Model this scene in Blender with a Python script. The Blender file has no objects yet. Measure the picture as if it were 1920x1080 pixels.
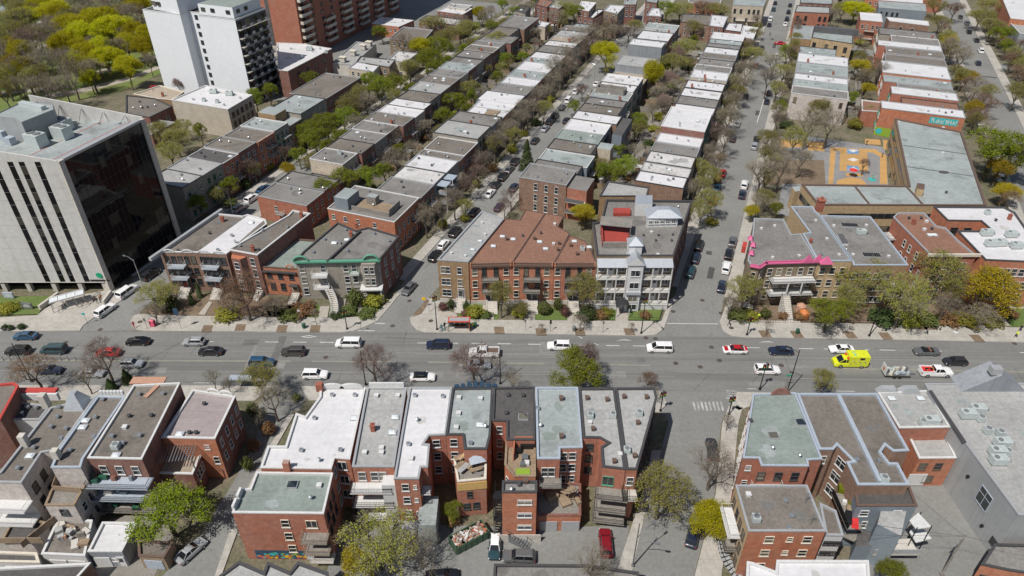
import bpy, bmesh, math, random
from mathutils import Vector, Matrix
random.seed(7)
scn = bpy.context.scene
col = scn.collection
R = math.radians
# camera
FPX, TH, CAMH = 1340.0, R(35.48), 90.0
cam = bpy.data.cameras.new('camera')
cam.sensor_width = 36.0
cam.lens = 36.0 * FPX / 1920.0
cam.clip_start = 1.0
cam.clip_end = 6000.0
cam_ob = bpy.data.objects.new('camera', cam)
col.objects.link(cam_ob)
cam_ob.location = (0, 0, CAMH)
cam_ob.rotation_euler = (R(90) - TH, 0, 0)
scn.camera = cam_ob
# sky and sun
SUN_AZ, SUN_EL = 222.6, 57.0          # direction the light comes from (clockwise from +Y), elevation
world = bpy.data.worlds.new('World')
scn.world = world
world.use_nodes = True
nt = world.node_tree
sky = nt.nodes.new('ShaderNodeTexSky')
sky.sky_type = 'NISHITA'
sky.sun_disc = False
sky.sun_elevation = R(SUN_EL)
sky.sun_rotation = R(SUN_AZ)
sky.air_density = 1.0
sky.dust_density = 1.2
bg = nt.nodes['Background']
bg.inputs['Strength'].default_value = 0.066
nt.links.new(sky.outputs[0], bg.inputs['Color'])
sun = bpy.data.lights.new('sun', 'SUN')
sun.energy = 4.3
sun.angle = R(0.53)
sun.color = (1.0, 0.955, 0.89)
sun_ob = bpy.data.objects.new('sun', sun)
col.objects.link(sun_ob)
_d = Vector((-math.sin(R(SUN_AZ)) * math.cos(R(SUN_EL)), -math.cos(R(SUN_AZ)) * math.cos(R(SUN_EL)), -math.sin(R(SUN_EL))))
sun_ob.rotation_euler = _d.to_track_quat('-Z', 'Y').to_euler()
sun_ob.location = (-60, -60, 200)
scn.view_settings.view_transform = 'Standard'
scn.view_settings.look = 'None'
scn.view_settings.exposure = 0.12
scn.view_settings.gamma = 1.0
scn.render.engine = 'CYCLES'
# survey helpers: photo point at a known height -> place on the map
_c, _s = math.cos(TH), math.sin(TH)
def G(px, py, z=0.0):
    u = (px - 960) / FPX; v = -(py - 540) / FPX
    dz = -_s + v * _c
    t = (z - CAMH) / dz
    return (u * t, (_c + v * _s) * t)
def G3(px, py, z=0.0):
    x, y = G(px, py, z); return Vector((x, y, z))
def depth_at(x, y, z=0.0):
    return y * _c - (z - CAMH) * _s
AZ = R(21.0)                           # the side streets run 21 degrees off the main road's normal
SX, SY = math.sin(AZ), math.cos(AZ)
NX, NY = math.cos(AZ), -math.sin(AZ)
def W(u, s):                           # street grid (u across, s along) -> world
    return (u * NX + s * SX, u * NY + s * SY)
def US(px, py, z=0.0):
    x, y = G(px, py, z); return (x * NX + y * NY, x * SX + y * SY)
def ordw(n):
    return {1: 'first', 2: 'second', 3: 'third', 4: 'fourth', 5: 'fifth', 6: 'sixth', 7: 'seventh', 8: 'eighth', 9: 'ninth', 10: 'tenth',
            11: 'eleventh', 12: 'twelfth'}.get(n) or (str(n) + ('th' if 10 <= n % 100 <= 20 else {1: 'st', 2: 'nd', 3: 'rd'}.get(n % 10, 'th')))
# materials
MATS = {}
def new_mat(name):
    m = bpy.data.materials.new(name); m.use_nodes = True
    MATS[name] = m
    n = m.node_tree.nodes
    return m, n, m.node_tree.links, n['Principled BSDF']
def mix(nodes, links, fac, a, b, mode='MIX'):
    x = nodes.new('ShaderNodeMix'); x.data_type = 'RGBA'; x.blend_type = mode
    for sock, v in ((x.inputs['Factor'], fac), (x.inputs['A'], a), (x.inputs['B'], b)):
        if hasattr(v, 'is_output') or isinstance(v, bpy.types.NodeSocket):
            links.new(v, sock)
        else:
            sock.default_value = v if not isinstance(v, tuple) else (v + (1,) if len(v) == 3 else v)
    return x.outputs['Result']
def noise(nodes, links, scale, detail=4, rough=0.6, vec=None, dim=None):
    t = nodes.new('ShaderNodeTexNoise')
    t.inputs['Scale'].default_value = scale; t.inputs['Detail'].default_value = detail; t.inputs['Roughness'].default_value = rough
    if vec is not None: links.new(vec, t.inputs['Vector'])
    return t.outputs['Fac']
def ramp(nodes, links, fac, lo, hi):
    r = nodes.new('ShaderNodeMapRange'); r.inputs['From Min'].default_value = lo; r.inputs['From Max'].default_value = hi
    links.new(fac, r.inputs['Value']); return r.outputs['Result']
def pos(nodes):
    return nodes.new('ShaderNodeNewGeometry').outputs['Position']
def stretch(nodes, links, vec, sc):
    m = nodes.new('ShaderNodeMapping'); m.inputs['Scale'].default_value = sc
    links.new(vec, m.inputs['Vector']); return m.outputs['Vector']
def surf(name, c, c2=None, rough=0.85, big=0.15, fine=2.5, amt=0.5, bump=0.0, streak=None, stain=None, bscale=18, metal=0.0, spec=None, seam=None):
    """matte surface: base colour c drifting to c2 in broad patches, fine grain, optional dark stains and bump"""
    m, n, l, b = new_mat(name)
    p = pos(n)
    c2 = c2 or tuple(x * 0.72 for x in c)
    f = ramp(n, l, noise(n, l, big, 5, 0.65, p), 0.35, 0.65)
    o = mix(n, l, f, c, c2)
    g = noise(n, l, fine, 3, 0.7, p)
    o = mix(n, l, amt, o, mix(n, l, ramp(n, l, g, 0.3, 0.7), (0.45, 0.45, 0.45), (1.45, 1.45, 1.45)), 'MULTIPLY') if amt else o
    if streak:
        v = stretch(n, l, p, streak[1])
        o = mix(n, l, mix(n, l, ramp(n, l, noise(n, l, streak[2], 4, 0.6, v), 0.47, 0.62), (0, 0, 0), (streak[3],) * 3), o, streak[0])
    if stain:
        k = ramp(n, l, noise(n, l, stain[1], 6, 0.72, p), stain[2], stain[2] + 0.12)
        o = mix(n, l, mix(n, l, k, (0, 0, 0), (stain[3],) * 3), o, stain[0])
    if seam:   # sheet laps or slab joints: width, length, darkness, turn
        mp = n.new('ShaderNodeMapping'); mp.inputs['Rotation'].default_value = (0, 0, seam[3]); l.new(p, mp.inputs['Vector'])
        t = n.new('ShaderNodeTexBrick'); t.inputs['Scale'].default_value = 1.0; t.inputs['Brick Width'].default_value = seam[1]; t.inputs['Row Height'].default_value = seam[0]; t.inputs['Mortar Size'].default_value = 0.035; t.inputs['Mortar Smooth'].default_value = 0.6
        t.inputs['Color1'].default_value = (1, 1, 1, 1); t.inputs['Color2'].default_value = (0.94, 0.94, 0.94, 1); t.inputs['Mortar'].default_value = (seam[2],) * 3 + (1,); l.new(mp.outputs[0], t.inputs['Vector'])
        o = mix(n, l, 1.0, o, t.outputs['Color'], 'MULTIPLY')
    l.new(o, b.inputs['Base Color'])
    b.inputs['Roughness'].default_value = rough
    b.inputs['Metallic'].default_value = metal
    if spec is not None: b.inputs['Specular IOR Level'].default_value = spec
    if bump:
        bp = n.new('ShaderNodeBump'); bp.inputs['Strength'].default_value = bump; bp.inputs['Distance'].default_value = 0.05
        l.new(noise(n, l, bscale, 3, 0.6, p), bp.inputs['Height']); l.new(bp.outputs[0], b.inputs['Normal'])
    return m
def brick(name, c, c2, mortar=(0.36, 0.33, 0.30), big=0.35):
    m, n, l, b = new_mat(name)
    p = pos(n)
    # courses: use height for rows, sum of x and y along the wall
    sep = n.new('ShaderNodeSeparateXYZ'); l.new(p, sep.inputs[0])
    ad = n.new('ShaderNodeMath'); ad.operation = 'ADD'; l.new(sep.outputs[0], ad.inputs[0]); l.new(sep.outputs[1], ad.inputs[1])
    cb = n.new('ShaderNodeCombineXYZ'); l.new(ad.outputs[0], cb.inputs[0]); l.new(sep.outputs[2], cb.inputs[1])
    t = n.new('ShaderNodeTexBrick')
    t.inputs['Scale'].default_value = 1.0
    t.inputs['Brick Width'].default_value = 0.42; t.inputs['Row Height'].default_value = 0.15; t.inputs['Mortar Size'].default_value = 0.012
    t.inputs['Color1'].default_value = c + (1,); t.inputs['Color2'].default_value = c2 + (1,); t.inputs['Mortar'].default_value = mortar + (1,)
    l.new(cb.outputs[0], t.inputs['Vector'])
    f = ramp(n, l, noise(n, l, big, 5, 0.65, p), 0.3, 0.7)
    o = mix(n, l, f, t.outputs['Color'], mix(n, l, 0.5, c, c2))
    o = mix(n, l, 0.55, o, mix(n, l, ramp(n, l, noise(n, l, 1.3, 5, 0.7, p), 0.28, 0.72), (0.5, 0.5, 0.5), (1.4, 1.38, 1.35)), 'MULTIPLY')
    v = stretch(n, l, p, (1.2, 1.2, 0.12))
    o = mix(n, l, mix(n, l, ramp(n, l, noise(n, l, 0.9, 4, 0.6, v), 0.56, 0.75), (0, 0, 0), (0.4,) * 3), o, tuple(x * 0.45 for x in c))
    l.new(o, b.inputs['Base Color']); b.inputs['Roughness'].default_value = 0.9
    bp = n.new('ShaderNodeBump'); bp.inputs['Strength'].default_value = 0.35; bp.inputs['Distance'].default_value = 0.02
    l.new(t.outputs['Fac'], bp.inputs['Height']); bp.invert = True; l.new(bp.outputs[0], b.inputs['Normal'])
    return m
def plain(name, c, rough=0.5, metal=0.0, coat=0.0, spec=None, emis=None):
    m, n, l, b = new_mat(name)
    p = pos(n)
    o = mix(n, l, 0.35, c, mix(n, l, ramp(n, l, noise(n, l, 3.0, 3, 0.6, p), 0.3, 0.7), (0.6, 0.6, 0.6), (1.25, 1.25, 1.25)), 'MULTIPLY')
    l.new(o, b.inputs['Base Color'])
    b.inputs['Roughness'].default_value = rough; b.inputs['Metallic'].default_value = metal
    b.inputs['Coat Weight'].default_value = coat; b.inputs['Coat Roughness'].default_value = 0.06
    if spec is not None: b.inputs['Specular IOR Level'].default_value = spec
    return m
def glass(name, c=(0.02, 0.025, 0.03), rough=0.06, spec=0.9, vary=0.0):
    m, n, l, b = new_mat(name)
    o = c + (1,)
    if vary:
        oi = n.new('ShaderNodeObjectInfo')
        o2 = mix(n, l, ramp(n, l, oi.outputs['Random'], 0.72, 1.0), c, (0.20, 0.18, 0.13))
        l.new(o2, b.inputs['Base Color'])
    else:
        b.inputs['Base Color'].default_value = o
    b.inputs['Roughness'].default_value = rough; b.inputs['Specular IOR Level'].default_value = spec
    return m
# roofs
surf('roof_white', (0.63, 0.625, 0.635), (0.57, 0.565, 0.57), 0.6, 0.10, 1.2, 0.16, stain=((0.40, 0.38, 0.35), 0.16, 0.62, 0.5), seam=(1.0, 11, 0.9, 0))
surf('roof_dirty', (0.56, 0.55, 0.54), (0.44, 0.43, 0.415), 0.75, 0.14, 1.2, 0.35, stain=((0.24, 0.22, 0.2), 0.16, 0.54, 0.65))
surf('roof_grey', (0.215, 0.207, 0.195), (0.165, 0.155, 0.143), 0.95, 0.12, 2.2, 0.42, 0.3, stain=((0.10, 0.095, 0.09), 0.17, 0.55, 0.7))
surf('roof_brown', (0.185, 0.165, 0.143), (0.14, 0.122, 0.103), 0.95, 0.12, 2.2, 0.42, 0.3, stain=((0.085, 0.076, 0.067), 0.16, 0.55, 0.65))
surf('roof_pale', (0.335, 0.37, 0.365), (0.265, 0.295, 0.29), 0.75, 0.12, 1.5, 0.3, stain=((0.16, 0.175, 0.17), 0.13, 0.53, 0.75), seam=(1.0, 9, 0.86, 0))
surf('roof_light', (0.37, 0.37, 0.36), (0.30, 0.30, 0.29), 0.85, 0.12, 1.8, 0.35, stain=((0.2, 0.2, 0.19), 0.2, 0.56, 0.5), seam=(1.0, 9, 0.9, 0))
surf('roof_dark', (0.095, 0.09, 0.088), (0.07, 0.066, 0.064), 0.9, 0.15, 2.0, 0.4)
surf('roof_rust', (0.24, 0.125, 0.084), (0.205, 0.106, 0.074), 0.9, 0.15, 1.5, 0.35, stain=((0.08, 0.04, 0.033), 0.25, 0.63, 0.5))
surf('roof_tan', (0.36, 0.30, 0.235), (0.29, 0.24, 0.185), 0.9, 0.15, 1.8, 0.35)
surf('roof_green', (0.25, 0.29, 0.265), (0.20, 0.235, 0.215), 0.8, 0.12, 1.5, 0.3, stain=((0.12, 0.14, 0.135), 0.18, 0.56, 0.6), seam=(1.0, 9, 0.86, 0))
surf('roof_pinkgrey', (0.33, 0.285, 0.28), (0.29, 0.25, 0.245), 0.7, 0.12, 1.0, 0.2, streak=((0.22, 0.19, 0.19), (0.3, 6, 1), 0.5, 0.4))
surf('gravel', (0.25, 0.235, 0.21), (0.19, 0.175, 0.155), 0.95, 0.3, 6, 0.6, 0.5)
# walls
brick('brick_red', (0.40, 0.145, 0.085), (0.32, 0.11, 0.066))
brick('brick_orange', (0.46, 0.165, 0.08), (0.38, 0.13, 0.066))
brick('brick_brown', (0.255, 0.15, 0.10), (0.19, 0.11, 0.075))
brick('brick_tan', (0.32, 0.205, 0.10), (0.245, 0.15, 0.075))
brick('brick_maroon', (0.23, 0.095, 0.068), (0.165, 0.07, 0.055))
brick('brick_buff', (0.46, 0.335, 0.19), (0.38, 0.275, 0.155), (0.42, 0.36, 0.28))
brick('brick_cream', (0.50, 0.43, 0.34), (0.42, 0.36, 0.285), (0.5, 0.45, 0.38))
brick('stone_grey', (0.33, 0.30, 0.255), (0.27, 0.245, 0.21), (0.22, 0.2, 0.18))
brick('stone_brown', (0.25, 0.19, 0.13), (0.19, 0.145, 0.10), (0.18, 0.15, 0.12))
brick('brick_whitewash', (0.55, 0.52, 0.495), (0.43, 0.365, 0.335), (0.5, 0.47, 0.44))
surf('stucco_white', (0.60, 0.60, 0.60), (0.53, 0.53, 0.525), 0.8, 0.25, 2.5, 0.12)
surf('tower_white', (0.72, 0.745, 0.775), (0.69, 0.715, 0.745), 0.55, 0.06, 0.8, 0.08)
surf('siding_grey', (0.27, 0.29, 0.31), (0.235, 0.25, 0.27), 0.7, 0.2, 2, 0.15, streak=((0.17, 0.185, 0.2), (2.2, 2.2, 0.05), 0.8, 0.5))
surf('siding_blue', (0.20, 0.235, 0.265), (0.165, 0.195, 0.225), 0.7, 0.2, 2, 0.15)
surf('metal_wall', (0.34, 0.355, 0.36), (0.29, 0.305, 0.31), 0.55, 0.1, 1, 0.12, streak=((0.25, 0.265, 0.27), (3.5, 3.5, 0.03), 0.7, 0.5))
surf('concrete', (0.52, 0.49, 0.44), (0.44, 0.415, 0.375), 0.9, 0.15, 1.5, 0.25, 0.15)
surf('concrete_pale', (0.555, 0.545, 0.52), (0.51, 0.50, 0.475), 0.9, 0.08, 1.2, 0.18, streak=((0.36, 0.34, 0.31), (0.7, 0.7, 0.04), 0.8, 0.35))
surf('pebble_wall', (0.47, 0.42, 0.345), (0.39, 0.345, 0.28), 0.95, 0.4, 5, 0.5, stain=((0.25, 0.2, 0.15), 0.9, 0.63, 0.6))
surf('dark_wall', (0.10, 0.10, 0.105), (0.075, 0.075, 0.08), 0.8, 0.3, 2, 0.3)
# ground
surf('yard', (0.175, 0.145, 0.105), (0.10, 0.105, 0.055), 0.95, 0.22, 1.6, 0.7, 0.5, stain=((0.075, 0.06, 0.045), 0.35, 0.58, 0.7), bscale=5)
surf('asphalt', (0.19, 0.191, 0.182), (0.162, 0.162, 0.155), 0.92, 0.05, 1.2, 0.18, 0.12, streak=((0.125, 0.124, 0.118), (0.012, 0.9, 1), 0.6, 0.75), stain=((0.09, 0.088, 0.085), 0.30, 0.64, 0.55), bscale=30)
surf('asphalt_side', (0.215, 0.216, 0.205), (0.175, 0.175, 0.166), 0.92, 0.07, 1.6, 0.25, 0.12, stain=((0.105, 0.10, 0.097), 0.25, 0.6, 0.55), bscale=30)
surf('sidewalk', (0.43, 0.405, 0.365), (0.355, 0.335, 0.30), 0.92, 0.25, 1.4, 0.25, 0.1, stain=((0.23, 0.21, 0.185), 0.4, 0.6, 0.5), seam=(1.5, 1.5, 0.72, 0))
surf('kerb', (0.46, 0.44, 0.40), (0.38, 0.36, 0.33), 0.9, 0.4, 2, 0.25)
surf('grass', (0.085, 0.14, 0.028), (0.12, 0.155, 0.04), 0.95, 0.3, 3, 0.6, 0.6, stain=((0.15, 0.125, 0.075), 0.35, 0.56, 0.55), bscale=9)
surf('park_grass', (0.10, 0.16, 0.03), (0.155, 0.165, 0.055), 0.95, 0.06, 2, 0.5, 0.4, stain=((0.175, 0.14, 0.085), 0.09, 0.54, 0.65), bscale=6)
surf('dirt', (0.205, 0.15, 0.10), (0.15, 0.108, 0.072), 0.95, 0.4, 3, 0.5, 0.4)
surf('path', (0.40, 0.36, 0.31), (0.33, 0.30, 0.26), 0.95, 0.3, 2, 0.3)
surf('play_orange', (0.50, 0.29, 0.10), (0.41, 0.25, 0.10), 0.8, 0.2, 1.5, 0.3)
surf('play_grey', (0.25, 0.25, 0.25), (0.2, 0.2, 0.2), 0.85, 0.2, 1.5, 0.3)
surf('play_blue', (0.16, 0.30, 0.50), None, 0.8, 0.2, 1.5, 0.2)
surf('mark_white', (0.66, 0.65, 0.63), (0.5, 0.49, 0.47), 0.8, 0.6, 5, 0.5)
surf('mark_yellow', (0.27, 0.255, 0.205), (0.215, 0.21, 0.185), 0.8, 0.6, 5, 0.5)
surf('wood', (0.29, 0.215, 0.145), (0.22, 0.16, 0.105), 0.85, 0.5, 3, 0.5)
surf('wood_grey', (0.25, 0.23, 0.205), (0.19, 0.175, 0.155), 0.9, 0.5, 3, 0.5)
surf('deck_red', (0.36, 0.058, 0.042), (0.29, 0.048, 0.036), 0.7, 0.5, 3, 0.3)
surf('bark', (0.135, 0.112, 0.09), (0.095, 0.078, 0.064), 0.95, 1.0, 6, 0.5)
surf('manhole', (0.09, 0.07, 0.06), None, 0.7, 1, 5, 0.3)
surf('rubble', (0.42, 0.35, 0.31), (0.22, 0.15, 0.12), 0.9, 1.2, 6, 0.8)
# trim, metal, paint
plain('white_trim', (0.58, 0.58, 0.57), 0.6)
plain('cream_trim', (0.60, 0.55, 0.46), 0.7)
plain('coping_grey', (0.42, 0.43, 0.44), 0.5, 0.3)
plain('coping_blue', (0.38, 0.43, 0.49), 0.5, 0.1)
plain('coping_dark', (0.06, 0.058, 0.06), 0.6)
plain('coping_brown', (0.13, 0.085, 0.065), 0.6)
plain('galvanised', (0.52, 0.54, 0.55), 0.38, 0.75)
plain('tin_roof', (0.58, 0.61, 0.64), 0.4, 0.55)
plain('black_metal', (0.018, 0.018, 0.02), 0.5, 0.3)
plain('grey_metal', (0.22, 0.23, 0.24), 0.5, 0.5)
plain('green_trim', (0.11, 0.31, 0.21), 0.55)
plain('pink_trim', (0.56, 0.12, 0.25), 0.6)
plain('red_trim', (0.45, 0.055, 0.045), 0.6)
plain('blue_trim', (0.035, 0.075, 0.13), 0.6)
plain('hvac', (0.50, 0.55, 0.54), 0.5, 0.2)
plain('hvac_dark', (0.2, 0.21, 0.21), 0.6, 0.2)
plain('skylight_dome', (0.62, 0.66, 0.68), 0.2)
plain('chimney_brick', (0.30, 0.10, 0.065), 0.9)
plain('awning_white', (0.78, 0.78, 0.77), 0.7)
plain('awning_black', (0.03, 0.03, 0.033), 0.6)
plain('shelter_red', (0.50, 0.075, 0.05), 0.5)
plain('bin_green', (0.015, 0.085, 0.05), 0.5)
plain('dumpster_green', (0.055, 0.105, 0.06), 0.6)
plain('plastic_red', (0.60, 0.035, 0.035), 0.45)
plain('plastic_pink', (0.70, 0.10, 0.17), 0.5)
plain('sign_yellow', (0.75, 0.50, 0.02), 0.5)
plain('sign_green', (0.01, 0.33, 0.17), 0.5)
plain('sign_teal', (0.04, 0.42, 0.42), 0.6)
plain('lime', (0.22, 0.34, 0.03), 0.7)
plain('orange_plastic', (0.50, 0.16, 0.045), 0.6)
plain('clay', (0.44, 0.25, 0.17), 0.8)
plain('plywood', (0.55, 0.36, 0.13), 0.8)
plain('curtain', (0.55, 0.51, 0.40), 0.8)
glass('window_glass', vary=1)
glass('tower_glass', (0.008, 0.008, 0.010), 0.05, 0.28)
glass('tower_blind', (0.045, 0.042, 0.034), 0.12, 0.35)
plain('mullion', (0.05, 0.05, 0.052), 0.5)
surf('mark_worn', (0.52, 0.51, 0.49), (0.24, 0.238, 0.228), 0.85, 0.9, 4, 0.5, stain=((0.2, 0.2, 0.19), 1.2, 0.5, 0.8))
surf('lane_joint', (0.255, 0.252, 0.24), (0.21, 0.208, 0.198), 0.9, 0.4, 3, 0.3)
surf('roof_repair', (0.17, 0.165, 0.155), (0.13, 0.125, 0.118), 0.95, 0.3, 2, 0.4)
glass('car_glass', (0.012, 0.014, 0.017), 0.05, 0.8)
plain('tyre', (0.015, 0.015, 0.015), 0.85)
plain('rim_metal', (0.45, 0.46, 0.47), 0.3, 0.8)
plain('head_lamp', (0.75, 0.77, 0.8), 0.15)
plain('tail_lamp', (0.42, 0.012, 0.012), 0.25)
CARCOL = {'white': (0.78, 0.78, 0.78), 'black': (0.012, 0.012, 0.014), 'navy': (0.016, 0.024, 0.05), 'blue': (0.03, 0.10, 0.19), 'teal': (0.03, 0.075, 0.09), 'charcoal': (0.04, 0.04, 0.045),
          'silver': (0.46, 0.48, 0.50), 'grey': (0.16, 0.165, 0.17), 'brown': (0.095, 0.085, 0.078), 'red': (0.42, 0.012, 0.014), 'maroon': (0.20, 0.010, 0.018), 'purple': (0.055, 0.025, 0.05), 'yellow': (0.66, 0.70, 0.02), 'orange': (0.50, 0.12, 0.04)}
for k, v in CARCOL.items():
    plain('paint_' + k, v, 0.28, 0.35 if k in ('silver', 'grey', 'charcoal', 'teal', 'brown', 'blue') else 0.0, 0.8)
def foliage(name, c, c2, trans=0.25):
    m, n, l, b = new_mat(name)
    oi = n.new('ShaderNodeObjectInfo')
    p = pos(n)
    f = ramp(n, l, noise(n, l, 0.55, 3, 0.6, p), 0.3, 0.7)
    o = mix(n, l, f, c, c2)
    hsv = n.new('ShaderNodeHueSaturation')
    mr = n.new('ShaderNodeMapRange'); mr.inputs['To Min'].default_value = 0.485; mr.inputs['To Max'].default_value = 0.515
    l.new(oi.outputs['Random'], mr.inputs['Value']); l.new(mr.outputs[0], hsv.inputs['Hue'])
    mr2 = n.new('ShaderNodeMapRange'); mr2.inputs['To Min'].default_value = 0.78; mr2.inputs['To Max'].default_value = 1.25
    l.new(oi.outputs['Random'], mr2.inputs['Value']); l.new(mr2.outputs[0], hsv.inputs['Value'])
    l.new(o, hsv.inputs['Color'])
    l.new(hsv.outputs[0], b.inputs['Base Color'])
    b.inputs['Roughness'].default_value = 0.75
    b.inputs['Specular IOR Level'].default_value = 0.2
    tr = n.new('ShaderNodeBsdfTranslucent'); l.new(hsv.outputs[0], tr.inputs['Color'])
    ms = n.new('ShaderNodeMixShader'); ms.inputs[0].default_value = trans
    out = n['Material Output']
    l.new(b.outputs[0], ms.inputs[1]); l.new(tr.outputs[0], ms.inputs[2]); l.new(ms.outputs[0], out.inputs['Surface'])
    return m
foliage('leaf_yellow', (0.55, 0.51, 0.01), (0.42, 0.42, 0.01), 0.5)
foliage('leaf_shrub', (0.13, 0.15, 0.04), (0.085, 0.105, 0.03), 0.2)
foliage('leaf_gold', (0.46, 0.34, 0.012), (0.31, 0.255, 0.015), 0.4)
foliage('leaf_green', (0.25, 0.285, 0.012), (0.155, 0.205, 0.012), 0.4)
foliage('leaf_olive', (0.34, 0.325, 0.05), (0.235, 0.24, 0.04), 0.4)
foliage('leaf_dark', (0.06, 0.085, 0.026), (0.04, 0.06, 0.02), 0.15)
foliage('leaf_red', (0.16, 0.075, 0.066), (0.115, 0.06, 0.052), 0.15)
foliage('leaf_rust', (0.29, 0.165, 0.075), (0.21, 0.13, 0.06), 0.25)
foliage('leaf_pink', (0.34, 0.22, 0.20), (0.25, 0.17, 0.15), 0.2)
foliage('twig', (0.25, 0.21, 0.165), (0.185, 0.155, 0.125), 0.0)
foliage('twig_red', (0.175, 0.12, 0.10), (0.125, 0.088, 0.075), 0.0)
def M(n): return MATS[n]
# mesh builder
class MB:
    def __init__(self): self.v = []; self.f = []; self.m = []
    def quad(self, a, b, c, d, mi=0):
        i = len(self.v); self.v += [tuple(a), tuple(b), tuple(c), tuple(d)]; self.f.append((i, i + 1, i + 2, i + 3)); self.m.append(mi)
    def poly(self, pts, mi=0):
        i = len(self.v); self.v += [tuple(p) for p in pts]; self.f.append(tuple(range(i, i + len(pts)))); self.m.append(mi)
    def box(self, c, d, mi=0, rz=0.0, taper=1.0):
        cx, cy, cz = c; hx, hy, hz = d[0] / 2, d[1] / 2, d[2] / 2
        ca, sa = math.cos(rz), math.sin(rz); i = len(self.v)
        for z, k in ((-hz, 1.0), (hz, taper)):
            for x, y in ((-hx, -hy), (hx, -hy), (hx, hy), (-hx, hy)):
                x *= k; y *= k
                self.v.append((cx + x * ca - y * sa, cy + x * sa + y * ca, cz + z))
        for f in ((0, 3, 2, 1), (4, 5, 6, 7), (0, 1, 5, 4), (1, 2, 6, 5), (2, 3, 7, 6), (3, 0, 4, 7)):
            self.f.append(tuple(i + k for k in f)); self.m.append(mi)
        return self
    def prism(self, pts, z0, z1, mi=0, cap=True, bottom=False):
        n = len(pts); i = len(self.v)
        self.v += [(p[0], p[1], z0) for p in pts] + [(p[0], p[1], z1) for p in pts]
        for k in range(n):
            j = (k + 1) % n
            self.f.append((i + k, i + j, i + n + j, i + n + k)); self.m.append(mi)
        if cap: self.f.append(tuple(i + n + k for k in range(n))); self.m.append(mi)
        if bottom: self.f.append(tuple(i + k for k in reversed(range(n)))); self.m.append(mi)
        return self
    def tube(self, pts, rads, n=6, mi=0, caps=True):
        pts = [Vector(p) for p in pts]
        if not isinstance(rads, (list, tuple)): rads = [rads] * len(pts)
        base = len(self.v)
        for k, p in enumerate(pts):
            t = (pts[min(k + 1, len(pts) - 1)] - pts[max(k - 1, 0)])
            if t.length < 1e-6: t = Vector((0, 0, 1))
            t.normalize()
            a = t.orthogonal().normalized() if abs(t.z) < 0.999 else Vector((1, 0, 0))
            a = (Vector((0, 0, 1)).cross(t)).normalized() if abs(t.z) < 0.99 else Vector((1, 0, 0))
            b = t.cross(a).normalized()
            for q in range(n):
                an = 2 * math.pi * q / n
                self.v.append(tuple(p + a * (math.cos(an) * rads[k]) + b * (math.sin(an) * rads[k])))
        for k in range(len(pts) - 1):
            for q in range(n):
                r = (q + 1) % n
                self.f.append((base + k * n + q, base + k * n + r, base + (k + 1) * n + r, base + (k + 1) * n + q)); self.m.append(mi)
        if caps:
            self.f.append(tuple(base + q for q in reversed(range(n)))); self.m.append(mi)
            e = base + (len(pts) - 1) * n
            self.f.append(tuple(e + q for q in range(n))); self.m.append(mi)
        return self
    def mesh(self, name, mats, smooth=False):
        me = bpy.data.meshes.new(name)
        me.from_pydata(self.v, [], self.f)
        for mt in mats: me.materials.append(M(mt) if isinstance(mt, str) else mt)
        if len(mats) > 1: me.polygons.foreach_set('material_index', self.m)
        if smooth: me.polygons.foreach_set('use_smooth', [True] * len(self.f))
        me.update()
        return me
def link(name, me, parent=None, loc=(0, 0, 0), rz=0.0, scale=None):
    o = bpy.data.objects.new(name, me); col.objects.link(o)
    o.location = loc
    if rz: o.rotation_euler = (0, 0, rz)
    if scale: o.scale = scale
    if parent: o.parent = parent
    return o
def tag(o, label, cat, group=None, kind=None):
    if label: o['label'] = label
    if cat: o['category'] = cat
    if group: o['group'] = group
    if kind: o['kind'] = kind
    return o
def thing(name, label, cat, loc=(0, 0, 0), rz=0.0, group=None, scale=None):
    return tag(link(name, None, None, loc, rz, scale), label, cat, group)
def structure(name, mb, mats, parent=None):
    o = link(name, mb.mesh(name, mats if isinstance(mats, list) else [mats]), parent)
    if not parent: o['kind'] = 'structure'
    return o
def pt(name, mb, mat, parent, *a):
    return link(name, mb.mesh(name, [mat]), parent, *a)
def ccw(pts):
    a = sum(pts[i][0] * pts[(i + 1) % len(pts)][1] - pts[(i + 1) % len(pts)][0] * pts[i][1] for i in range(len(pts)))
    return list(pts) if a > 0 else list(reversed(pts))
def inset(pts, w):
    n = len(pts); out = []
    for i in range(n):
        p0, p1, p2 = Vector(pts[i - 1][:2]), Vector(pts[i][:2]), Vector(pts[(i + 1) % n][:2])
        d1 = (p1 - p0).normalized(); d2 = (p2 - p1).normalized()
        n1 = Vector((-d1.y, d1.x)); n2 = Vector((-d2.y, d2.x))
        k = n1 + n2
        if k.length < 0.2: k = n1
        k.normalize()
        c = max(0.35, k.dot(n1))
        q = p1 + k * (w / c); out.append((q.x, q.y))
    return out
def densify(pts, step):
    out = []
    n = len(pts)
    for i in range(n):
        a, b = Vector(pts[i]), Vector(pts[(i + 1) % n]); k = max(1, int((b - a).length / step))
        for j in range(k): q = a.lerp(b, j / k); out.append((q.x, q.y))
    return out
def PX(pts, z): return [G(p[0], p[1], z) for p in pts]
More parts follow.
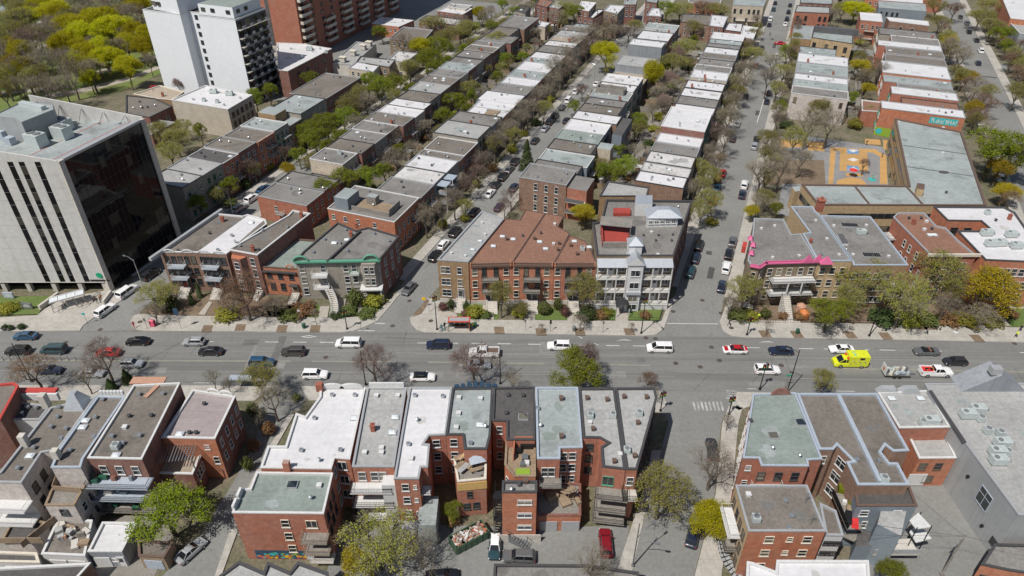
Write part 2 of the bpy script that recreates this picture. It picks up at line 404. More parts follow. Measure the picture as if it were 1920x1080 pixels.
# shared part meshes
_cache = {}
def window_mesh(w, h, frame='white_trim', kind='sash', sill=True):
    k = ('win', round(w, 2), round(h, 2), frame, kind, sill)
    if k in _cache: return _cache[k]
    t = 0.06
    mb = MB()
    mb.box((0, -0.05, h - t / 2), (w, 0.14, t)); mb.box((0, -0.05, t / 2), (w, 0.14, t))
    for s in (-1, 1): mb.box((s * (w - t) / 2, -0.05, h / 2), (t, 0.139, h - 2 * t))
    if kind == 'sash': mb.box((0, -0.04, h * 0.5), (w - 2 * t, 0.1, 0.06))
    if kind == 'twin': mb.box((0, -0.04, h * 0.5), (0.07, 0.1, h - 2 * t))
    if kind == 'grid':
        mb.box((0, -0.04, h * 0.5), (0.06, 0.1, h - 2 * t)); mb.box((0, -0.037, h * 0.62), (w - 2 * t, 0.09, 0.05))
    if sill: mb.box((0, -0.07, -0.05), (w + 0.16, 0.2, 0.1))
    me = mb.mesh('window', [frame])
    g = MB(); g.quad((-w / 2 + t, -0.03, t), (w / 2 - t, -0.03, t), (w / 2 - t, -0.03, h - t), (-w / 2 + t, -0.03, h - t))
    gm = g.mesh('pane', ['window_glass'])
    _cache[k] = (me, gm)
    return _cache[k]
def door_mesh(w, h, mat):
    k = ('door', w, h, mat)
    if k in _cache: return _cache[k]
    mb = MB()
    mb.box((0, -0.03, h / 2), (w, 0.08, h), 0)
    mb.box((0, -0.05, h + 0.06), (w + 0.2, 0.12, 0.12), 1)
    for s in (-1, 1): mb.box((s * (w / 2 + 0.05), -0.05, h / 2), (0.1, 0.121, h), 1)
    mb.box((0, -0.08, h * 0.68), (w * 0.6, 0.03, h * 0.38), 2)
    _cache[k] = mb.mesh('door', [mat, 'white_trim', 'window_glass'])
    return _cache[k]
def balcony_mesh(w, d, rail='black_metal', slab='concrete', solid=False):
    k = ('bal', round(w, 1), round(d, 1), rail, slab, solid)
    if k in _cache: return _cache[k]
    mb = MB()
    mb.box((0, -d / 2, -0.09), (w, d, 0.18), 0)
    r = MB()
    if solid:
        r.box((0, -d + 0.05, 0.5), (w, 0.08, 0.98)); r.box((-w / 2 + 0.05, -d / 2, 0.5), (0.08, d - 0.18, 0.98)); r.box((w / 2 - 0.05, -d / 2, 0.5), (0.08, d - 0.18, 0.98))
    else:
        for zz in (0.12, 0.95):
            r.box((0, -d + 0.05, zz), (w, 0.05, 0.05)); r.box((-w / 2 + 0.05, -d / 2, zz), (0.05, d - 0.1, 0.05)); r.box((w / 2 - 0.05, -d / 2, zz), (0.05, d - 0.1, 0.05))
        for i in range(int(w / 0.22) + 1): r.box((-w / 2 + 0.05 + i * (w - 0.1) / int(w / 0.22), -d + 0.05, 0.5), (0.025, 0.025, 0.95))
        for i in range(int(d / 0.3)):
            for s in (-1, 1): r.box((s * (w / 2 - 0.05), -d + 0.2 + i * 0.3, 0.5), (0.025, 0.025, 0.95))
    _cache[k] = (mb.mesh('balcony', [slab]), r.mesh('railing', [rail]))
    return _cache[k]
def vent_mesh(kind):
    k = ('vent', kind)
    if k in _cache: return _cache[k]
    mb = MB()
    if kind == 0:      # small goose-neck box vent
        mb.box((0, 0, 0.2), (0.42, 0.42, 0.4)); mb.box((0, 0, 0.5), (0.62, 0.62, 0.2), 0, 0.0, 0.8); mats = ['galvanised']
    elif kind == 1:    # stack with cowl
        mb.tube([(0, 0, 0), (0, 0, 0.6)], 0.14, 8); mb.tube([(0, 0, 0.6), (0, 0, 0.68), (0, 0, 0.85)], [0.3, 0.3, 0.08], 8); mats = ['galvanised']
    elif kind == 2:    # skylight
        mb.box((0, 0, 0.14), (1.25, 1.0, 0.28), 0); mb.box((0, 0, 0.36), (1.1, 0.85, 0.16), 1, 0, 0.55); mats = ['coping_grey', 'skylight_dome']
    elif kind == 3:    # dark cap vent
        mb.box((0, 0, 0.22), (0.34, 0.34, 0.44)); mb.box((0, 0, 0.52), (0.6, 0.6, 0.16), 0, 0, 0.7); mats = ['coping_dark']
    elif kind == 4:    # chimney
        mb.box((0, 0, 0.6), (0.62, 0.62, 1.2)); mb.box((0, 0, 1.25), (0.76, 0.76, 0.12)); mb.tube([(0, 0, 1.3), (0, 0, 1.6)], 0.12, 6); mats = ['chimney_brick']
    elif kind == 5:    # condenser unit
        mb.box((0, 0, 0.55), (1.0, 1.0, 0.9), 0); mb.tube([(0, 0, 1.0), (0, 0, 1.06)], 0.4, 10, 1); mb.box((0, 0, 0.06), (1.1, 0.9, 0.1), 1); mats = ['hvac', 'hvac_dark']
    elif kind == 6:    # white square hatch
        mb.box((0, 0, 0.2), (0.6, 0.6, 0.4), 0); mb.box((0, 0, 0.43), (0.7, 0.7, 0.08), 0); mats = ['white_trim']
    elif kind == 7:    # antenna
        mb.tube([(0, 0, 0), (0, 0, 2.2)], 0.03, 5); mats = ['grey_metal']
        for i in range(4): mb.box((0, 0, 1.4 + i * 0.22), (1.1 - i * 0.2, 0.03, 0.03))
    elif kind == 8:    # rooftop air handler
        mb.box((0, 0, 0.75), (2.2, 1.3, 1.1), 0); mb.box((0, 0, 0.1), (2.3, 1.2, 0.2), 1); mb.tube([(-0.5, 0, 1.3), (-0.5, 0, 1.4)], 0.36, 12, 1); mb.box((0.55, 0, 1.38), (0.7, 0.9, 0.16), 0); mb.tube([(1.1, 0, 0.6), (1.9, 0.2, 0.4)], 0.2, 6, 2); mats = ['hvac', 'hvac_dark', 'galvanised']
    elif kind == 9:    # brown box vent
        mb.box((0, 0, 0.3), (0.5, 0.5, 0.6)); mb.box((0, 0, 0.68), (0.7, 0.7, 0.16)); mats = ['coping_brown']
    elif kind == 10:   # pyramid skylight
        mb.box((0, 0, 0.15), (1.5, 1.3, 0.3), 0); mb.box((0, 0, 0.6), (1.35, 1.15, 0.6), 1, 0, 0.12); mats = ['coping_grey', 'window_glass']
    _cache[k] = mb.mesh('vent', mats)
    return _cache[k]
VN = {0: 'roof_vent', 1: 'vent_stack', 2: 'skylight', 3: 'roof_vent', 4: 'chimney', 5: 'air_conditioner', 6: 'roof_hatch', 7: 'antenna', 8: 'air_handler', 9: 'roof_vent', 10: 'skylight'}
# buildings
class Bld:
    """flat-roofed building: an Empty with wall, roof, coping and any added parts; outline in world metres"""
    def __init__(self, name, label, outline, z, wall='brick_red', roof='roof_grey', cope='coping_grey', z0=0.0, group=None, cat='building', lip=0.3, rimw=0.28, root=None, near=False, edgemats=None):
        self.pts = ccw(outline); self.z = z; self.z0 = z0; self.near = near; self.lip = lip
        cx = sum(p[0] for p in self.pts) / len(self.pts); cy = sum(p[1] for p in self.pts) / len(self.pts)
        if root is None:
            self.root = thing(name, label, cat, (cx, cy, 0), 0, group); self.o = Vector((cx, cy, 0))
        else:
            self.root = root.root; self.o = root.o
        L = [(p[0] - self.o.x, p[1] - self.o.y) for p in self.pts]
        mb = MB(); mats = [wall]
        n = len(L)
        for i in range(n):
            j = (i + 1) % n; mi = 0
            if edgemats and i in edgemats:
                if edgemats[i] not in mats: mats.append(edgemats[i])
                mi = mats.index(edgemats[i])
            mb.quad((L[i][0], L[i][1], z0), (L[j][0], L[j][1], z0), (L[j][0], L[j][1], z), (L[i][0], L[i][1], z), mi)
        link('wall', mb.mesh('wall', mats), self.root)
        inn = inset(L, rimw)
        rb = MB(); rb.poly([(p[0], p[1], z - lip) for p in inn])
        self.roof = link('roof', rb.mesh('roof', [roof]), self.root)
        cb = MB()
        out = inset(L, -0.06)
        for i in range(n):
            j = (i + 1) % n
            cb.quad((out[i][0], out[i][1], z + 0.06), (out[j][0], out[j][1], z + 0.06), (inn[j][0], inn[j][1], z + 0.06), (inn[i][0], inn[i][1], z + 0.06))
            cb.quad((inn[j][0], inn[j][1], z + 0.06), (inn[j][0], inn[j][1], z - lip), (inn[i][0], inn[i][1], z - lip), (inn[i][0], inn[i][1], z + 0.06))
            cb.quad((out[i][0], out[i][1], z - 0.14), (out[j][0], out[j][1], z - 0.14), (out[j][0], out[j][1], z + 0.06), (out[i][0], out[i][1], z + 0.06))
        link('coping', cb.mesh('coping', [cope]), self.root)
        # worn repairs and ponding marks on the roof sheet
        rg = random.Random(int(self.o.x * 7 + self.o.y * 13 + z)); pb = MB()
        def inside(x, y):
            c = False
            for i in range(n):
                (xa, ya), (xb, yb) = inn[i - 1], inn[i]
                if (ya > y) != (yb > y) and x < (xb - xa) * (y - ya) / (yb - ya) + xa: c = not c
            return c
        xs_, ys_ = [p[0] for p in inn], [p[1] for p in inn]
        for k in range(int(min(9, (max(xs_) - min(xs_)) * (max(ys_) - min(ys_)) / 28))):
            x, y, r_, e_ = rg.uniform(min(xs_), max(xs_)), rg.uniform(min(ys_), max(ys_)), rg.uniform(0.3, 1.5), rg.uniform(0.4, 1.6)
            q = [(x + r_ * e_ * math.cos(a_ * 0.628) * rg.uniform(0.7, 1.2), y + r_ * math.sin(a_ * 0.628) * rg.uniform(0.7, 1.2)) for a_ in range(10)]
            if all(inside(*p) for p in q): pb.poly([(p[0], p[1], z - lip + 0.006 + k * 0.001) for p in q])
        alt = {'roof_white': 'roof_dirty', 'roof_dirty': 'roof_light', 'roof_grey': 'roof_repair', 'roof_brown': 'roof_repair', 'roof_pale': 'roof_green', 'roof_light': 'roof_pale', 'roof_green': 'roof_pale', 'roof_tan': 'roof_brown'}.get(roof)
        if alt and pb.f: pt('roof_patch', pb, alt, self.root)['kind'] = 'stuff'
    def edge(self, i):
        """frame of the i-th outline edge: origin, along, outward"""
        a = Vector(self.pts[i]); b = Vector(self.pts[(i + 1) % len(self.pts)]); d = b - a
        L = d.length; d.normalize()
        return a, d, Vector((d.y, -d.x)), L
    def find(self, nx, ny):
        """index of the longest edge whose outward normal is nearest (nx, ny)"""
        best, bi = -9, 0
        for i in range(len(self.pts)):
            a, d, o, L = self.edge(i)
            sc = (o.x * nx + o.y * ny) + min(L, 12) * 0.02
            if sc > best: best, bi = sc, i
        return bi
    def e(self, px, py, z=None):
        x, y = G(px, py, self.z if z is None else z); best, bi = 1e9, 0
        for i in range(len(self.pts)):
            a, d, o, L = self.edge(i); t = max(0, min(L, (Vector((x, y)) - a).dot(d)))
            q = (a + d * t - Vector((x, y))).length
            if q < best: best, bi = q, i
        return bi
    def put(self, name, me, i, t, z, off=0.0):
        a, d, o, L = self.edge(i)
        p = a + d * (t * L) + o * off
        ob = link(name, me, self.root, (p.x - self.o.x, p.y - self.o.y, z), math.atan2(d.y, d.x))
        return ob
    def win(self, i, ts, zs, w=1.0, h=1.6, frame='white_trim', kind='sash', sill=True, name='window'):
        me, gm = window_mesh(w, h, frame, kind, sill)
        for z in zs:
            for t in ts:
                ob = self.put(name, me, i, t, z)
                link('pane', gm, ob)
    def cols(self, n, m=0.12): return [m + (1 - 2 * m) * (k + 0.5) / n for k in range(n)] if n else []
    def door(self, i, t, z=0.2, w=1.0, h=2.1, mat='wood'):
        return self.put('door', door_mesh(w, h, mat), i, t, z)
    def balcony(self, i, t, z, w=2.6, d=1.4, rail='black_metal', slab='concrete', solid=False):
        me, rm = balcony_mesh(w, d, rail, slab, solid)
        ob = self.put('balcony', me, i, t, z); link('railing', rm, ob)
        return ob
    def item(self, name, me, x, y, z, rz=0.0, scale=None):
        return link(name, me, self.root, (x - self.o.x, y - self.o.y, z), rz, scale)
    def vent(self, kind, px, py, rz=0.0, dz=0.0, sc=None):
        x, y = G(px, py, self.z + 0.2)
        return self.item(VN[kind], vent_mesh(kind), x, y, self.z - self.lip + dz, rz, (sc,) * 3 if sc else None)
    def scatter(self, n, rng, kinds=(0, 0, 1, 3, 0, 2)):
        c = Vector((sum(p[0] for p in self.pts) / len(self.pts), sum(p[1] for p in self.pts) / len(self.pts)))
        for k in range(n):
            i = rng.randrange(len(self.pts)); j = (i + 1) % len(self.pts)
            e = Vector(self.pts[i]).lerp(Vector(self.pts[j]), rng.random())
            q = c.lerp(e, rng.uniform(0.15, 0.75)); kd = rng.choice(kinds)
            self.item(VN[kd], vent_mesh(kd), q.x, q.y, self.z - self.lip, AZ * -1, None)
    def solid(self, name, pts, z0, z1, mat, cap=None):
        P2 = [(p[0] - self.o.x, p[1] - self.o.y) for p in ccw(pts)]
        mb = MB(); mb.prism(P2, z0, z1, 0, False); mb.poly([(p[0], p[1], z1) for p in P2], 1)
        return link(name, mb.mesh(name, [mat, cap or mat]), self.root)
    def boxat(self, name, c, d, mat, rz=0.0, taper=1.0):
        mb = MB(); mb.box((0, 0, 0), d, 0, 0, taper)
        return link(name, mb.mesh(name, [mat]), self.root, (c[0] - self.o.x, c[1] - self.o.y, c[2]), rz)
def stairs_mesh(w, run, rise, n, mat='concrete', rail='black_metal'):
    k = ('st', w, run, rise, n, mat, rail)
    if k in _cache: return _cache[k]
    mb = MB()
    for i in range(n):
        h = rise * (n - i) / n
        mb.box((0, -run * (i + 0.5) / n, h / 2), (w, run / n, h), 0)
    if rail:
        for s in (-1, 1):
            mb.tube([(s * w / 2, 0, rise + 0.9), (s * w / 2, -run, 0.95)], 0.03, 4, 1)
            for i in range(0, n + 1, 2): mb.box((s * w / 2, -run * i / n, rise * (n - i) / n + 0.45), (0.035, 0.035, 0.95), 1)
    _cache[k] = mb.mesh('stairs', [mat, rail or mat])
    return _cache[k]
# ground, roads, pavements
def sheet(name, pts, z, mat, parent=None):
    mb = MB(); mb.poly([(p[0], p[1], z) for p in ccw(pts)])
    return structure(name, mb, mat, parent)
def slab(name, pts, z0, z1, mats, parent=None):
    mb = MB(); P2 = ccw(pts); mb.prism(P2, z0, z1, 1, False); mb.poly([(p[0], p[1], z1) for p in P2], 0)
    return structure(name, mb, mats, parent)
sheet('ground', [(-1500, -300), (1500, -300), (1500, 3000), (-1500, 3000)], -0.05, 'yard')
KN = [G(*p) for p in ((100, 621), (437, 621.7), (907, 624.7), (1110, 628.3), (1447, 633.3), (1767, 639))]
def extend(a, b, x): t = (x - a[0]) / (b[0] - a[0]); return (x, a[1] + (b[1] - a[1]) * t)
KN = [extend(KN[0], KN[1], -420)] + KN + [extend(KN[-2], KN[-1], 420)]
def kerb_y(x):
    for a, b in zip(KN, KN[1:]):
        if a[0] <= x <= b[0]: return a[1] + (b[1] - a[1]) * (x - a[0]) / (b[0] - a[0])
    return KN[0][1]
RW = 15.7
sheet('main_road', [(p[0], p[1] + 0.02) for p in KN] + [(p[0], p[1] - RW) for p in reversed(KN)], 0.0, 'asphalt')
def strip(name, u0, u1, s0, s1, z, mat):
    return sheet(name, [W(u0, s0), W(u1, s0), W(u1, s1), W(u0, s1)], z, mat)
# side streets of the northern blocks
ST = {0: (-125.2, -117.6), 1: (-68.4, -60.0), 2: (-11.8, -1.8), 3: (64.3, 74.5)}
for k, (a, b) in ST.items():
    s0 = {0: 74, 1: 88, 2: 108, 3: 150}[k]
    # the mouth of the street meets the road along its kerb
    m0, m1 = W(a, s0), W(b, s0)
    pts = [W(a, s0 + 14), W(a, 520), W(b, 520), W(b, s0 + 14)]
    mouth = {0: [(150, 622), (262, 621)], 1: [(640, 624), (800, 624.6)], 2: [(1200, 630), (1400, 633.5)], 3: [(1900, 642), (2010, 645)]}[k]
    right = {0: [(262, 620), (249, 613), (245, 602)], 1: [(795, 624), (780, 619), (771, 608), (768, 597)], 2: [(1376, 632), (1357, 622), (1349, 606)], 3: [(2010, 645)]}[k]
    left = {0: [(150, 621), (155, 611)], 1: [(655, 623), (682, 614), (707, 602), (725, 580)], 2: [(1210, 630), (1232, 628), (1245, 616), (1251, 600)], 3: [(1900, 642)]}[k]
    sl, sr = {0: (97, 104), 1: (112, 116), 2: (130, 130), 3: (150, 150)}[k]
    poly = [G(*p) for p in left] + [W(a, sl), W(a, 520), W(b, 520), W(b, sr)] + [G(*p) for p in reversed(right)]
    sheet('side_street', [(p[0], p[1]) for p in poly], 0.004, 'asphalt_side')
# cross street far up the hill
cs = 318
sheet('cross_street', [W(-60, cs), W(80, cs), W(80, cs + 8), W(-60, cs + 8)], 0.008, 'asphalt_side')
SW = ['sidewalk', 'kerb']
# northern pavements along the main road (blocks between the side streets)
slab('pavement', [G(*p) for p in ((-900, 613), (-300, 622), (0, 621.6), (100, 621.2), (150, 620.5), (156, 611), (182, 592), (217, 571), (240, 556), (262, 538), (255, 533), (200, 545), (120, 560), (84, 580), (70, 592), (0, 596), (-900, 590))], -0.02, 0.14, SW)
slab('pavement', [G(*p) for p in ((245, 602), (248, 612), (258, 619), (272, 621), (437, 621.7), (640, 623.4), (663, 621), (686, 613), (708, 602), (727, 580), (752, 549), (742, 552), (722, 572), (700, 592), (640, 597), (430, 594), (300, 592), (262, 588), (250, 594))], -0.02, 0.14, SW)
slab('pavement', [G(*p) for p in ((768, 597), (771, 608), (781, 619), (797, 624), (907, 624.9), (1110, 628.5), (1205, 630.2), (1231, 628), (1245, 616), (1257, 582), (1268, 555), (1256, 562), (1240, 603), (1110, 602), (960, 601), (858, 599), (822, 594), (826, 565), (806, 560), (798, 575))], -0.02, 0.14, SW)
slab('pavement', [G(*p) for p in ((1349, 604), (1356, 621), (1374, 631), (1400, 633.4), (1447, 633.5), (1767, 639.2), (1960, 643), (2400, 652), (2400, 625), (1960, 616), (1880, 614), (1790, 608), (1640, 607), (1480, 606), (1372, 604), (1364, 598), (1376, 560), (1366, 560))], -0.02, 0.14, SW)
def path_strip(u0, u1, s0, s1): slab('pavement', [W(u0, s0), W(u1, s0), W(u1, s1), W(u0, s1)], -0.02, 0.14, SW)
path_strip(-128, -125.2, 92, 420); path_strip(-117.6, -115.4, 108, 420)
path_strip(-70.8, -68.4, 112, 430); path_strip(-60.0, -57.8, 120, 430)
path_strip(-14.2, -11.8, 131, 430); path_strip(-1.8, 0.9, 131, 430)
path_strip(61.3, 64.3, 150, 430); path_strip(74.5, 77.5, 150, 430)
# southern side: pavement strip, street and alley
slab('pavement', [(p[0], p[1] - RW) for p in KN if p[0] < -30] + [(G(505, 735)[0], kerb_y(-40) - RW)] + [G(478, 752), G(440, 752), (-420, KN[0][1] - RW - 3.4)], -0.02, 0.14, SW)
slab('pavement', [(G(560, 735)[0], kerb_y(-40) - RW), (20, kerb_y(20) - RW), (G(1240, 745)[0], kerb_y(27) - RW), G(1252, 760), G(1240, 775), (20, kerb_y(20) - RW - 3.6), (G(580, 750)[0], kerb_y(-40) - RW - 3.6)], -0.02, 0.14, SW)
slab('pavement', [(G(1385, 745)[0], kerb_y(40) - RW), (420, KN[-1][1] - RW), (420, KN[-1][1] - RW - 3.6), (G(1405, 760)[0], kerb_y(40) - RW - 3.6), G(1385, 770), G(1372, 760)], -0.02, 0.14, SW)
sheet('side_street', [G(*p) for p in ((1225, 741), (1395, 745), (1366, 760), (1352, 795), (1340, 925), (1300, 1085), (1270, 1200), (1150, 1200), (1184, 1078), (1222, 900), (1240, 840), (1254, 790))], 0.004, 'asphalt_side')
slab('pavement', [G(*p) for p in ((1366, 762), (1354, 795), (1342, 925), (1301, 1085), (1275, 1190), (1330, 1190), (1352, 1085), (1372, 925), (1384, 795), (1392, 765))], -0.02, 0.14, SW)
slab('pavement', [G(*p) for p in ((1240, 845), (1222, 905), (1184, 1078), (1160, 1190), (1125, 1190), (1156, 1072), (1180, 1000), (1212, 900), (1222, 845))], -0.02, 0.14, SW)
sheet('alley', [G(*p) for p in ((505, 737), (585, 738), (545, 775), (500, 850), (455, 940), (430, 1010), (405, 1090), (380, 1200), (240, 1200), (300, 1085), (372, 1010), (440, 900), (478, 830), (505, 760))], 0.004, 'asphalt_side')
slab('pavement', [G(*p) for p in ((541, 778), (497, 852), (452, 940), (426, 1012), (400, 1090), (412, 1090), (440, 1012), (466, 940), (510, 852), (552, 778))], -0.02, 0.14, SW)
# rear parking court of the southern row, court beside the grey hall
sheet('parking_court', [G(*p) for p in ((640, 985), (860, 985), (1000, 990), (1180, 985), (1178, 1010), (1150, 1085), (1120, 1200), (560, 1200), (610, 1080))], 0.002, 'asphalt_side')
sheet('rear_court', [G(*p) for p in ((1690, 930), (1765, 925), (1840, 1052), (1850, 1100), (1560, 1100), (1560, 1050), (1700, 1045))], 0.002, 'asphalt_side')
sheet('rear_court', [G(*p) for p in ((-80, 985), (170, 985), (260, 960), (330, 990), (290, 1080), (260, 1200), (-80, 1200))], 0.002, 'gravel')
# lawns and beds in front of the northern buildings
def lawn(pts, mat='grass', z=0.05): sheet('lawn' if mat == 'grass' else 'planting_bed', [G(*p) for p in pts], z, mat)
lawn(((-60, 558), (95, 556), (72, 590), (-60, 594)), 'grass', 0.16)
lawn(((265, 585), (330, 548), (485, 556), (560, 566), (560, 596), (430, 593), (300, 591)), 'dirt')
lawn(((495, 574), (600, 572), (615, 596), (505, 594)))
lawn(((618, 575), (720, 570), (722, 574), (698, 591), (618, 596)))
lawn(((858, 570), (935, 572), (935, 599), (858, 598)))
lawn(((1003, 575), (1075, 578), (1075, 601), (1003, 600)))
lawn(((1118, 578), (1156, 578), (1154, 602), (1112, 602)), 'grass')
lawn(((1178, 578), (1243, 578), (1236, 602), (1176, 602)), 'grass')
lawn(((1374, 570), (1500, 575), (1500, 605), (1372, 603)), 'dirt')
lawn(((1372, 585), (1420, 588), (1420, 604), (1372, 603)), 'grass', 0.058)
lawn(((1500, 575), (1690, 575), (1690, 607), (1500, 606)), 'dirt')
lawn(((1740, 570), (1870, 570), (1880, 613), (1745, 608)), 'dirt')
lawn(((1885, 572), (1990, 566), (2010, 616), (1893, 613)), 'grass', 0.06)
lawn(((772, 596), (778, 590), (800, 562), (806, 560), (800, 575), (790, 590)), 'dirt', 0.16)
# garden paths
for pts in (((1157, 577), (1176, 577), (1178, 603), (1153, 603)), ((628, 560), (650, 560), (640, 597), (628, 597)), ((672, 573), (680, 573), (680, 596), (672, 596)), ((1866, 582), (1874, 582), (1894, 613), (1882, 612)), ((1885, 575), (1990, 577), (1990, 581), (1885, 579)), ((600, 575), (618, 575), (614, 597), (597, 597)), ((372, 590), (392, 566), (398, 568), (384, 592)), ((905, 572), (925, 574), (926, 600), (906, 600)), ((985, 574), (1003, 574), (1003, 601), (983, 601)), ((1062, 576), (1084, 576), (1086, 602), (1064, 602)), ((820, 575), (857, 590), (857, 599), (822, 595))):
    sheet('garden_path', [G(*p) for p in pts], 0.152, 'path')
# the park
sheet('park_lawn', [G(*p) for p in ((-500, 300), (60, 205), (240, 168), (318, 130), (300, 60), (262, -70), (-1400, -70))], 0.0, 'park_grass')
sheet('parking_court', [W(-192, 192), W(-142, 192), W(-130, 340), W(-192, 340)], -0.02, 'asphalt_side')
for pts in (((90, 184), (150, 175), (240, 152), (300, 128), (300, 122), (230, 147), (140, 168), (80, 178)), ((170, 144), (215, 128), (300, 108), (300, 104), (213, 122), (166, 139)), ((60, 96), (120, 78), (200, 50), (198, 46), (118, 73), (58, 91)), ((0, 172), (70, 166), (140, 160), (140, 163), (72, 171), (0, 178)), ((0, 60), (60, 45), (120, 20), (124, 24), (62, 50), (0, 66))):
    sheet('park_path', [G(*p) for p in pts], 0.012, 'path')
sheet('road_apron', [(G(1230, 735)[0], 99), (G(1400, 738)[0], 99), G(1392, 765), G(1372, 768), G(1240, 778), G(1236, 750)], -0.012, 'asphalt_side')
sheet('road_apron', [(G(500, 735)[0], 99), (G(590, 738)[0], 99), G(560, 770), G(480, 770)], -0.012, 'asphalt_side')
sheet('rear_court', [G(*p) for p in ((1690, 900), (1790, 900), (1900, 1080), (1850, 1110), (1560, 1100))], -0.012, 'asphalt_side')
# back lanes between the rows
strip('back_lane', -37.5, -33.5, 165, 300, 0.0, 'gravel')
strip('back_lane', -95.5, -93, 150, 300, 0.0, 'gravel')
strip('back_lane', 25.0, 27.5, 245, 330, 0.0, 'gravel')
# school court
sheet('school_court', [W(6, 172), W(33, 172), W(33, 226), W(6, 226)], 0.0, 'play_grey')
def court(pts, z, mat): sheet('painted_court', [G(*p) for p in pts], z, mat)
court(((1557, 276), (1640, 280), (1662, 292), (1664, 345), (1650, 345), (1650, 294), (1636, 286), (1567, 283), (1562, 345), (1553, 345)), 0.008, 'play_orange')
court(((1575, 283), (1626, 286), (1628, 322), (1574, 320)), 0.008, 'play_orange')
court(((1586, 324), (1618, 326), (1618, 331), (1586, 330)), 0.008, 'play_orange'); court(((1570, 338), (1590, 332), (1615, 335), (1625, 346), (1568, 346)), 0.008, 'play_orange')
court(((1465, 262), (1508, 262), (1510, 276), (1463, 276)), 0.008, 'play_orange'); court(((1512, 265), (1545, 266), (1546, 284), (1515, 282)), 0.008, 'play_orange')
court(((1622, 260), (1650, 262), (1652, 272), (1622, 270)), 0.008, 'play_orange'); court(((1655, 262), (1666, 264), (1666, 281), (1657, 280)), 0.008, 'play_orange')
court(((1588, 279), (1610, 280), (1610, 289), (1588, 288)), 0.016, 'play_blue'); court(((1588, 310), (1610, 312), (1611, 321), (1588, 320)), 0.016, 'play_blue')
court(((1590, 281), (1600, 286), (1610, 282), (1600, 280)), 0.022, 'mark_white'); court(((1589, 299), (1600, 303), (1610, 300), (1600, 296)), 0.022, 'mark_white'); court(((1590, 318), (1600, 313), (1610, 318)), 0.022, 'mark_white')
lawn(((1440, 300), (1545, 300), (1548, 345), (1430, 345)), 'dirt', 0.01)
sheet('sports_court', [G(*p) for p in ((0, 10), (45, 8), (40, 20), (0, 25))], 0.02, 'roof_green')
# road markings
def mark(pts, mat='mark_white', name='road_marking'): sheet(name, [G(*p) for p in pts], 0.010, mat)
def dash(x0, x1, off, w=0.13, mat='mark_white'):
    sheet('road_marking' if mat != 'lane_joint' else 'lane_joint', [(x0, kerb_y(x0) - off - w / 2), (x1, kerb_y(x1) - off - w / 2), (x1, kerb_y(x1) - off + w / 2), (x0, kerb_y(x0) - off + w / 2)], 0.0085 if mat == 'lane_joint' else 0.012, mat)
for p0, p1 in ((395, 402), (497, 523), (550, 575), (600, 626), (782, 802), (840, 859), (884, 908), (933, 958), (990, 1015), (1085, 1100), (1137, 1162), (1187, 1210), (1400, 1425), (1499, 1525), (1546, 1556), (1622, 1630), (1650, 1679), (1760, 1766), (1912, 1924)):
    y = 640.5 + (p0 - 500) * 0.0145
    dash(G(p0, y)[0], G(p1, y)[0], 3.15, 0.16)
for p0, p1, o in ((363, 392, 14.9), (1397, 1413, 14.7), (1560, 1593, 14.9)): dash(G(p0, 717)[0], G(p1, 717)[0], o, 0.12)
for x0, x1 in ((-100, -42), (-38, -22), (-16, 6), (10, 26), (62, 110)):
    dash(x0, x1, 8.78, 0.4, 'mark_yellow')
for x0, x1 in ((-110, -46), (-40, 30), (50, 110)):
    for o, w in ((5.95, 0.16), (11.7, 0.16), (3.15, 0.1)): dash(x0, x1, o, w, 'lane_joint')
mark(((564, 631.3), (579, 628.6), (594, 631), (579, 633.5)))
sheet('road_marking', [G(*p) for p in ((568, 631.2), (579, 629.6), (590, 631), (579, 632.6))], 0.014, 'asphalt')
for cx, cy in ((1170, 638.4), (1437, 641.8)):
    mark(((cx - 15, cy + 1), (cx - 5, cy - 1.6), (cx + 5, cy - 1.6), (cx + 16, cy + 0.8), (cx + 5, cy - 0.4), (cx - 5, cy - 0.4)))
for a in ((1084, 631, 1092, 634.5), (1113, 643.8, 1122, 647.2)): mark(((a[0], a[1]), (a[0] + 1.5, a[1] - 0.3), (a[2] + 1, a[3] - 0.3), (a[2] - 1, a[3])))
for k in range(8): mark(((1298 + k * 7.4, 753), (1302 + k * 7.4, 753), (1306 + k * 7.4, 770), (1302 + k * 7.4, 770)), 'mark_worn')
for k in range(4): mark(((1361, 732 + k * 4.4), (1381, 733 + k * 4.4), (1382, 734.6 + k * 4.4), (1362, 733.6 + k * 4.4)), 'mark_worn')
mark(((1250, 606), (1347, 607), (1347, 608), (1250, 607)), 'mark_white'); mark(((703, 605.5), (722, 606), (722, 607.2), (703, 606.7)))
mark(((672, 619.2), (702, 619.8), (702, 620.8), (672, 620.2)))
mark(((1438, 168), (1439, 168), (1420, 230), (1418.6, 230)), 'mark_white')
def disc(px, py, r, mat='manhole', name='manhole_cover', z=0.012):
    x, y = G(px, py); mb = MB(); mb.prism([(x + r * math.cos(k * 0.5236), y + r * math.sin(k * 0.5236)) for k in range(12)], z - 0.01, z, 0)
    structure(name, mb, mat)
for p in ((611, 670), (1349, 676), (1465, 685), (1267, 681), (1211, 633.5), (736, 611), (768, 564), (1334, 651), (188, 618), (1313, 688), (1317, 563), (263, 604.5), (808, 602.5), (1371, 615.7), (1902, 644), (123, 642), (1229, 635), (1262, 584), (1352, 587)):
    disc(p[0], p[1], 0.5, z=0.16 if p in ((263, 604.5), (808, 602.5), (1371, 615.7)) else 0.012)
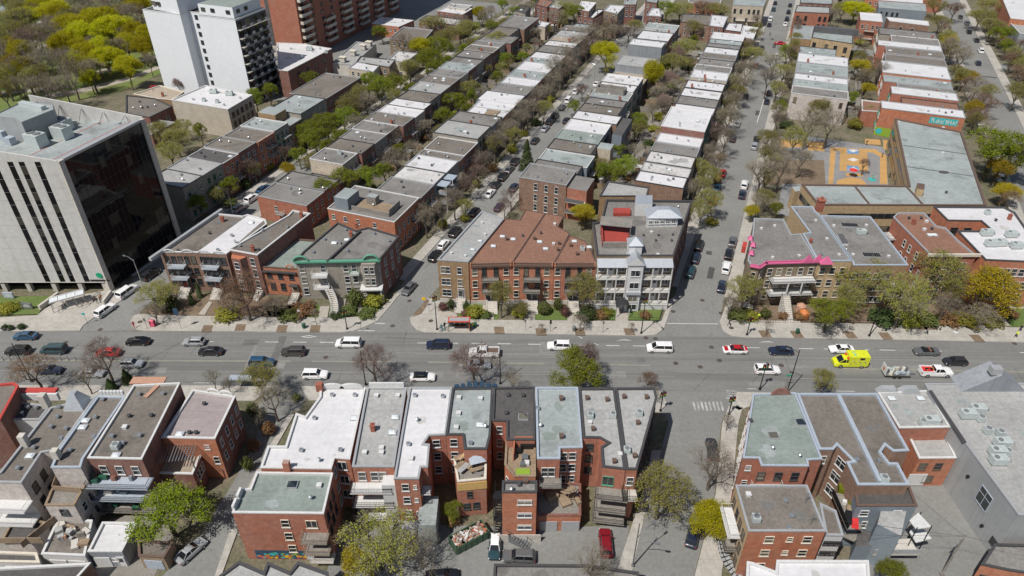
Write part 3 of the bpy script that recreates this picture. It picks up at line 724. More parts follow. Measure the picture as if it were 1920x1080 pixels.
# tree pits in the pavement
for px, py in ((390, 617), (452, 615), (530, 617), (592, 617), (937, 620), (1015, 623), (1088, 623), (1181, 623), (1435, 627), (1495, 628), (1595, 629), (1661, 631), (1728, 613), (1740, 613), (1832, 635)):
    x, y = G(px, py); sheet('tree_pit', [(x - 1.0, y - 1.1), (x + 1.0, y - 1.1), (x + 0.8, y + 1.1), (x - 1.2, y + 1.1)], 0.146, 'dirt')
# asphalt repairs: patches and tar seams
crng = random.Random(13)
surf('patch_dark', (0.15, 0.149, 0.143), None, 0.9, 0.3, 2, 0.3); surf('patch_light', (0.235, 0.235, 0.225), None, 0.9, 0.3, 2, 0.3); surf('tar', (0.085, 0.084, 0.082), None, 0.7, 1, 3, 0.3)
def rquad(cx, cy, l, w, a, z, mat, name):
    ca, sa = math.cos(a), math.sin(a); sheet(name, [(cx + x * ca - y * sa, cy + x * sa + y * ca) for x, y in ((-l, -w), (l, -w * 0.8), (l, w), (-l, w * 0.9))], z, mat)
for k in range(20):
    x = crng.uniform(-95, 95); rquad(x, kerb_y(x) - crng.uniform(1.5, 14), crng.uniform(0.8, 4), crng.uniform(0.4, 1.1), crng.choice([0, 0, 1.57]), 0.003 + k * 0.0001, crng.choice(['patch_dark', 'patch_light', 'patch_light']), 'road_patch')
for k in range(34):
    x = crng.uniform(-95, 95); rquad(x, kerb_y(x) - crng.uniform(1, 15), crng.uniform(1.5, 7), 0.04, crng.choice([0, 0.02, 1.5, 1.57, 0.9]) + crng.uniform(-0.1, 0.1), 0.006 + k * 0.0001, 'tar', 'tar_seam')
for a, b in (ST[1], ST[2], ST[3]):
    for k in range(14):
        x, y = W(crng.uniform(a + 1, b - 1), crng.uniform(118, 330)); rquad(x, y, crng.uniform(0.8, 4), crng.choice([0.05, 0.05, 0.7]), crng.choice([R(69), R(69), R(-21)]), 0.007 + k * 0.0001, crng.choice(['tar', 'patch_dark']), 'road_patch')
# the terraced rows of the northern blocks
ROOF = {'w': 'roof_white', 'd': 'roof_dirty', 'g': 'roof_grey', 'b': 'roof_brown', 'p': 'roof_pale', 'l': 'roof_light', 'k': 'roof_dark', 't': 'roof_tan', 'r': 'roof_rust', 'n': 'roof_green'}
RNAME = {'w': 'white', 'd': 'stained white', 'g': 'grey', 'b': 'brown-grey', 'p': 'pale blue-grey', 'l': 'light grey', 'k': 'dark', 't': 'tan', 'r': 'rust-red', 'n': 'grey-green'}
WALLS = ['brick_red', 'brick_maroon', 'stone_grey', 'brick_brown', 'brick_orange', 'stone_brown', 'brick_maroon']
rowrng = random.Random(11)
def terrace(rname, where, u0, u1, units, z, wallseq=None, face='R', sbal=0.5, cope=None, u_shift=None):
    """units: (s0, s1, roof code, dz, du0, du1)"""
    out = []
    for k, un in enumerate(units):
        s0, s1, rc = un[0], un[1], un[2]
        dz = un[3] if len(un) > 3 else 0.0
        d0 = un[4] if len(un) > 4 else 0.0; d1 = un[5] if len(un) > 5 else 0.0
        dz += rowrng.uniform(-0.18, 0.18)
        wall = (wallseq[k % len(wallseq)] if wallseq else rowrng.choice(WALLS))
        zz = z + dz
        lab = '%s roofed house, %s from near end of %s' % (RNAME[rc], ordw(k + 1), where)
        cp = cope or rowrng.choice(['coping_grey', 'white_trim', 'coping_dark', 'coping_grey', 'coping_dark'])
        b = Bld('row_house', lab, [W(u0 + d0, s0 + 0.01), W(u1 + d1, s0 + 0.01), W(u1 + d1, s1 - 0.01), W(u0 + d0, s1 - 0.01)], zz, wall, ROOF[rc], cp, group='row houses of the ' + rname, cat='house', rimw=0.15, lip=0.2)
        out.append(b)
        w = s1 - s0
        ie = b.find(NX, NY) if face == 'R' else b.find(-NX, -NY)
        nf = 3 if zz > 8.6 else 2
        fh = (zz - 1.3) / nf
        n = max(2, round(w / 2.3))
        zs = [1.1 + f * fh for f in range(nf)]
        cs_ = b.cols(n, 0.06)
        b.win(ie, cs_[:-1], zs, 0.95, min(1.7, fh * 0.58), rowrng.choice(['white_trim', 'white_trim', 'cream_trim', 'green_trim', 'coping_dark']))
        b.door(ie, cs_[-1], 0.5, 0.95, 2.2, rowrng.choice(['wood', 'blue_trim', 'red_trim', 'green_trim']))
        b.win(ie, [cs_[-1]], zs[1:], 0.9, min(1.7, fh * 0.58))
        if rowrng.random() < sbal and w > 4:
            b.balcony(ie, cs_[-1] * 0.85, zs[1] - 0.15, min(3.0, w * 0.45), 1.3, rowrng.choice(['black_metal', 'white_trim', 'black_metal']), rowrng.choice(['wood_grey', 'concrete', 'white_trim']))
            if nf == 3 and rowrng.random() < 0.6: b.balcony(ie, cs_[-1] * 0.85, zs[2] - 0.15, min(3.0, w * 0.45), 1.3)
        # roof furniture
        for q in range(rowrng.choice([2, 3, 3, 4])):
            kd = rowrng.choice([0, 0, 1, 0, 3, 6, 1, 1, 2])
            uu = rowrng.uniform(u0 + d0 + 1.2, u1 + d1 - 1.2); sv = rowrng.uniform(s0 + 1.0, s1 - 1.0) if w > 3 else (s0 + s1) / 2
            x, y = W(uu, sv); b.item(VN[kd], vent_mesh(kd), x, y, zz - 0.3, -AZ)
        if rowrng.random() < 0.22:
            x, y = W(rowrng.uniform(u0 + d0 + 2, u1 + d1 - 2), s0 + 0.6); b.item('chimney', vent_mesh(4), x, y, zz - 0.3, -AZ)
    return out
def SV(px, py, z): return US(px, py, z)[1]
def units_from(bounds, z, codes, extra=None):
    s = [SV(p[0], p[1], z) for p in bounds]
    u = []
    for k in range(len(codes)):
        e = (extra or {}).get(k, ())
        u.append((s[k], s[k + 1], codes[k]) + tuple(e))
    return u
# left row behind the office tower
r1 = units_from([(342, 352), (374, 328), (416, 307), (447.5, 288), (481.7, 268), (512.5, 247.5), (540, 231), (563, 216), (617, 188), (675, 147)], 9.5, 'llkbbpppb', {6: (-1.0,), 7: (0.3,), 8: (0.2, -2.0, 0)})
R1 = terrace('leftmost terrace', 'leftmost row behind office tower', -141, -129.7, r1, 9.5, ['stone_grey', 'stone_grey', 'brick_red', 'brick_maroon', 'brick_red', 'stone_grey', 'brick_brown', 'stone_grey', 'brick_maroon'])
# second row, with its detached near block
r2n = units_from([(481, 367.5), (520, 343), (551, 322)], 6.4, 'gg')
R2n = terrace('second terrace near block', 'short block left of second row', -114.6, -100.2, r2n, 6.6, ['brick_red'], sbal=0)
s_in = [W(-114, 0)]
b = Bld('low_annex', 'low annex with white roof between red brick block and second row', [W(-112, 138.2), W(-101, 138.2), W(-101, 142.8), W(-112, 142.8)], 4.2, 'brick_maroon', 'roof_white', 'coping_dark', cat='house')
r2b = [(580, 298), (608, 277), (637, 259), (661, 242), (685, 226), (708, 210), (727, 196), (742, 184), (770, 167.5), (788, 153), (806, 139), (823, 127.5), (838, 116), (850, 105), (865, 93), (880, 83), (892, 75), (908, 62.5), (927, 48), (953, 27.5)]
r2 = units_from(r2b, 8.0, 'gbggbwwblbgpggbggbg', {4: (0, 0, 1.5), 5: (0, 0, 1.6), 6: (0, 0, 1.4), 0: (0, 0, -1.2), 16: (0, 0, 2.2), 17: (0, 0, -2)})
R2 = terrace('second terrace', 'second row from the left', -112.4, -101, r2, 8.0, ['brick_cream', 'brick_maroon', 'stone_grey', 'brick_brown', 'brick_maroon'], sbal=0.7)
# third row, facing the left side street
r3b = [(741, 420), (788, 374), (817, 347), (835, 324), (857.5, 302), (870, 291), (897, 267), (920, 242), (938, 221), (953, 207.5), (968, 196), (987, 178), (996, 162), (1012, 150), (1024, 137.5), (1042, 122), (1050, 114), (1062, 103), (1075, 91), (1084, 81), (1092, 72), (1102, 61), (1110, 52)]
r3 = units_from(r3b, 8.0, 'ggdwbblgwwwgwpwpwgdtlb', {0: (0.5, -5.6), 6: (0.9, -1.8), 7: (0.3, -2.0), 10: (0, -1.5), 5: (-0.3,), 4: (-0.3,)})
R3 = terrace('third terrace', 'row left of the left side street', -87, -75, r3, 8.0, ['brick_orange', 'brick_maroon', 'siding_blue', 'stone_grey', 'brick_red', 'brick_maroon', 'stone_grey', 'siding_grey'], sbal=0.8)
# fourth row
r4b = [(969, 341), (993, 315), (1012, 299), (1027.5, 278), (1042, 260), (1058, 242), (1072.5, 222.5), (1083, 207.5), (1097, 192.5), (1107, 181), (1120, 165), (1128, 152), (1138, 138), (1152, 120), (1167, 104)]
r4 = units_from(r4b, 8.0, 'ggpbnwwbgpwwtl', {0: (1.6,), 2: (0, 0, 1.2), 12: (-2.5,), 6: (0, 0, 1.5)})
R4 = terrace('fourth terrace', 'row right of the left side street', -55.9, -43.6, r4, 8.0, ['brick_brown', 'siding_grey', 'siding_blue', 'brick_cream', 'stone_grey', 'siding_blue'], sbal=0.5)
r4c = units_from([(1175, 91), (1185, 81), (1193, 73), (1202, 57.5), (1208, 52), (1217, 42.5)], 8.0, 'wgwlp', {0: (1.4,)})
R4b = terrace('fourth terrace far block', 'upper row right of left side street', -56, -43.5, r4c, 8.2, ['siding_grey', 'brick_maroon', 'brick_red'])
# fifth row, left side of the middle side street
r5b = [(1282, 354), (1295, 335), (1300, 317), (1305, 296), (1313, 277), (1318, 260)]
r5 = units_from(r5b, 8.0, 'wddgw')
s4 = r5[-1][1]
r5x = units_from([(1333, 222), (1341, 203), (1347, 187.5), (1352, 172), (1357, 158), (1363, 152), (1368, 138), (1372, 127), (1378, 115), (1380, 105), (1385, 93), (1388, 86), (1392, 78), (1398, 66)], 8.0, 'wgwwtwggbwgpw')
r5 = r5 + [(s4, r5x[0][0], 'w', 1.9)] + r5x
R5 = terrace('fifth terrace', 'row left of the middle side street', -29.2, -17.0, r5, 8.0, ['brick_brown', 'brick_maroon', 'brick_red', 'stone_brown'], sbal=0.8)
Bld('row_house', 'pale grey flat roofed house behind the white balcony building', PX([(1140, 339), (1217.5, 351), (1213, 367.5), (1124, 367.5)], 9.5), 9.5, 'brick_tan', 'roof_light', 'coping_dark', cat='house')
# sixth row, right side of the middle side street
r6b = [(1482, 177), (1487, 163), (1487.5, 148), (1492, 137.5), (1492.5, 132.5), (1495, 116), (1498, 100), (1500, 85)]
r6 = units_from(r6b, 8.0, 'gpwgpwp', {0: (0.5,), 3: (-0.4,), 6: (0, 0, -4)})
R6 = terrace('sixth terrace', 'row right of the middle side street', 3.7, 20.6, r6, 8.0, ['brick_whitewash', 'siding_grey', 'stone_grey', 'brick_red'], sbal=0.4)
bw = R6[0]; i_s = bw.find(-SX, -SY)
bw.win(i_s, [0.09, 0.46, 0.68, 0.9], [5.6], 1.0, 1.7, 'coping_brown'); bw.win(i_s, [0.4, 0.7], [2.0], 1.0, 1.7, 'coping_brown')
# seventh row, left side of the right-hand street
r7 = [(235.4, 241.8, 'w', 0.3), (242.0, 251.2, 'r', -0.8, 6.5), (251.4, 258.4, 'w', 0, 3.6), (258.6, 265.5, 'g', -1.2, 6), (265.7, 272.4, 'p', -1.0, 2), (272.6, 286.2, 'w', 0, 1.6), (286.4, 294.8, 'b', 0, 3), (295.0, 303.6, 'b', 0, 3.5), (303.8, 310.5, 'w', 0.2, 1), (310.7, 320, 'g', 0, 6), (320.2, 330, 'g', 0, 2)]
R7 = terrace('seventh terrace', 'row left of the right-hand street', 30.2, 53.0, r7, 8.0, ['brick_orange', 'brick_red', 'brick_red', 'stone_grey', 'brick_red', 'brick_orange', 'stone_brown'], face='L', sbal=0.4)
# red-brown low wings left of that row
Bld('rear_wing', 'low rust-red roofed wing beside the graffiti building', [W(25.5, 240), W(36.5, 242.2), W(36.5, 250.4), W(25.5, 250)], 5.2, 'brick_red', 'roof_rust', 'white_trim', cat='house')
# graffiti lettering on the near wall of that row
gb = R7[0]; ig = gb.find(-SX, -SY)
grng = random.Random(5)
mb = MB(); mb.quad((0, -0.02, 0), (7.6, -0.02, 0), (7.6, -0.02, 2.0), (0, -0.02, 2.0), 0)
for k in range(11):
    x = 0.3 + k * 0.66; h = grng.uniform(1.2, 1.7)
    for q in range(3):
        x0 = x + grng.uniform(0, 0.3); z0 = grng.uniform(0.1, 0.9); mb.quad((x0, -0.03 - 0.002 * q, z0), (x0 + 0.16, -0.03 - 0.002 * q, z0), (x0 + 0.16 + grng.uniform(-0.2, 0.2), -0.03 - 0.002 * q, z0 + h * 0.6), (x0 + grng.uniform(-0.2, 0.2), -0.03 - 0.002 * q, z0 + h * 0.6), 1)
gb.put('graffiti', mb.mesh('graffiti', ['sign_teal', 'white_trim']), ig, 0.60, 5.6)
# far houses along and beyond the cross street
def pxbox(name, label, pts, z, wall, roof, cope='coping_grey', cat='house', win=None, group=None, **k):
    b = Bld(name, label, PX(pts, z), z, wall, roof, cope, cat=cat, group=group, **k)
    return b
f = pxbox('corner_house', 'yellow brick house with pale roof and dark penthouse beyond the sixth row', [(1522, 70), (1599, 82), (1600, 60), (1527, 49)], 8.5, 'brick_buff', 'roof_pale', 'coping_dark')
i_ = f.find(-SX, -SY); f.win(i_, [0.1, 0.4, 0.62, 0.86], [4.9], 1.3, 1.9, 'coping_dark', 'twin'); f.win(i_, [0.3, 0.62, 0.86], [1.6], 1.3, 1.9, 'coping_dark', 'twin')
f.solid('penthouse', [W(8, 313), W(24, 313), W(24, 315), W(8, 315)], 8.2, 10.4, 'dark_wall')
f = pxbox('corner_house', 'tan walled corner house with pale roof left of the yellow brick house', [(1485, 70), (1520, 74), (1526, 49), (1489, 47.5)], 7.0, 'brick_tan', 'roof_pale', 'coping_grey')
f = pxbox('corner_house', 'red three storey house with dark balconies at top of middle street', [(1490, 22), (1556, 25), (1556, 13), (1494, 10)], 10.5, 'brick_red', 'roof_light', 'coping_dark')
i_ = f.find(-SX, -SY); f.win(i_, [0.12, 0.35, 0.75, 0.9], [7.2, 4.2, 1.2], 1.1, 1.8, 'coping_dark'); f.balcony(i_, 0.35, 4.0, 3, 1.2); f.balcony(i_, 0.75, 4.0, 3, 1.2)
f = pxbox('corner_house', 'red brick house with white roof and rear balcony near the right street', [(1614, 37), (1655, 41), (1652, 26), (1612, 23)], 9.5, 'brick_red', 'roof_white', 'white_trim')
i_ = f.find(-SX, -SY); f.win(i_, [0.15, 0.35, 0.62, 0.82], [6.2], 0.9, 1.6); f.win(i_, [0.12, 0.86], [2.6], 0.9, 1.6); f.balcony(i_, 0.5, 2.6, 4, 1.5); f.balcony(i_, 0.5, 5.6, 4, 1.2)
f = pxbox('corner_house', 'brown brick house with three side windows and white roof strip', [(1668, 39), (1742, 48), (1740, 40), (1662, 32)], 9.0, 'brick_brown', 'roof_white', 'white_trim')
i_ = f.find(-SX, -SY); f.win(i_, [0.12, 0.33, 0.62], [5.0], 1.1, 2.2)
f = pxbox('corner_house', 'blue-grey sided house with pale roof at top of the right row', [(1648, 14), (1737, 21), (1735, 8), (1647, 2)], 8.5, 'siding_blue', 'roof_pale', 'coping_grey')
i_ = f.find(-SX, -SY); f.win(i_, [0.08, 0.2, 0.32, 0.42], [5.4], 0.9, 1.5, 'coping_dark')
f = pxbox('corner_house', 'white roofed building at the top right corner beyond the street trees', [(1895, 34), (1990, 44), (1970, -10), (1876, -12)], 9.0, 'brick_orange', 'roof_white', 'white_trim')
f = pxbox('corner_house', 'grey lower wing with white roof in front of the top right building', [(1912, 62), (1990, 70), (1975, 46), (1890, 38)], 7.0, 'siding_grey', 'roof_light', 'white_trim')
f = pxbox('stone_house', 'two storey stone front house at the top of the middle street', [(1374, 9), (1432, 12), (1438, -4), (1378, -8)], 9.5, 'brick_cream', 'roof_pale', 'coping_grey')
i_ = f.find(-SX, -SY); f.win(i_, [0.1, 0.3, 0.56, 0.72, 0.86], [6.2], 1.0, 1.7, 'coping_dark'); f.balcony(i_, 0.32, 3.4, 4, 1.6, 'white_trim'); f.balcony(i_, 0.7, 3.4, 4, 1.6, 'black_metal'); f.win(i_, [0.14, 0.5, 0.86], [2.6], 1.0, 1.7, 'coping_dark')
farl = [([(1276, 41), (1355, 51), (1364, 30), (1279, 25)], 'roof_brown', 'brown roofed house behind the top end of the middle rows', 6.5), ([(1330, 48), (1356, 51), (1365, 31), (1334, 28)], 'roof_white', 'white roofed extension at the right end of the brown roofed house', 6.9),
        ([(1358, 56), (1390, 60), (1393, 44), (1366, 42)], 'roof_white', 'small white roofed house just left of the middle street corner', 6.5), ([(1388, 68), (1412, 74), (1421, 52), (1394, 48)], 'roof_white', 'white roofed corner house at the middle street crossing', 7.0),
        ([(1213, 29), (1240, 31), (1236, 16), (1222, 15)], 'roof_white', 'small white roofed house beside the far end of the left side street', 7.5),
        ([(1132, 20), (1158, 26), (1172, 11), (1143, 9)], 'roof_white', 'white roofed grey corner house at the top of the left side street', 10.5), ([(1099, 31), (1112, 34), (1134, 18), (1122, 17)], 'roof_white', 'low white roofed annex left of the grey corner house', 6.0),
        ([(1072, 48), (1100, 54), (1112, 46), (1080, 43)], 'roof_pale', 'low pale roofed house in front of the white roofed annex', 6.0), ([(1084, 17), (1104, 21), (1118, 5), (1090, 2)], 'roof_white', 'white roofed red brick house at the top edge, left of the corner house', 8.5),
        ([(1030, 13), (1048, 16), (1063, 5), (1042, 2)], 'roof_dirty', 'stained white roofed house at the top edge between trees', 8.5), ([(1003, 8), (1026, 14), (1040, 2), (1012, -4)], 'roof_rust', 'rust-red roofed house at the top edge between trees', 8.5),
        ([(994, 46), (1022, 51), (1032, 43), (1000, 37)], 'roof_white', 'low white roofed house right of the far end of the second row', 5.5), ([(965, 20), (985, 25), (995, 12), (973, 8)], 'roof_dark', 'brick house with dark roof at the top edge beyond the second row', 8.0),
        ([(820, 20), (868, 27), (886, 16), (842, 10)], 'roof_white', 'white roofed brick house behind the trees left of the second row', 8.0), ([(840, 12), (872, 18), (886, 10), (846, 6)], 'roof_light', 'light grey roofed house just behind the white roofed brick house', 8.4),
        ([(786, 38), (860, 48), (872, 36), (800, 29)], 'roof_dirty', 'pale stained roof half hidden behind trees left of the second row', 6.0), ([(730, 72), (790, 80), (812, 56), (756, 50)], 'roof_brown', 'brown roofed pale walled building among trees below the brown tower', 7.5),
        ([(697, 44), (748, 50), (776, 38), (714, 32)], 'roof_white', 'low white roofed wing at the foot of the brown tower', 5.0), ([(726, 112), (760, 117), (783, 100), (745, 96)], 'roof_dirty', 'small white roofed house half hidden by a bare tree', 6.5),
        ([(653, 127), (700, 135), (712, 122), (668, 116)], 'roof_white', 'small white roofed house beside the brown-roofed long block', 6.5), ([(668, 116), (730, 126), (742, 112), (676, 105)], 'roof_light', 'grey roofed house with white rim behind the small white roof', 6.5),
        ([(1210, 3), (1232, 6), (1236, -6), (1215, -8)], 'roof_pale', 'narrow red house with pale roof at the top edge by the left street', 9.0), ([(1170, 8), (1192, 8), (1195, -4), (1172, -5)], 'roof_pale', 'green fronted house with pale roof at the top of the left street', 9.0),
        ([(1290, 5), (1350, 8), (1355, -5), (1292, -8)], 'roof_grey', 'grey roofed house at the top edge above the middle rows', 7.5), ([(1500, 5), (1560, 8), (1562, -4), (1502, -6)], 'roof_pale', 'pale roofed house at the top edge above the red house', 8.0),
        ([(1622, -2), (1730, 6), (1730, -8), (1622, -12)], 'roof_white', 'white roofed house at the top edge above the right row', 7.5)]
for pts, rf, lab, z in farl:
    f = pxbox('row_house', lab, pts, z, rowrng.choice(WALLS + ['brick_cream']), rf, rowrng.choice(['white_trim', 'coping_grey', 'coping_dark']))
    i_ = f.find(-SX, -SY); a, d, o, L = f.edge(i_)
    f.win(i_, f.cols(max(2, int(L / 2.6)), 0.06), [z - 2.5] + ([z - 5.2] if z > 6 else []), 0.95, 1.5)
    i_ = f.find(NX, NY); a, d, o, L = f.edge(i_)
    f.win(i_, f.cols(max(1, int(L / 2.6)), 0.06), [z - 2.5] + ([z - 5.2] if z > 6 else []), 0.95, 1.5)
    f.scatter(3, rowrng)
# more rooftops just past the top edge of the view
for k in range(26):
    u = -120 + k * 9.2 + rowrng.uniform(-1, 1); s = 395 + rowrng.uniform(0, 30) - abs(u) * 0.05
    if any(a - 2 < u < b + 2 or a - 2 < u + 8 < b + 2 for a, b in ST.values()): continue
    Bld('row_house', 'distant flat-roofed house in the row beyond the top edge, %s from left' % ordw(k + 1), [W(u, s), W(u + 8, s), W(u + 8, s + 13), W(u, s + 13)], rowrng.uniform(7, 10), rowrng.choice(WALLS), rowrng.choice(list(ROOF.values())[:8]), 'coping_grey', cat='house', group='row houses far up the streets')
# roof terraces and penthouses on some rows
def at_us(b, u, s): return W(u, s)
b = R1[6]
b.solid('penthouse', [W(-140.2, 159.0), W(-134.2, 159.0), W(-134.2, 164.2), W(-140.2, 164.2)], b.z - 0.3, b.z + 2.6, 'brick_tan', 'roof_pale')
b.solid('terrace_fence', [W(-133.9, 159.0), W(-130.6, 159.0), W(-130.6, 159.3), W(-133.9, 159.3)], b.z - 0.3, b.z + 1.0, 'wood_grey')
b = R3[0]
b.solid('penthouse', [W(-91.2, 122.4), W(-87.6, 122.4), W(-87.6, 127.4), W(-91.2, 127.4)], b.z - 0.3, b.z + 2.7, 'siding_blue', 'roof_pale')
b.solid('stair_hut', [W(-85.2, 126.6), W(-82.8, 126.6), W(-82.8, 128.4), W(-85.2, 128.4)], b.z - 0.3, b.z + 1.9, 'wood_grey', 'roof_pale')
b.solid('deck', [W(-87, 123.4), W(-77.6, 123.4), W(-77.6, 128.4), W(-87, 128.4)], b.z - 0.3, b.z - 0.05, 'wood')
b.solid('deck_fence', [W(-87.2, 123.0), W(-77.3, 123.0), W(-77.3, 123.25), W(-87.2, 123.25)], b.z - 0.3, b.z + 0.85, 'wood_grey')
b.solid('deck_fence', [W(-77.6, 123.3), W(-77.3, 123.3), W(-77.3, 128.3), W(-77.6, 128.3)], b.z - 0.3, b.z + 1.5, 'wood_grey')
i_ = b.find(-SX, -SY); b.win(i_, [0.08, 0.26, 0.45, 0.7], [b.z - 2.6], 0.9, 1.3, 'white_trim'); b.win(i_, [0.12, 0.4, 0.7], [b.z - 5.6], 0.9, 1.3)
b = R4[9]
for a0, a1 in (((-55, 219.0), (-46, 219.3)), ((-55, 222.4), (-46, 222.7)), ((-55.2, 219.0), (-54.9, 222.7)), ((-46.2, 219), (-45.9, 222.7))):
    b.solid('deck_fence', [W(a0[0], a0[1]), W(a1[0], a0[1]), W(a1[0], a1[1]), W(a0[0], a1[1])], b.z - 0.3, b.z + 1.5, 'wood_grey')
b = R3[8]
b.solid('deck', [W(-81.5, 189.0), W(-77.6, 189.0), W(-77.6, 192.6), W(-81.5, 192.6)], b.z - 0.3, b.z + 0.1, 'wood')
# rear towers behind the fourth row: stair shed and corrugated shed
b = R4[4]
b.solid('stair_tower', [W(-43.4, 178.0), W(-39.6, 178.0), W(-39.6, 182.0), W(-43.4, 182.0)], 0, 7.6, 'brick_cream', 'roof_pale')
b = R4[6]
b.solid('stair_tower', [W(-41.4, 186.5), W(-38.6, 186.5), W(-38.6, 199.5), W(-41.4, 199.5)], 0, 8.4, 'siding_blue', 'roof_dark')
# near walls of the row ends
b = R4[0]; i_ = b.find(-SX, -SY)
b.win(i_, [0.36, 0.585, 0.80], [6.6, 3.6, 0.9], 0.95, 1.9)
b.solid('rear_wing', [W(-43.5, 150.8), W(-38.5, 150.8), W(-38.5, 158.0), W(-43.5, 158.0)], 0, 8.6, 'brick_red', 'roof_grey')
for zz in (2.6, 5.6):
    b.solid('balcony', [W(-43.4, 149.4), W(-38.6, 149.4), W(-38.6, 150.7), W(-43.4, 150.7)], zz - 0.2, zz, 'white_trim')
    b.solid('railing', [W(-43.4, 149.35), W(-38.6, 149.35), W(-38.6, 149.42), W(-43.4, 149.42)], zz, zz + 0.95, 'grey_metal')
b = R2n[0]; i_ = b.find(-SX, -SY); b.win(i_, [0.36], [3.2], 0.9, 1.4); b.door(i_, 0.5, 0.3, 1.0, 2.1, 'white_trim'); b.balcony(i_, 0.46, 3.0, 2.2, 1.2, 'white_trim', 'wood_grey')
b = R2[0]; i_ = b.find(-SX, -SY); b.vent(5, 637, 287)
R1[4].solid('mansard_strip', [W(-129.75, 144.2), W(-129.2, 144.2), W(-129.2, 151.6), W(-129.75, 151.6)], 8.4, 9.6, 'brick_red')
# corrugated pale blue porches on the third row
b = R3[2]
for s in (144.0, 147.8):
    b.solid('porch_roof', [W(-74.9, s - 1.4), W(-72.2, s - 1.4), W(-72.2, s + 1.4), W(-74.9, s + 1.4)], 7.3, 7.55, 'coping_blue')
    for zz in (2.4, 5.0): b.solid('balcony', [W(-74.9, s - 1.4), W(-72.2, s - 1.4), W(-72.2, s + 1.4), W(-74.9, s + 1.4)], zz, zz + 0.95, 'coping_blue', 'wood_grey')
    for du in (-1.3, 1.3): b.solid('porch_post', [W(-72.4, s + du - 0.07), W(-72.26, s + du - 0.07), W(-72.26, s + du + 0.07), W(-72.4, s + du + 0.07)], 0, 7.3, 'white_trim')
# graffiti block's south extension and mural fence at the school court
fm = MB(); x0, y0 = G(1637, 252); x1, y1 = G(1670, 258)
dv = Vector((x1 - x0, y1 - y0)); 
tf = thing('mural_fence', 'bright lime green mural panel with blue figure at the school court', 'fence', (x0, y0, 0), math.atan2(dv.y, dv.x))
pt('panel', MB().box((dv.length / 2, 0, 1.3), (dv.length, 0.12, 2.6)), 'lime', tf)
mb = MB().tube([(1.2, -0.07, 1.4), (1.2, -0.1, 1.4)], 0.9, 12); pt('painted_shape', mb, 'sign_teal', tf)
# fences and sheds in the back yards
frng = random.Random(17)
def yards(where, ua, ub, s0, s1, step):
    s = s0; k = 0
    while s < s1:
        k += 1; h = frng.uniform(1.2, 1.8); p0, p1 = W(ua, s), W(ub, s); L = ub - ua
        t = thing('yard_fence', 'weathered yard fence in %s, %s from near end' % (where, ordw(k)), 'fence', (*p0, 0), -AZ, 'yard fences between the rows')
        pt('boards', MB().box((L / 2, 0, h / 2), (L, 0.06, h)), frng.choice(['wood', 'wood_grey', 'wood_grey']), t)
        for q in range(3): pt('post', MB().box((L * q / 2, 0.06, h / 2 + 0.1), (0.1, 0.1, h + 0.2)), 'wood_grey', t)
        if frng.random() < 0.5:
            x, y = W(frng.uniform(ua + 1.2, ub - 1.2), s + 1.8)
            t = thing('garden_shed', 'small shed in %s, behind fence %s from near end' % (where, ordw(k)), 'shed', (x, y, 0), -AZ, 'garden sheds between the rows')
            pt('wall', MB().box((0, 0, 1.0), (2.2, 1.8, 2.0)), frng.choice(['wood', 'siding_grey', 'brick_maroon', 'wood_grey']), t); pt('roof', MB().box((0, 0, 2.06), (2.5, 2.1, 0.12)), frng.choice(['roof_grey', 'roof_pale', 'roof_dark', 'roof_dirty']), t)
        s += step * frng.uniform(0.8, 1.25)
yards('yards behind second row', -100.5, -95.8, 146, 320, 7); yards('yards behind third row', -92.6, -88.4, 150, 320, 7)
yards('yards behind fourth row', -43, -38, 170, 262, 7); yards('yards behind fifth row', -33.2, -29.6, 166, 300, 7); yards('yards behind sixth row', 20.8, 24.8, 242, 292, 6)
# office tower at the left edge
def hgt(o): return o
c0 = Vector(G(106, 303, 30.6)); far = Vector(G(268, 221.5, 30.6))
Ddir = (far - c0).normalized(); Rlen = (far - c0).length
ZT = 30.6; ZB = 2.6; XL = 46.0
ot = thing('office_tower', 'tall office tower with pale concrete front, dark glass side and slanted parapet', 'office tower', (c0.x, c0.y, 0))
def olink(name, mb, mats, loc=(0, 0, 0), rz=0.0): return link(name, mb.mesh(name, mats), ot, loc, rz)
# core behind the cladding
core = [(0.3 * -1, 0.35), (-XL, 0.35), (-XL + Ddir.x * Rlen, Ddir.y * Rlen - 0.3), (Ddir.x * Rlen - 0.45, Ddir.y * Rlen - 0.3)]
mb = MB(); mb.prism(ccw(core), ZB, ZT - 0.5, 0, True); olink('wall', mb, ['dark_wall'])
mb = MB(); mb.poly([(p[0], p[1], ZT - 0.45) for p in ccw(core)]); olink('roof', mb, ['roof_pale'])
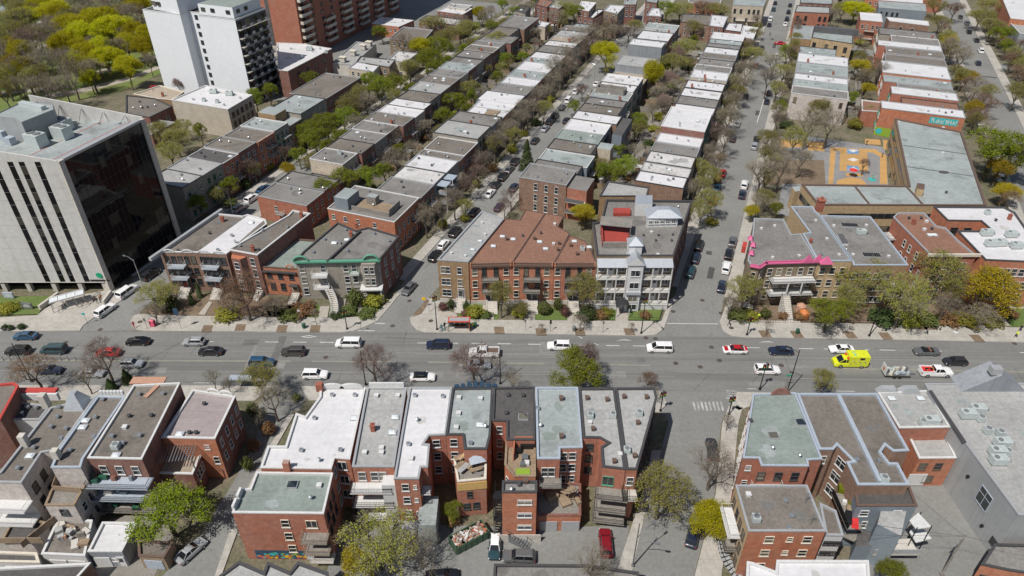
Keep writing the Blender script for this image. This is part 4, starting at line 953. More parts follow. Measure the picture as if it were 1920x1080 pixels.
# concrete front: panels between the four window strips
sx = [G(a, 535, ZB)[0] - c0.x for a in (80, 90, 108, 118, 127, 137, 154, 164)]
gaps = [(-XL, sx[0] - 13.4), (sx[0] - 12.0, sx[0]), (sx[1], sx[2]), (sx[3], sx[4]), (sx[5], sx[6]), (sx[7], -0.02)]
strips = [(sx[0] - 13.4, sx[0] - 12.0), (sx[0], sx[1]), (sx[2], sx[3]), (sx[4], sx[5]), (sx[6], sx[7])]
NF = 10; FH = (ZT - ZB) / NF
for a, b_ in gaps:
    w = b_ - a
    mb = MB().box((0, 0.2, FH / 2 - 0.02), (w, 0.4, FH - 0.04)); me = mb.mesh('concrete_panel', ['concrete_pale'])
    for f_ in range(NF): link('concrete_panel', me, ot, ((a + b_) / 2, 0, ZB + f_ * FH))
orng = random.Random(3)
for a, b_ in strips:
    w = b_ - a - 0.02
    mb = MB().box((0, 0.08, FH * 0.31), (w, 0.06, FH * 0.62)); p1 = [mb.mesh('pane', [k]) for k in ('tower_glass', 'tower_blind')]
    mb = MB().box((0, 0.075, FH * 0.81), (w, 0.06, FH * 0.34)); p2 = mb.mesh('spandrel_pane', ['tower_glass'])
    mb = MB().box((0, 0.06, 0), (w, 0.1, 0.07)); p3 = mb.mesh('transom', ['grey_metal'])
    for f_ in range(NF):
        link('pane', p1[1 if orng.random() < 0.36 else 0], ot, ((a + b_) / 2, 0, ZB + f_ * FH)); link('spandrel_pane', p2, ot, ((a + b_) / 2, 0, ZB + f_ * FH)); link('transom', p3, ot, ((a + b_) / 2, 0, ZB + f_ * FH + FH * 0.64))
# slanted front parapet, rear parapet with raking braces
mb = MB(); hx = -XL; k = 0.19
mb.quad((0, 0, ZT), (0, 0.35, ZT), (hx, 0.35, ZT), (hx, 0, ZT)); mb.quad((0, 0, ZT - 0.05), (0, 0, ZT + 0.12), (hx, 0, ZT + 0.12 - hx * k), (hx, 0, ZT - 0.05)); mb.quad((0, 0.35, ZT + 0.12), (0, 0, ZT + 0.12), (hx, 0, ZT + 0.12 - hx * k), (hx, 0.35, ZT + 0.12 - hx * k)); mb.quad((0, 0.35, ZT - 0.4), (hx, 0.35, ZT - 0.4), (hx, 0.35, ZT + 0.12 - hx * k), (0, 0.35, ZT + 0.12))
olink('parapet', mb, ['concrete_pale'])
e0 = Ddir * Rlen
mb = MB(); hx = -22.5
for y0, y1 in ((e0.y - 0.3, e0.y + 0.1),):
    P_ = [(e0.x, ZT - 0.45), (e0.x, ZT + 0.3), (e0.x + hx, ZT + 5.2), (e0.x + hx, ZT - 0.45)]
    mb.poly([(p[0], y0, p[1]) for p in P_]); mb.poly([(p[0], y1, p[1]) for p in reversed(P_)])
    for q in range(4):
        a, b_ = P_[q], P_[(q + 1) % 4]; mb.quad((a[0], y0, a[1]), (a[0], y1, a[1]), (b_[0], y1, b_[1]), (b_[0], y0, b_[1]))
olink('screen_wall', mb, ['concrete_pale'])
for q in range(5):
    x = e0.x - 3.5 - q * 4.4; h = 0.5 + (e0.x - x) * 0.18
    mb = MB().tube([(x, e0.y - 0.35, ZT - 0.4 + h), (x - 0.6, e0.y - 2.2, ZT - 0.4)], 0.06, 5); mb.tube([(x, e0.y - 0.35, ZT - 0.4 + h), (x + 0.9, e0.y - 1.8, ZT - 0.4)], 0.06, 5); mb.box((x - 0.6, e0.y - 2.2, ZT - 0.3), (0.5, 0.3, 0.2))
    olink('brace', mb, ['grey_metal'])
# dark glass side: panes one by one, mullions, end fins
an = math.atan2(Ddir.y, Ddir.x)
NC = 16; fin = 1.15; pw = (Rlen - 2 * fin) / NC; NFG = 12; ph = (ZT - 1.0) / NFG
mb = MB().box((0, -0.1, 0), (pw - 0.06, 0.05, ph - 0.07)); gp = [mb.mesh('glass_pane', [k]) for k in ('tower_glass', 'tower_blind')]
for f_ in range(NFG):
    for q in range(NC):
        p = Ddir * (fin + (q + 0.5) * pw)
        bl = orng.random() < 0.06
        o = link('glass_pane', gp[1 if bl else 0], ot, (p.x, p.y, 0.5 + (f_ + 0.5) * ph), an)
        o.rotation_euler = (R(orng.uniform(-0.35, 0.35)), 0, an + R(orng.uniform(-0.3, 0.3)))
mb = MB()
for f_ in range(NFG + 1): mb.box((Rlen / 2, -0.12, 0.5 + f_ * ph), (Rlen - 2 * fin, 0.1, 0.05))
for q in range(NC + 1): mb.box((fin + q * pw, -0.12, 0.5 + NFG * ph / 2), (0.05, 0.09, NFG * ph))
olink('mullion_grid', mb, ['mullion'], (0, 0, 0), an)
for t in (fin / 2, Rlen - fin / 2):
    mb = MB().box((t, -0.1, ZT / 2), (fin, 0.9, ZT + 0.06)); olink('corner_fin', mb, ['concrete'], (0, 0, 0), an)
mb = MB().box((Rlen / 2, 0.1, ZT - 0.1), (Rlen - 2 * fin, 1.3, 0.5)); mb.box((Rlen / 2, -0.35, ZT + 0.02), (Rlen - 2 * fin, 0.5, 0.3)); olink('coping', mb, ['coping_grey'], (0, 0, 0), an)
for off in (2.2, 8.0):
    mb = MB().box((Rlen / 2, off, ZT - 0.43), (Rlen - 1, 0.14, 0.03)); olink('safety_line', mb, ['red_trim'], (0, 0, 0), an)
# ground floor: recessed dark lobby and columns
mb = MB().box((-XL / 2 - 1, 2.6, 1.3), (XL, 0.2, 2.6)); olink('lobby_wall', mb, ['tower_glass'])
mb = MB().box((-XL / 2, 2.0, ZB - 0.05), (XL - 0.4, 4.2, 0.1)); olink('soffit', mb, ['concrete'])
for px in (12, 58, 106, 155, 203):
    x = G(px, 546)[0] - c0.x; mb = MB().box((x if px < 203 else -0.6, 0.6, ZB / 2), (0.9, 0.9, ZB)); olink('column', mb, ['concrete'])
# roof plant
def rb_at(name, px, py, z, d, mat, rz=-AZ, capmat=None):
    x, y = G(px, py, z); mb = MB().box((0, 0, d[2] / 2), d, 0)
    if capmat: mb.box((0, 0, d[2] + 0.05), (d[0] * 0.9, d[1] * 0.9, 0.1), 1)
    return link(name, mb.mesh(name, [mat] + ([capmat] if capmat else [])), ot, (x - c0.x, y - c0.y, z), rz)
for px, py, d in ((72, 273, (3.6, 2.4, 2.6)), (120, 258, (3.4, 2.4, 2.5)), (121, 243, (3.2, 2.4, 2.4))):
    o = rb_at('air_handler', px, py, ZT - 0.4, d, 'hvac')
    mb = MB()
    for q in (-0.8, 0.8): mb.tube([(q, 0, d[2]), (q, 0, d[2] + 0.2)], 0.7, 12)
    pt('fan', mb, 'hvac_dark', o)
for px, py, d in ((10, 262, (1.5, 1.5, 2.0)), (22, 270, (1.6, 1.4, 1.5)), (30, 258, (1.6, 1.6, 2.2))): rb_at('condenser', px, py, ZT - 0.4, d, 'coping_blue')
phc = [Vector(G(*p, ZT + 4.6)) for p in ((-15, 217), (28, 221), (40, 229), (100, 205), (98, 192), (38, 192), (0, 210))]
mb = MB(); P_ = ccw([(p.x - c0.x, p.y - c0.y) for p in phc]); mb.prism(P_, ZT - 0.4, ZT + 4.6, 0, False); mb.poly([(p[0], p[1], ZT + 4.4) for p in P_], 1)
olink('penthouse', mb, ['metal_wall', 'roof_pale'])
rb_at('roof_unit', 72, 204, ZT + 4.4, (3.4, 1.2, 0.8), 'hvac'); rb_at('roof_unit', 52, 199, ZT + 4.4, (3.4, 1.2, 0.8), 'hvac')
# name band and green emblem above the entrance
mb = MB().box((0, -0.06, 0), (4.2, 0.1, 0.35)); x = G(182, 531, 3.2)[0] - c0.x; olink('sign_band', mb, ['black_metal'], (x, 0, 3.05))
mb = MB().tube([(0, -0.03, 0), (0, -0.14, 0)], 0.62, 14); mb.box((0.5, -0.08, -0.45), (0.5, 0.1, 0.4), 0, 0.5); olink('emblem', mb, ['sign_green'], (x + 0.2, 0, 4.4))
# forecourt ramp wall, steps, railings, glazed entrance canopy
fc = thing('entrance_canopy', 'glazed white canopy over the steps in front of the office tower', 'canopy', (*G(133, 575), 0.14), R(30))
for i in range(4):
    pt('roof_pane', MB().box((-2.4 + i * 1.6, 0, 2.5), (1.5, 1.7, 0.1)), 'skylight_dome', fc)
mb = MB().box((0, -0.95, 2.55), (6.6, 0.15, 0.3)); mb.box((0, 0.95, 2.55), (6.6, 0.15, 0.3)); pt('frame', mb, 'white_trim', fc)
for i in (-3.1, -1, 1, 3.1):
    for j in (-0.8, 0.8):
        pt('post', MB().box((i, j, 1.25), (0.1, 0.1, 2.5)), 'grey_metal', fc)
def wallrun(name, label, a, b_, z0, h, t, mat, cat='wall'):
    A, B = Vector(G(*a)), Vector(G(*b_)); d = B - A
    o = tag(link(name, None, None, (A.x, A.y, z0), math.atan2(d.y, d.x)), label, cat); mb = MB().box((d.length / 2, 0, h / 2), (d.length, t, h)); link('body', mb.mesh('body', [mat]), o); return o
wallrun('ramp_wall', 'low concrete ramp wall between lawn and office forecourt', (76, 582), (112, 556), 0.1, 1.1, 0.5, 'concrete')
wallrun('ramp_wall', 'low concrete wall beside the office forecourt railings', (195, 572), (210, 552), 0.1, 1.0, 0.5, 'concrete')
def railing(label, a, b_, h=1.0, mat='black_metal', n=None, z=0.14):
    A, B = Vector(G(*a)), Vector(G(*b_)); d = B - A; n = n or max(2, int(d.length / 1.6))
    t = thing('railing', label, 'railing', (A.x, A.y, z), math.atan2(d.y, d.x))
    for zz in (h, h * 0.5):
        mb = MB().box((d.length / 2, 0, zz), (d.length, 0.05, 0.05)); link('rail', mb.mesh('rail', [mat]), t)
    mb = MB().box((0, 0, h / 2), (0.06, 0.06, h)); me = mb.mesh('post', [mat])
    for q in range(n + 1): link('post', me, t, (d.length * q / n, 0, 0))
    return t
railing('tan railing left of the office tower forecourt steps', (112, 588), (124, 575), 1.0, 'coping_brown')
railing('long tan railing on the office tower forecourt ramp', (148, 578), (184, 552), 1.0, 'coping_brown')
railing('second tan railing on the ramp nearer the side street', (156, 580), (190, 555), 1.0, 'coping_brown')
st = link('steps', stairs_mesh(5.0, 2.0, 1.0, 6, 'concrete', None), None, (*G(150, 566), 0.14), R(28)); tag(st, 'broad concrete steps rising to the office tower entrance', 'steps')
# white apartment tower
ua, sa = US(267, 18, 28); ub, _ = US(333, 28, 28); uc, sc_ = US(440.5, 37, 28); _, sd = US(498, 15, 28)
sa2 = sa; sR = sc_
wt = Bld('white_tower', 'tall white apartment tower with balcony side beside the park', [W(ua, sa - 0.0), W(ub, sa), W(ub, sR + 2.6), W(ub + 6.2, sR + 2.6), W(ub + 6.2, sR), W(uc, sR), W(uc, sd), W(ua, sd)], 28, 'tower_white', 'roof_dark', 'white_trim', cat='tower')
i_ = [i for i in range(len(wt.pts)) if (lambda e: e[2].x * NX + e[2].y * NY > 0.9)(wt.edge(i))]
i_ = min(i_, key=lambda i: (Vector(wt.pts[i]) - Vector(W(ub, sR))).length)
me, gm = window_mesh(1.3, 1.5, 'coping_dark', 'twin', False)
for f_ in range(10):
    x, y = W(ub + 3.1, sR + 2.6)
    o = link('window', me, wt.root, (x - wt.o.x, y - wt.o.y, 1.2 + f_ * 2.72), -AZ); link('pane', gm, o)
wt.solid('penthouse', [W(ua + 3.2, sa + 1.6), W(ub, sa + 0.02), W(ub, sd - 1), W(ua + 3.2, sd - 1)], 28, 32.5, 'tower_white', 'roof_green')
wt.solid('penthouse', [W(ub + 6.5, sR + 0.9), W(uc - 0.9, sR + 0.9), W(uc - 0.9, sd - 0.8), W(ub + 6.5, sd - 0.8)], 28, 31.4, 'tower_white', 'roof_green')
me, gm = window_mesh(1.6, 1.2, 'coping_dark', 'twin', False)
for u_ in (ub + 8.3, ub + 12.0, uc - 2.9):
    x, y = W(u_, sR + 0.86); o = link('window', me, wt.root, (x - wt.o.x, y - wt.o.y, 29.2), -AZ); link('pane', gm, o)
for u_ in (ua + 4.4, ua + 6.6):
    x, y = W(u_, sa + 1.3 - (u_ - ua - 3.2) * 0.1); o = link('window', me, wt.root, (x - wt.o.x, y - wt.o.y, 29.6), -AZ); link('pane', gm, o)
for s_ in (sR + 3.2, sR + 7.0):
    x, y = W(uc - 0.88, s_); o = link('window', me, wt.root, (x - wt.o.x, y - wt.o.y, 29.2), R(90) - AZ); link('pane', gm, o)
# balcony side: recessed dark loggia wall, slabs, white dividers and black railings
ib = wt.e(470, 26); a, d, o_, L = wt.edge(ib)
for f_ in range(10):
    for q in range(4):
        w = L / 4
        mb_k = ('wtb', round(w, 2))
        if mb_k not in _cache:
            m1 = MB(); m1.box((0, -0.65, -0.1), (w - 0.15, 1.3, 0.16)); m2 = MB(); m2.box((0.3, -1.25, 0.55), (w * 0.42, 0.06, 0.95)); m3 = MB()
            for zz in (0.1, 1.05): m3.box((0, -1.28, zz), (w - 0.15, 0.04, 0.05))
            for t in range(9): m3.box((-w / 2 + 0.1 + t * (w - 0.2) / 8, -1.28, 0.55), (0.03, 0.03, 0.95))
            m4 = MB(); m4.box((-0.3, -0.04, 1.1), (w * 0.55, 0.06, 2.1))
            _cache[mb_k] = (m1.mesh('balcony', ['concrete']), m2.mesh('privacy_panel', ['white_trim']), m3.mesh('railing', ['black_metal']), m4.mesh('glass_door', ['window_glass']))
        bm = _cache[mb_k]
        ob = wt.put('balcony', bm[0], ib, (q + 0.5) / 4, 0.3 + f_ * 2.72)
        for nme, me_ in (('privacy_panel', bm[1]), ('railing', bm[2]), ('glass_door', bm[3])): link(nme, me_, ob)
mb = MB().box((L / 2, -0.03, 14.0), (L, 0.05, 26)); wt.put('loggia_wall', mb.mesh('loggia_wall', ['dark_wall']), ib, 0, 0.5)
# brown brick tower at the top
uB, sB = US(572, 112)
bt = Bld('brick_tower', 'red brick apartment tower with beige balconies at the top edge', [W(uB - 26, sB), W(uB, sB), W(uB, sB + 78), W(uB - 26, sB + 78)], 60, 'brick_red', 'roof_grey', 'concrete', cat='tower')
i_ = bt.find(NX, NY)
for f_ in range(20):
    for q in range(6):
        me, rm = balcony_mesh(6.4, 1.6, 'cream_trim', 'concrete', True)
        if q == 0 or f_ < 4 or q % 2 == 0:
            ob = bt.put('balcony', me, i_, (q + 0.5) / 6 if q else 0.05, 2.6 + f_ * 2.7); link('railing', rm, ob)
    bt.win(i_, [(k + 0.5) / 12 for k in range(12)], [3.0 + f_ * 2.7], 1.6, 1.5, 'coping_dark', 'twin', False)
mb = MB().box((0, -0.05, 30), (1.6, 0.1, 58)); bt.put('recess_strip', mb.mesh('recess_strip', ['dark_wall']), bt.find(-SX, -SY), 0.48, 0)
mb = MB().box((0, -0.08, 2), (25.8, 0.15, 4)); bt.put('plinth', mb.mesh('plinth', ['concrete']), bt.find(-SX, -SY), 0.5, 0)
b = Bld('low_annex', 'low concrete podium with tan capped roof vents below the brick tower', PX([(622, 118), (660, 122), (705, 82), (668, 78)], 4.5), 4.5, 'concrete', 'roof_light', 'coping_grey', cat='building')
for p in ((643, 110), (662, 98), (681, 87), (692, 81)):
    x, y = G(*p, 5.5); b.boxat('vent_hood', (x, y, 5.2), (2.0, 1.6, 1.6), 'concrete', -AZ); b.boxat('vent_cap', (x, y, 6.15), (2.6, 2.0, 0.2), 'cream_trim', -AZ)
# buildings between the towers
b = Bld('flat_block', 'red brick block with white roof between the two tall towers', PX([(519, 80), (567, 82), (622, 91), (540, 133), (522, 131)], 9.5), 9.5, 'brick_maroon', 'roof_white', 'white_trim', cat='building')
for p in ((520, 89), (545, 90), (553, 103), (565, 106), (585, 95), (600, 90), (612, 97)): b.vent(random.choice([0, 1, 5]), *p)
b.vent(8, 580, 92); b.win(b.e(585, 110), [0.2, 0.4, 0.6, 0.8], [5.8, 2.4], 1.2, 1.8, 'coping_dark')
b = Bld('flat_block', 'beige pebble-walled block with white roof behind the office tower', PX([(321, 187), (427, 205), (473, 178), (385, 160)], 9.4), 9.4, 'pebble_wall', 'roof_white', 'white_trim', cat='building')
for p, k in (((382, 187), 5), ((407, 190), 5), ((430, 176), 8), ((400, 172), 8), ((450, 182), 0), ((420, 195), 0), ((362, 185), 0)): b.vent(k, *p)
b.win(b.e(450, 192), [0.15, 0.32, 0.5, 0.68, 0.85], [6.2, 3.4, 0.8], 1.2, 1.6, 'coping_dark')
b = Bld('flat_block', 'dark brown roofed maroon block between office tower and beige block', PX([(236, 178), (290, 184), (323, 199), (280, 220), (236, 212)], 6.5), 6.5, 'brick_maroon', 'roof_brown', 'coping_dark', cat='building')
b.scatter(6, rowrng, (3, 3, 1)); b.win(b.e(302, 209), [0.3, 0.7], [3.0], 1.4, 1.5)
Bld('low_annex', 'low grey roofed annex against the right side of the office tower', PX([(262, 220), (328, 229), (284, 252), (250, 246)], 4.5), 4.5, 'brick_maroon', 'roof_grey', 'coping_grey', cat='building').scatter(3, rowrng)
b = Bld('low_annex', 'tan courtyard house with brick chimney beside the beige block', PX([(250, 176), (300, 160), (345, 172), (322, 187), (290, 184)], 5.0), 5.0, 'brick_tan', 'roof_tan', 'cream_trim', cat='house'); b.vent(4, 305, 178)
Bld('low_annex', 'grey-brown roofed annex behind the office tower penthouse', PX([(110, 215), (150, 196), (152, 206), (112, 226)], 5.0), 5.0, 'brick_brown', 'roof_brown', 'white_trim', cat='building')
# northern street front, left group
b = Bld('brick_terrace', 'brown brick terrace with scalloped white parapet and white middle roof', PX([(299, 472), (404, 400), (455, 405), (464, 402), (497, 411), (500, 420), (424, 476), (368, 473)], 10.0), 10.0, 'brick_brown', 'roof_brown', 'white_trim', cat='building', near=True)
b.solid('roof_membrane', PX([(370, 471), (464, 403), (495, 411), (424, 473)], 9.9), 9.6, 9.74, 'roof_white')
for p, k in (((408, 467), 0), ((434, 440), 0), ((333, 468), 3), ((392, 435), 3), ((417, 412), 4), ((470, 415), 2), ((440, 452), 1)): b.vent(k, *p)
b.boxat('party_parapet', (*G(352, 436, 10.3), 10.1), (0.7, 22, 0.7), 'coping_grey', -AZ)
i_ = b.find(0, -1)
for k in range(2):
    a_, d_, o_, L_ = b.edge(i_ if k == 0 else b.e(396, 475))
iF = [i for i in range(len(b.pts)) if b.edge(i)[2].y < -0.8]
for i in iF:
    a_, d_, o_, L_ = b.edge(i)
    n = 5 if L_ > 6 else 3
    b.win(i, b.cols(n, 0.05), [7.3, 4.4, 1.7], 1.0, 1.7, 'coping_dark', 'sash')
    for t in (0.25, 0.75):
        mb = MB().tube([(-1.2, -0.05, 0), (-0.7, -0.05, 0.42), (0, -0.05, 0.55), (0.7, -0.05, 0.42), (1.2, -0.05, 0)], 0.13, 5); b.put('parapet_scroll', mb.mesh('parapet_scroll', ['white_trim']), i, t, 10.05)
    for z in (4.1, 7.0): b.balcony(i, 0.42 if L_ > 6 else 0.5, z, 3.4, 1.7, 'white_trim', 'coping_blue')
    b.door(i, 0.42, 1.0, 1.1, 2.3, 'red_trim')
    b.put('stairs', stairs_mesh(2.2, 2.8, 1.2, 7, 'concrete'), i, 0.42, 0.0, 0.1)
b = Bld('brick_house', 'maroon brick house with brown roof, white rim and bay front beside terrace', PX([(428, 468), (540, 404), (549, 394), (582, 400), (482.5, 478)], 10.2), 10.2, 'brick_maroon', 'roof_brown', 'white_trim', cat='building')
for p, k in (((449, 459), 0), ((474, 467), 4), ((492, 430), 0), ((538, 424), 0), ((565, 404), 4), ((484, 466), 3)): b.vent(k, *p)
i_ = b.find(0, -1); b.win(i_, [0.78], [7.2, 4.4, 1.6], 1.1, 1.9, 'white_trim')
a_, d_, o_, L_ = b.edge(i_)
b.solid('bay', [(a_ + d_ * t + o_ * q)[:] for t, q in ((0.6, 0.02), (1.3, 1.3), (3.4, 1.3), (4.1, 0.02))], 1.0, 9.2, 'brick_maroon', 'brick_orange')
me, gm = window_mesh(1.2, 1.7, 'white_trim')
for z in (6.6, 3.8, 1.6):
    q = a_ + d_ * 2.35 + o_ * 1.3; ob = link('window', me, b.root, (q.x - b.o.x, q.y - b.o.y, z), math.atan2(d_.y, d_.x)); link('pane', gm, ob)
b.put('stairs', stairs_mesh(1.6, 2.6, 1.1, 6, 'concrete'), i_, 0.8, 0.0, 0.1)
b = Bld('brick_house', 'small two storey orange brick house with arched parapet between taller neighbours', PX([(488, 500), (557, 505), (567, 487), (612, 452), (560, 448), (520, 470)], 7.0), 7.0, 'brick_orange', 'roof_green', 'brick_maroon' if False else 'coping_brown', cat='house')
i_ = b.find(0, -1); b.win(i_, [0.2, 0.5, 0.8], [4.3], 1.05, 1.7, 'coping_dark'); b.win(i_, [0.24, 0.52], [1.4], 1.1, 1.7, 'coping_dark'); b.door(i_, 0.84, 0.8, 1.1, 2.2, 'wood')
mb = MB().tube([(-0.9, 0.1, 0), (-0.6, 0.1, 0.6), (0, 0.1, 0.85), (0.6, 0.1, 0.6), (0.9, 0.1, 0)], 0.18, 5); b.put('parapet_arch', mb.mesh('parapet_arch', ['brick_orange']), i_, 0.8, 7.0)
mb = MB().box((0, -0.25, 0), (7.4, 0.5, 0.3)); b.put('cornice', mb.mesh('cornice', ['coping_dark']), i_, 0.5, 6.1)
mb = MB().box((0, -0.5, 0), (1.8, 1.0, 0.15)); b.put('door_hood', mb.mesh('door_hood', ['coping_dark']), i_, 0.84, 3.1)
b.put('stairs', stairs_mesh(1.7, 3.0, 0.9, 6, 'concrete'), i_, 0.84, 0.0, 0.1)
gh = thing('greenhouse', 'small white glazed greenhouse in the yard behind the orange brick house', 'greenhouse', (*G(556, 463), 0), -AZ)
pt('body', MB().box((0, 0, 1.2), (4.0, 3.0, 2.4)), 'skylight_dome', gh)
for q in (-1, 1):
    mb = MB(); mb.quad((-2.1, q * 1.6, 2.3), (2.1, q * 1.6, 2.3), (2.1, 0, 3.4), (-2.1, 0, 3.4)); pt('roof_pane', mb, 'skylight_dome', gh)
    for k in range(5):
        mb = MB().tube([(-2.1 + k * 1.05, q * 1.62, 2.33), (-2.1 + k * 1.05, 0, 3.43)], 0.05, 4); pt('glazing_bar', mb, 'white_trim', gh)
# stone corner building with the green cornice
b = Bld('stone_house', 'grey stone corner building with green arched cornice and curving stairs', PX([(554, 489), (712, 486), (748, 443), (690, 426), (668, 432), (633, 417), (568, 472)], 9.8), 9.8, 'stone_grey', 'roof_grey', 'coping_dark', cat='building', near=True)
iF = b.find(0, -1); iR = b.e(730, 465)
wl = b.root.children[0]
a_, d_, o_, L_ = b.edge(iR)
mb = MB(); mb.quad((0, -0.03, 0), (L_, -0.03, 0), (L_, -0.03, 9.6), (0, -0.03, 9.6)); b.put('side_wall', mb.mesh('side_wall', ['brick_maroon']), iR, 0, 0)
b.win(iR, [0.22, 0.55, 0.85], [7.0, 4.2], 0.95, 1.9); b.win(iR, [0.3, 0.7], [1.2], 0.95, 1.7)
for p, k in (((587, 471), 0), ((608, 447), 0), ((626, 453), 2), ((637, 454), 0), ((648, 429), 0), ((669, 424), 4), ((651, 468), 0), ((701, 436), 0), ((729, 450), 0), ((650, 447), 2), ((658, 440), 4)): b.vent(k, *p)
b.boxat('party_parapet', (*G(645, 460, 10.0), 9.85), (0.35, 13, 0.5), 'coping_dark', -AZ)
for t in (0.06, 0.31, 0.58, 0.68, 0.79, 0.95): b.win(iF, [t], [6.9, 4.1, 1.3], 1.05, 1.7, 'white_trim')
mb = MB().box((0, -0.35, 0), (L_ * 0 + b.edge(iF)[3] + 0.3, 0.7, 0.35)); mb.box((0, -0.2, -0.35), (b.edge(iF)[3], 0.4, 0.36)); b.put('cornice', mb.mesh('cornice', ['green_trim']), iF, 0.5, 9.75)
for t in (0.07, 0.9):
    mb = MB(); pts_ = [(1.5 * math.cos(R(k)), -0.5, 1.25 * math.sin(R(k))) for k in range(0, 181, 20)]; mb.tube(pts_, 0.2, 6); b.put('cornice_arch', mb.mesh('cornice_arch', ['green_trim']), iF, t, 9.95)
    mb = MB(); mb.poly([(1.4 * math.cos(R(k)), -0.2, 1.15 * math.sin(R(k))) for k in range(0, 181, 20)]); b.put('pediment', mb.mesh('pediment', ['stone_grey']), iF, t, 9.95)
a_, d_, o_, L_ = b.edge(iF)
for t in (0.87,):
    cc = a_ + d_ * (t * L_); b.solid('bay', [(cc + d_ * q + o_ * r)[:] for q, r in ((-1.9, 0.02), (-1.2, 1.2), (1.2, 1.2), (1.9, 0.02))], 3.4, 9.4, 'stone_grey')
    me, gm = window_mesh(0.9, 1.7, 'white_trim')
    for z in (7.0, 4.2):
        for q in (-0.6, 0.6): p = cc + d_ * q + o_ * 1.2; ob = link('window', me, b.root, (p.x - b.o.x, p.y - b.o.y, z), math.atan2(d_.y, d_.x)); link('pane', gm, ob)
    for q in (-1.9, 1.9): p = cc + d_ * q + o_ * 1.6; b.boxat('porch_post', (p.x, p.y, 1.7), (0.2, 0.2, 3.2), 'white_trim')
    p = cc + o_ * 1.0; b.boxat('porch_roof', (p.x, p.y, 3.45), (4.6, 2.2, 0.3), 'white_trim', math.atan2(d_.y, d_.x)); b.boxat('porch_floor', (p.x, p.y, 0.5), (4.4, 2.0, 0.9), 'concrete', math.atan2(d_.y, d_.x))
for z in (3.8, 6.7): b.balcony(iF, 0.27, z, 3.2, 1.8, 'white_trim', 'white_trim')
for z in (6.7,): b.balcony(iF, 0.68, z, 2.0, 1.0, 'green_trim', 'white_trim')
# curved white stair
cst = MB()
for k in range(16):
    t = k / 15; x = 0.9 * math.sin(t * 2.2) * 1.6; y = -1.9 - 4.6 * t; h = 3.7 * (1 - t)
    cst.box((x, y, max(0.1, h - 0.05)), (1.4, 0.42, 0.1), 0, 0.25 * math.cos(t * 3)); cst.box((x - 0.7, y, h * 1.0 + 0.45), (0.04, 0.04, 0.9), 1); cst.box((x + 0.7, y, h + 0.45), (0.04, 0.04, 0.9), 1)
cst.tube([(0.9 * math.sin(k / 15 * 2.2) * 1.6 - 0.7, -1.9 - 4.6 * k / 15, 3.7 * (1 - k / 15) + 0.9) for k in range(16)], 0.035, 4, 1); cst.tube([(0.9 * math.sin(k / 15 * 2.2) * 1.6 + 0.7, -1.9 - 4.6 * k / 15, 3.7 * (1 - k / 15) + 0.9) for k in range(16)], 0.035, 4, 1)
cst.tube([(0.9 * math.sin(k / 15 * 2.2) * 1.6 - 0.7, -1.9 - 4.6 * k / 15, 3.7 * (1 - k / 15) - 0.1) for k in range(16)], 0.08, 4, 1); cst.tube([(0.9 * math.sin(k / 15 * 2.2) * 1.6 + 0.7, -1.9 - 4.6 * k / 15, 3.7 * (1 - k / 15) - 0.1) for k in range(16)], 0.08, 4, 1)
b.put('curved_stairs', cst.mesh('curved_stairs', ['concrete', 'white_trim']), iF, 0.36, 0)
# northern street front, middle group
b = Bld('brick_house', 'tan brick three storey corner house with light grey roof by the bus shelter', PX([(820, 487), (878, 491), (945, 410), (903, 396)], 10.6), 10.6, 'brick_tan', 'roof_light', 'coping_grey', cat='building', near=True)
iF = b.find(0, -1); b.win(iF, [0.17, 0.32, 0.7], [7.4, 4.5, 1.7], 1.0, 1.7, 'white_trim'); b.door(iF, 0.72, 1.4, 1.2, 2.3, 'coping_dark')
for p, k in (((904, 415), 6), ((909, 437), 6), ((900, 449), 2), ((886, 465), 2), ((846, 472), 6), ((872, 477), 6)): b.vent(k, *p, sc=0.8)
b.put('stairs', stairs_mesh(2.0, 3.4, 1.4, 9, 'concrete', 'coping_grey'), iF, 0.72, 0.0, 0.05)
mb = MB().box((0, -0.06, 0.5), (6.3, 0.12, 1.0)); b.put('plinth', mb.mesh('plinth', ['concrete']), iF, 0.5, 0.0)
RB = []
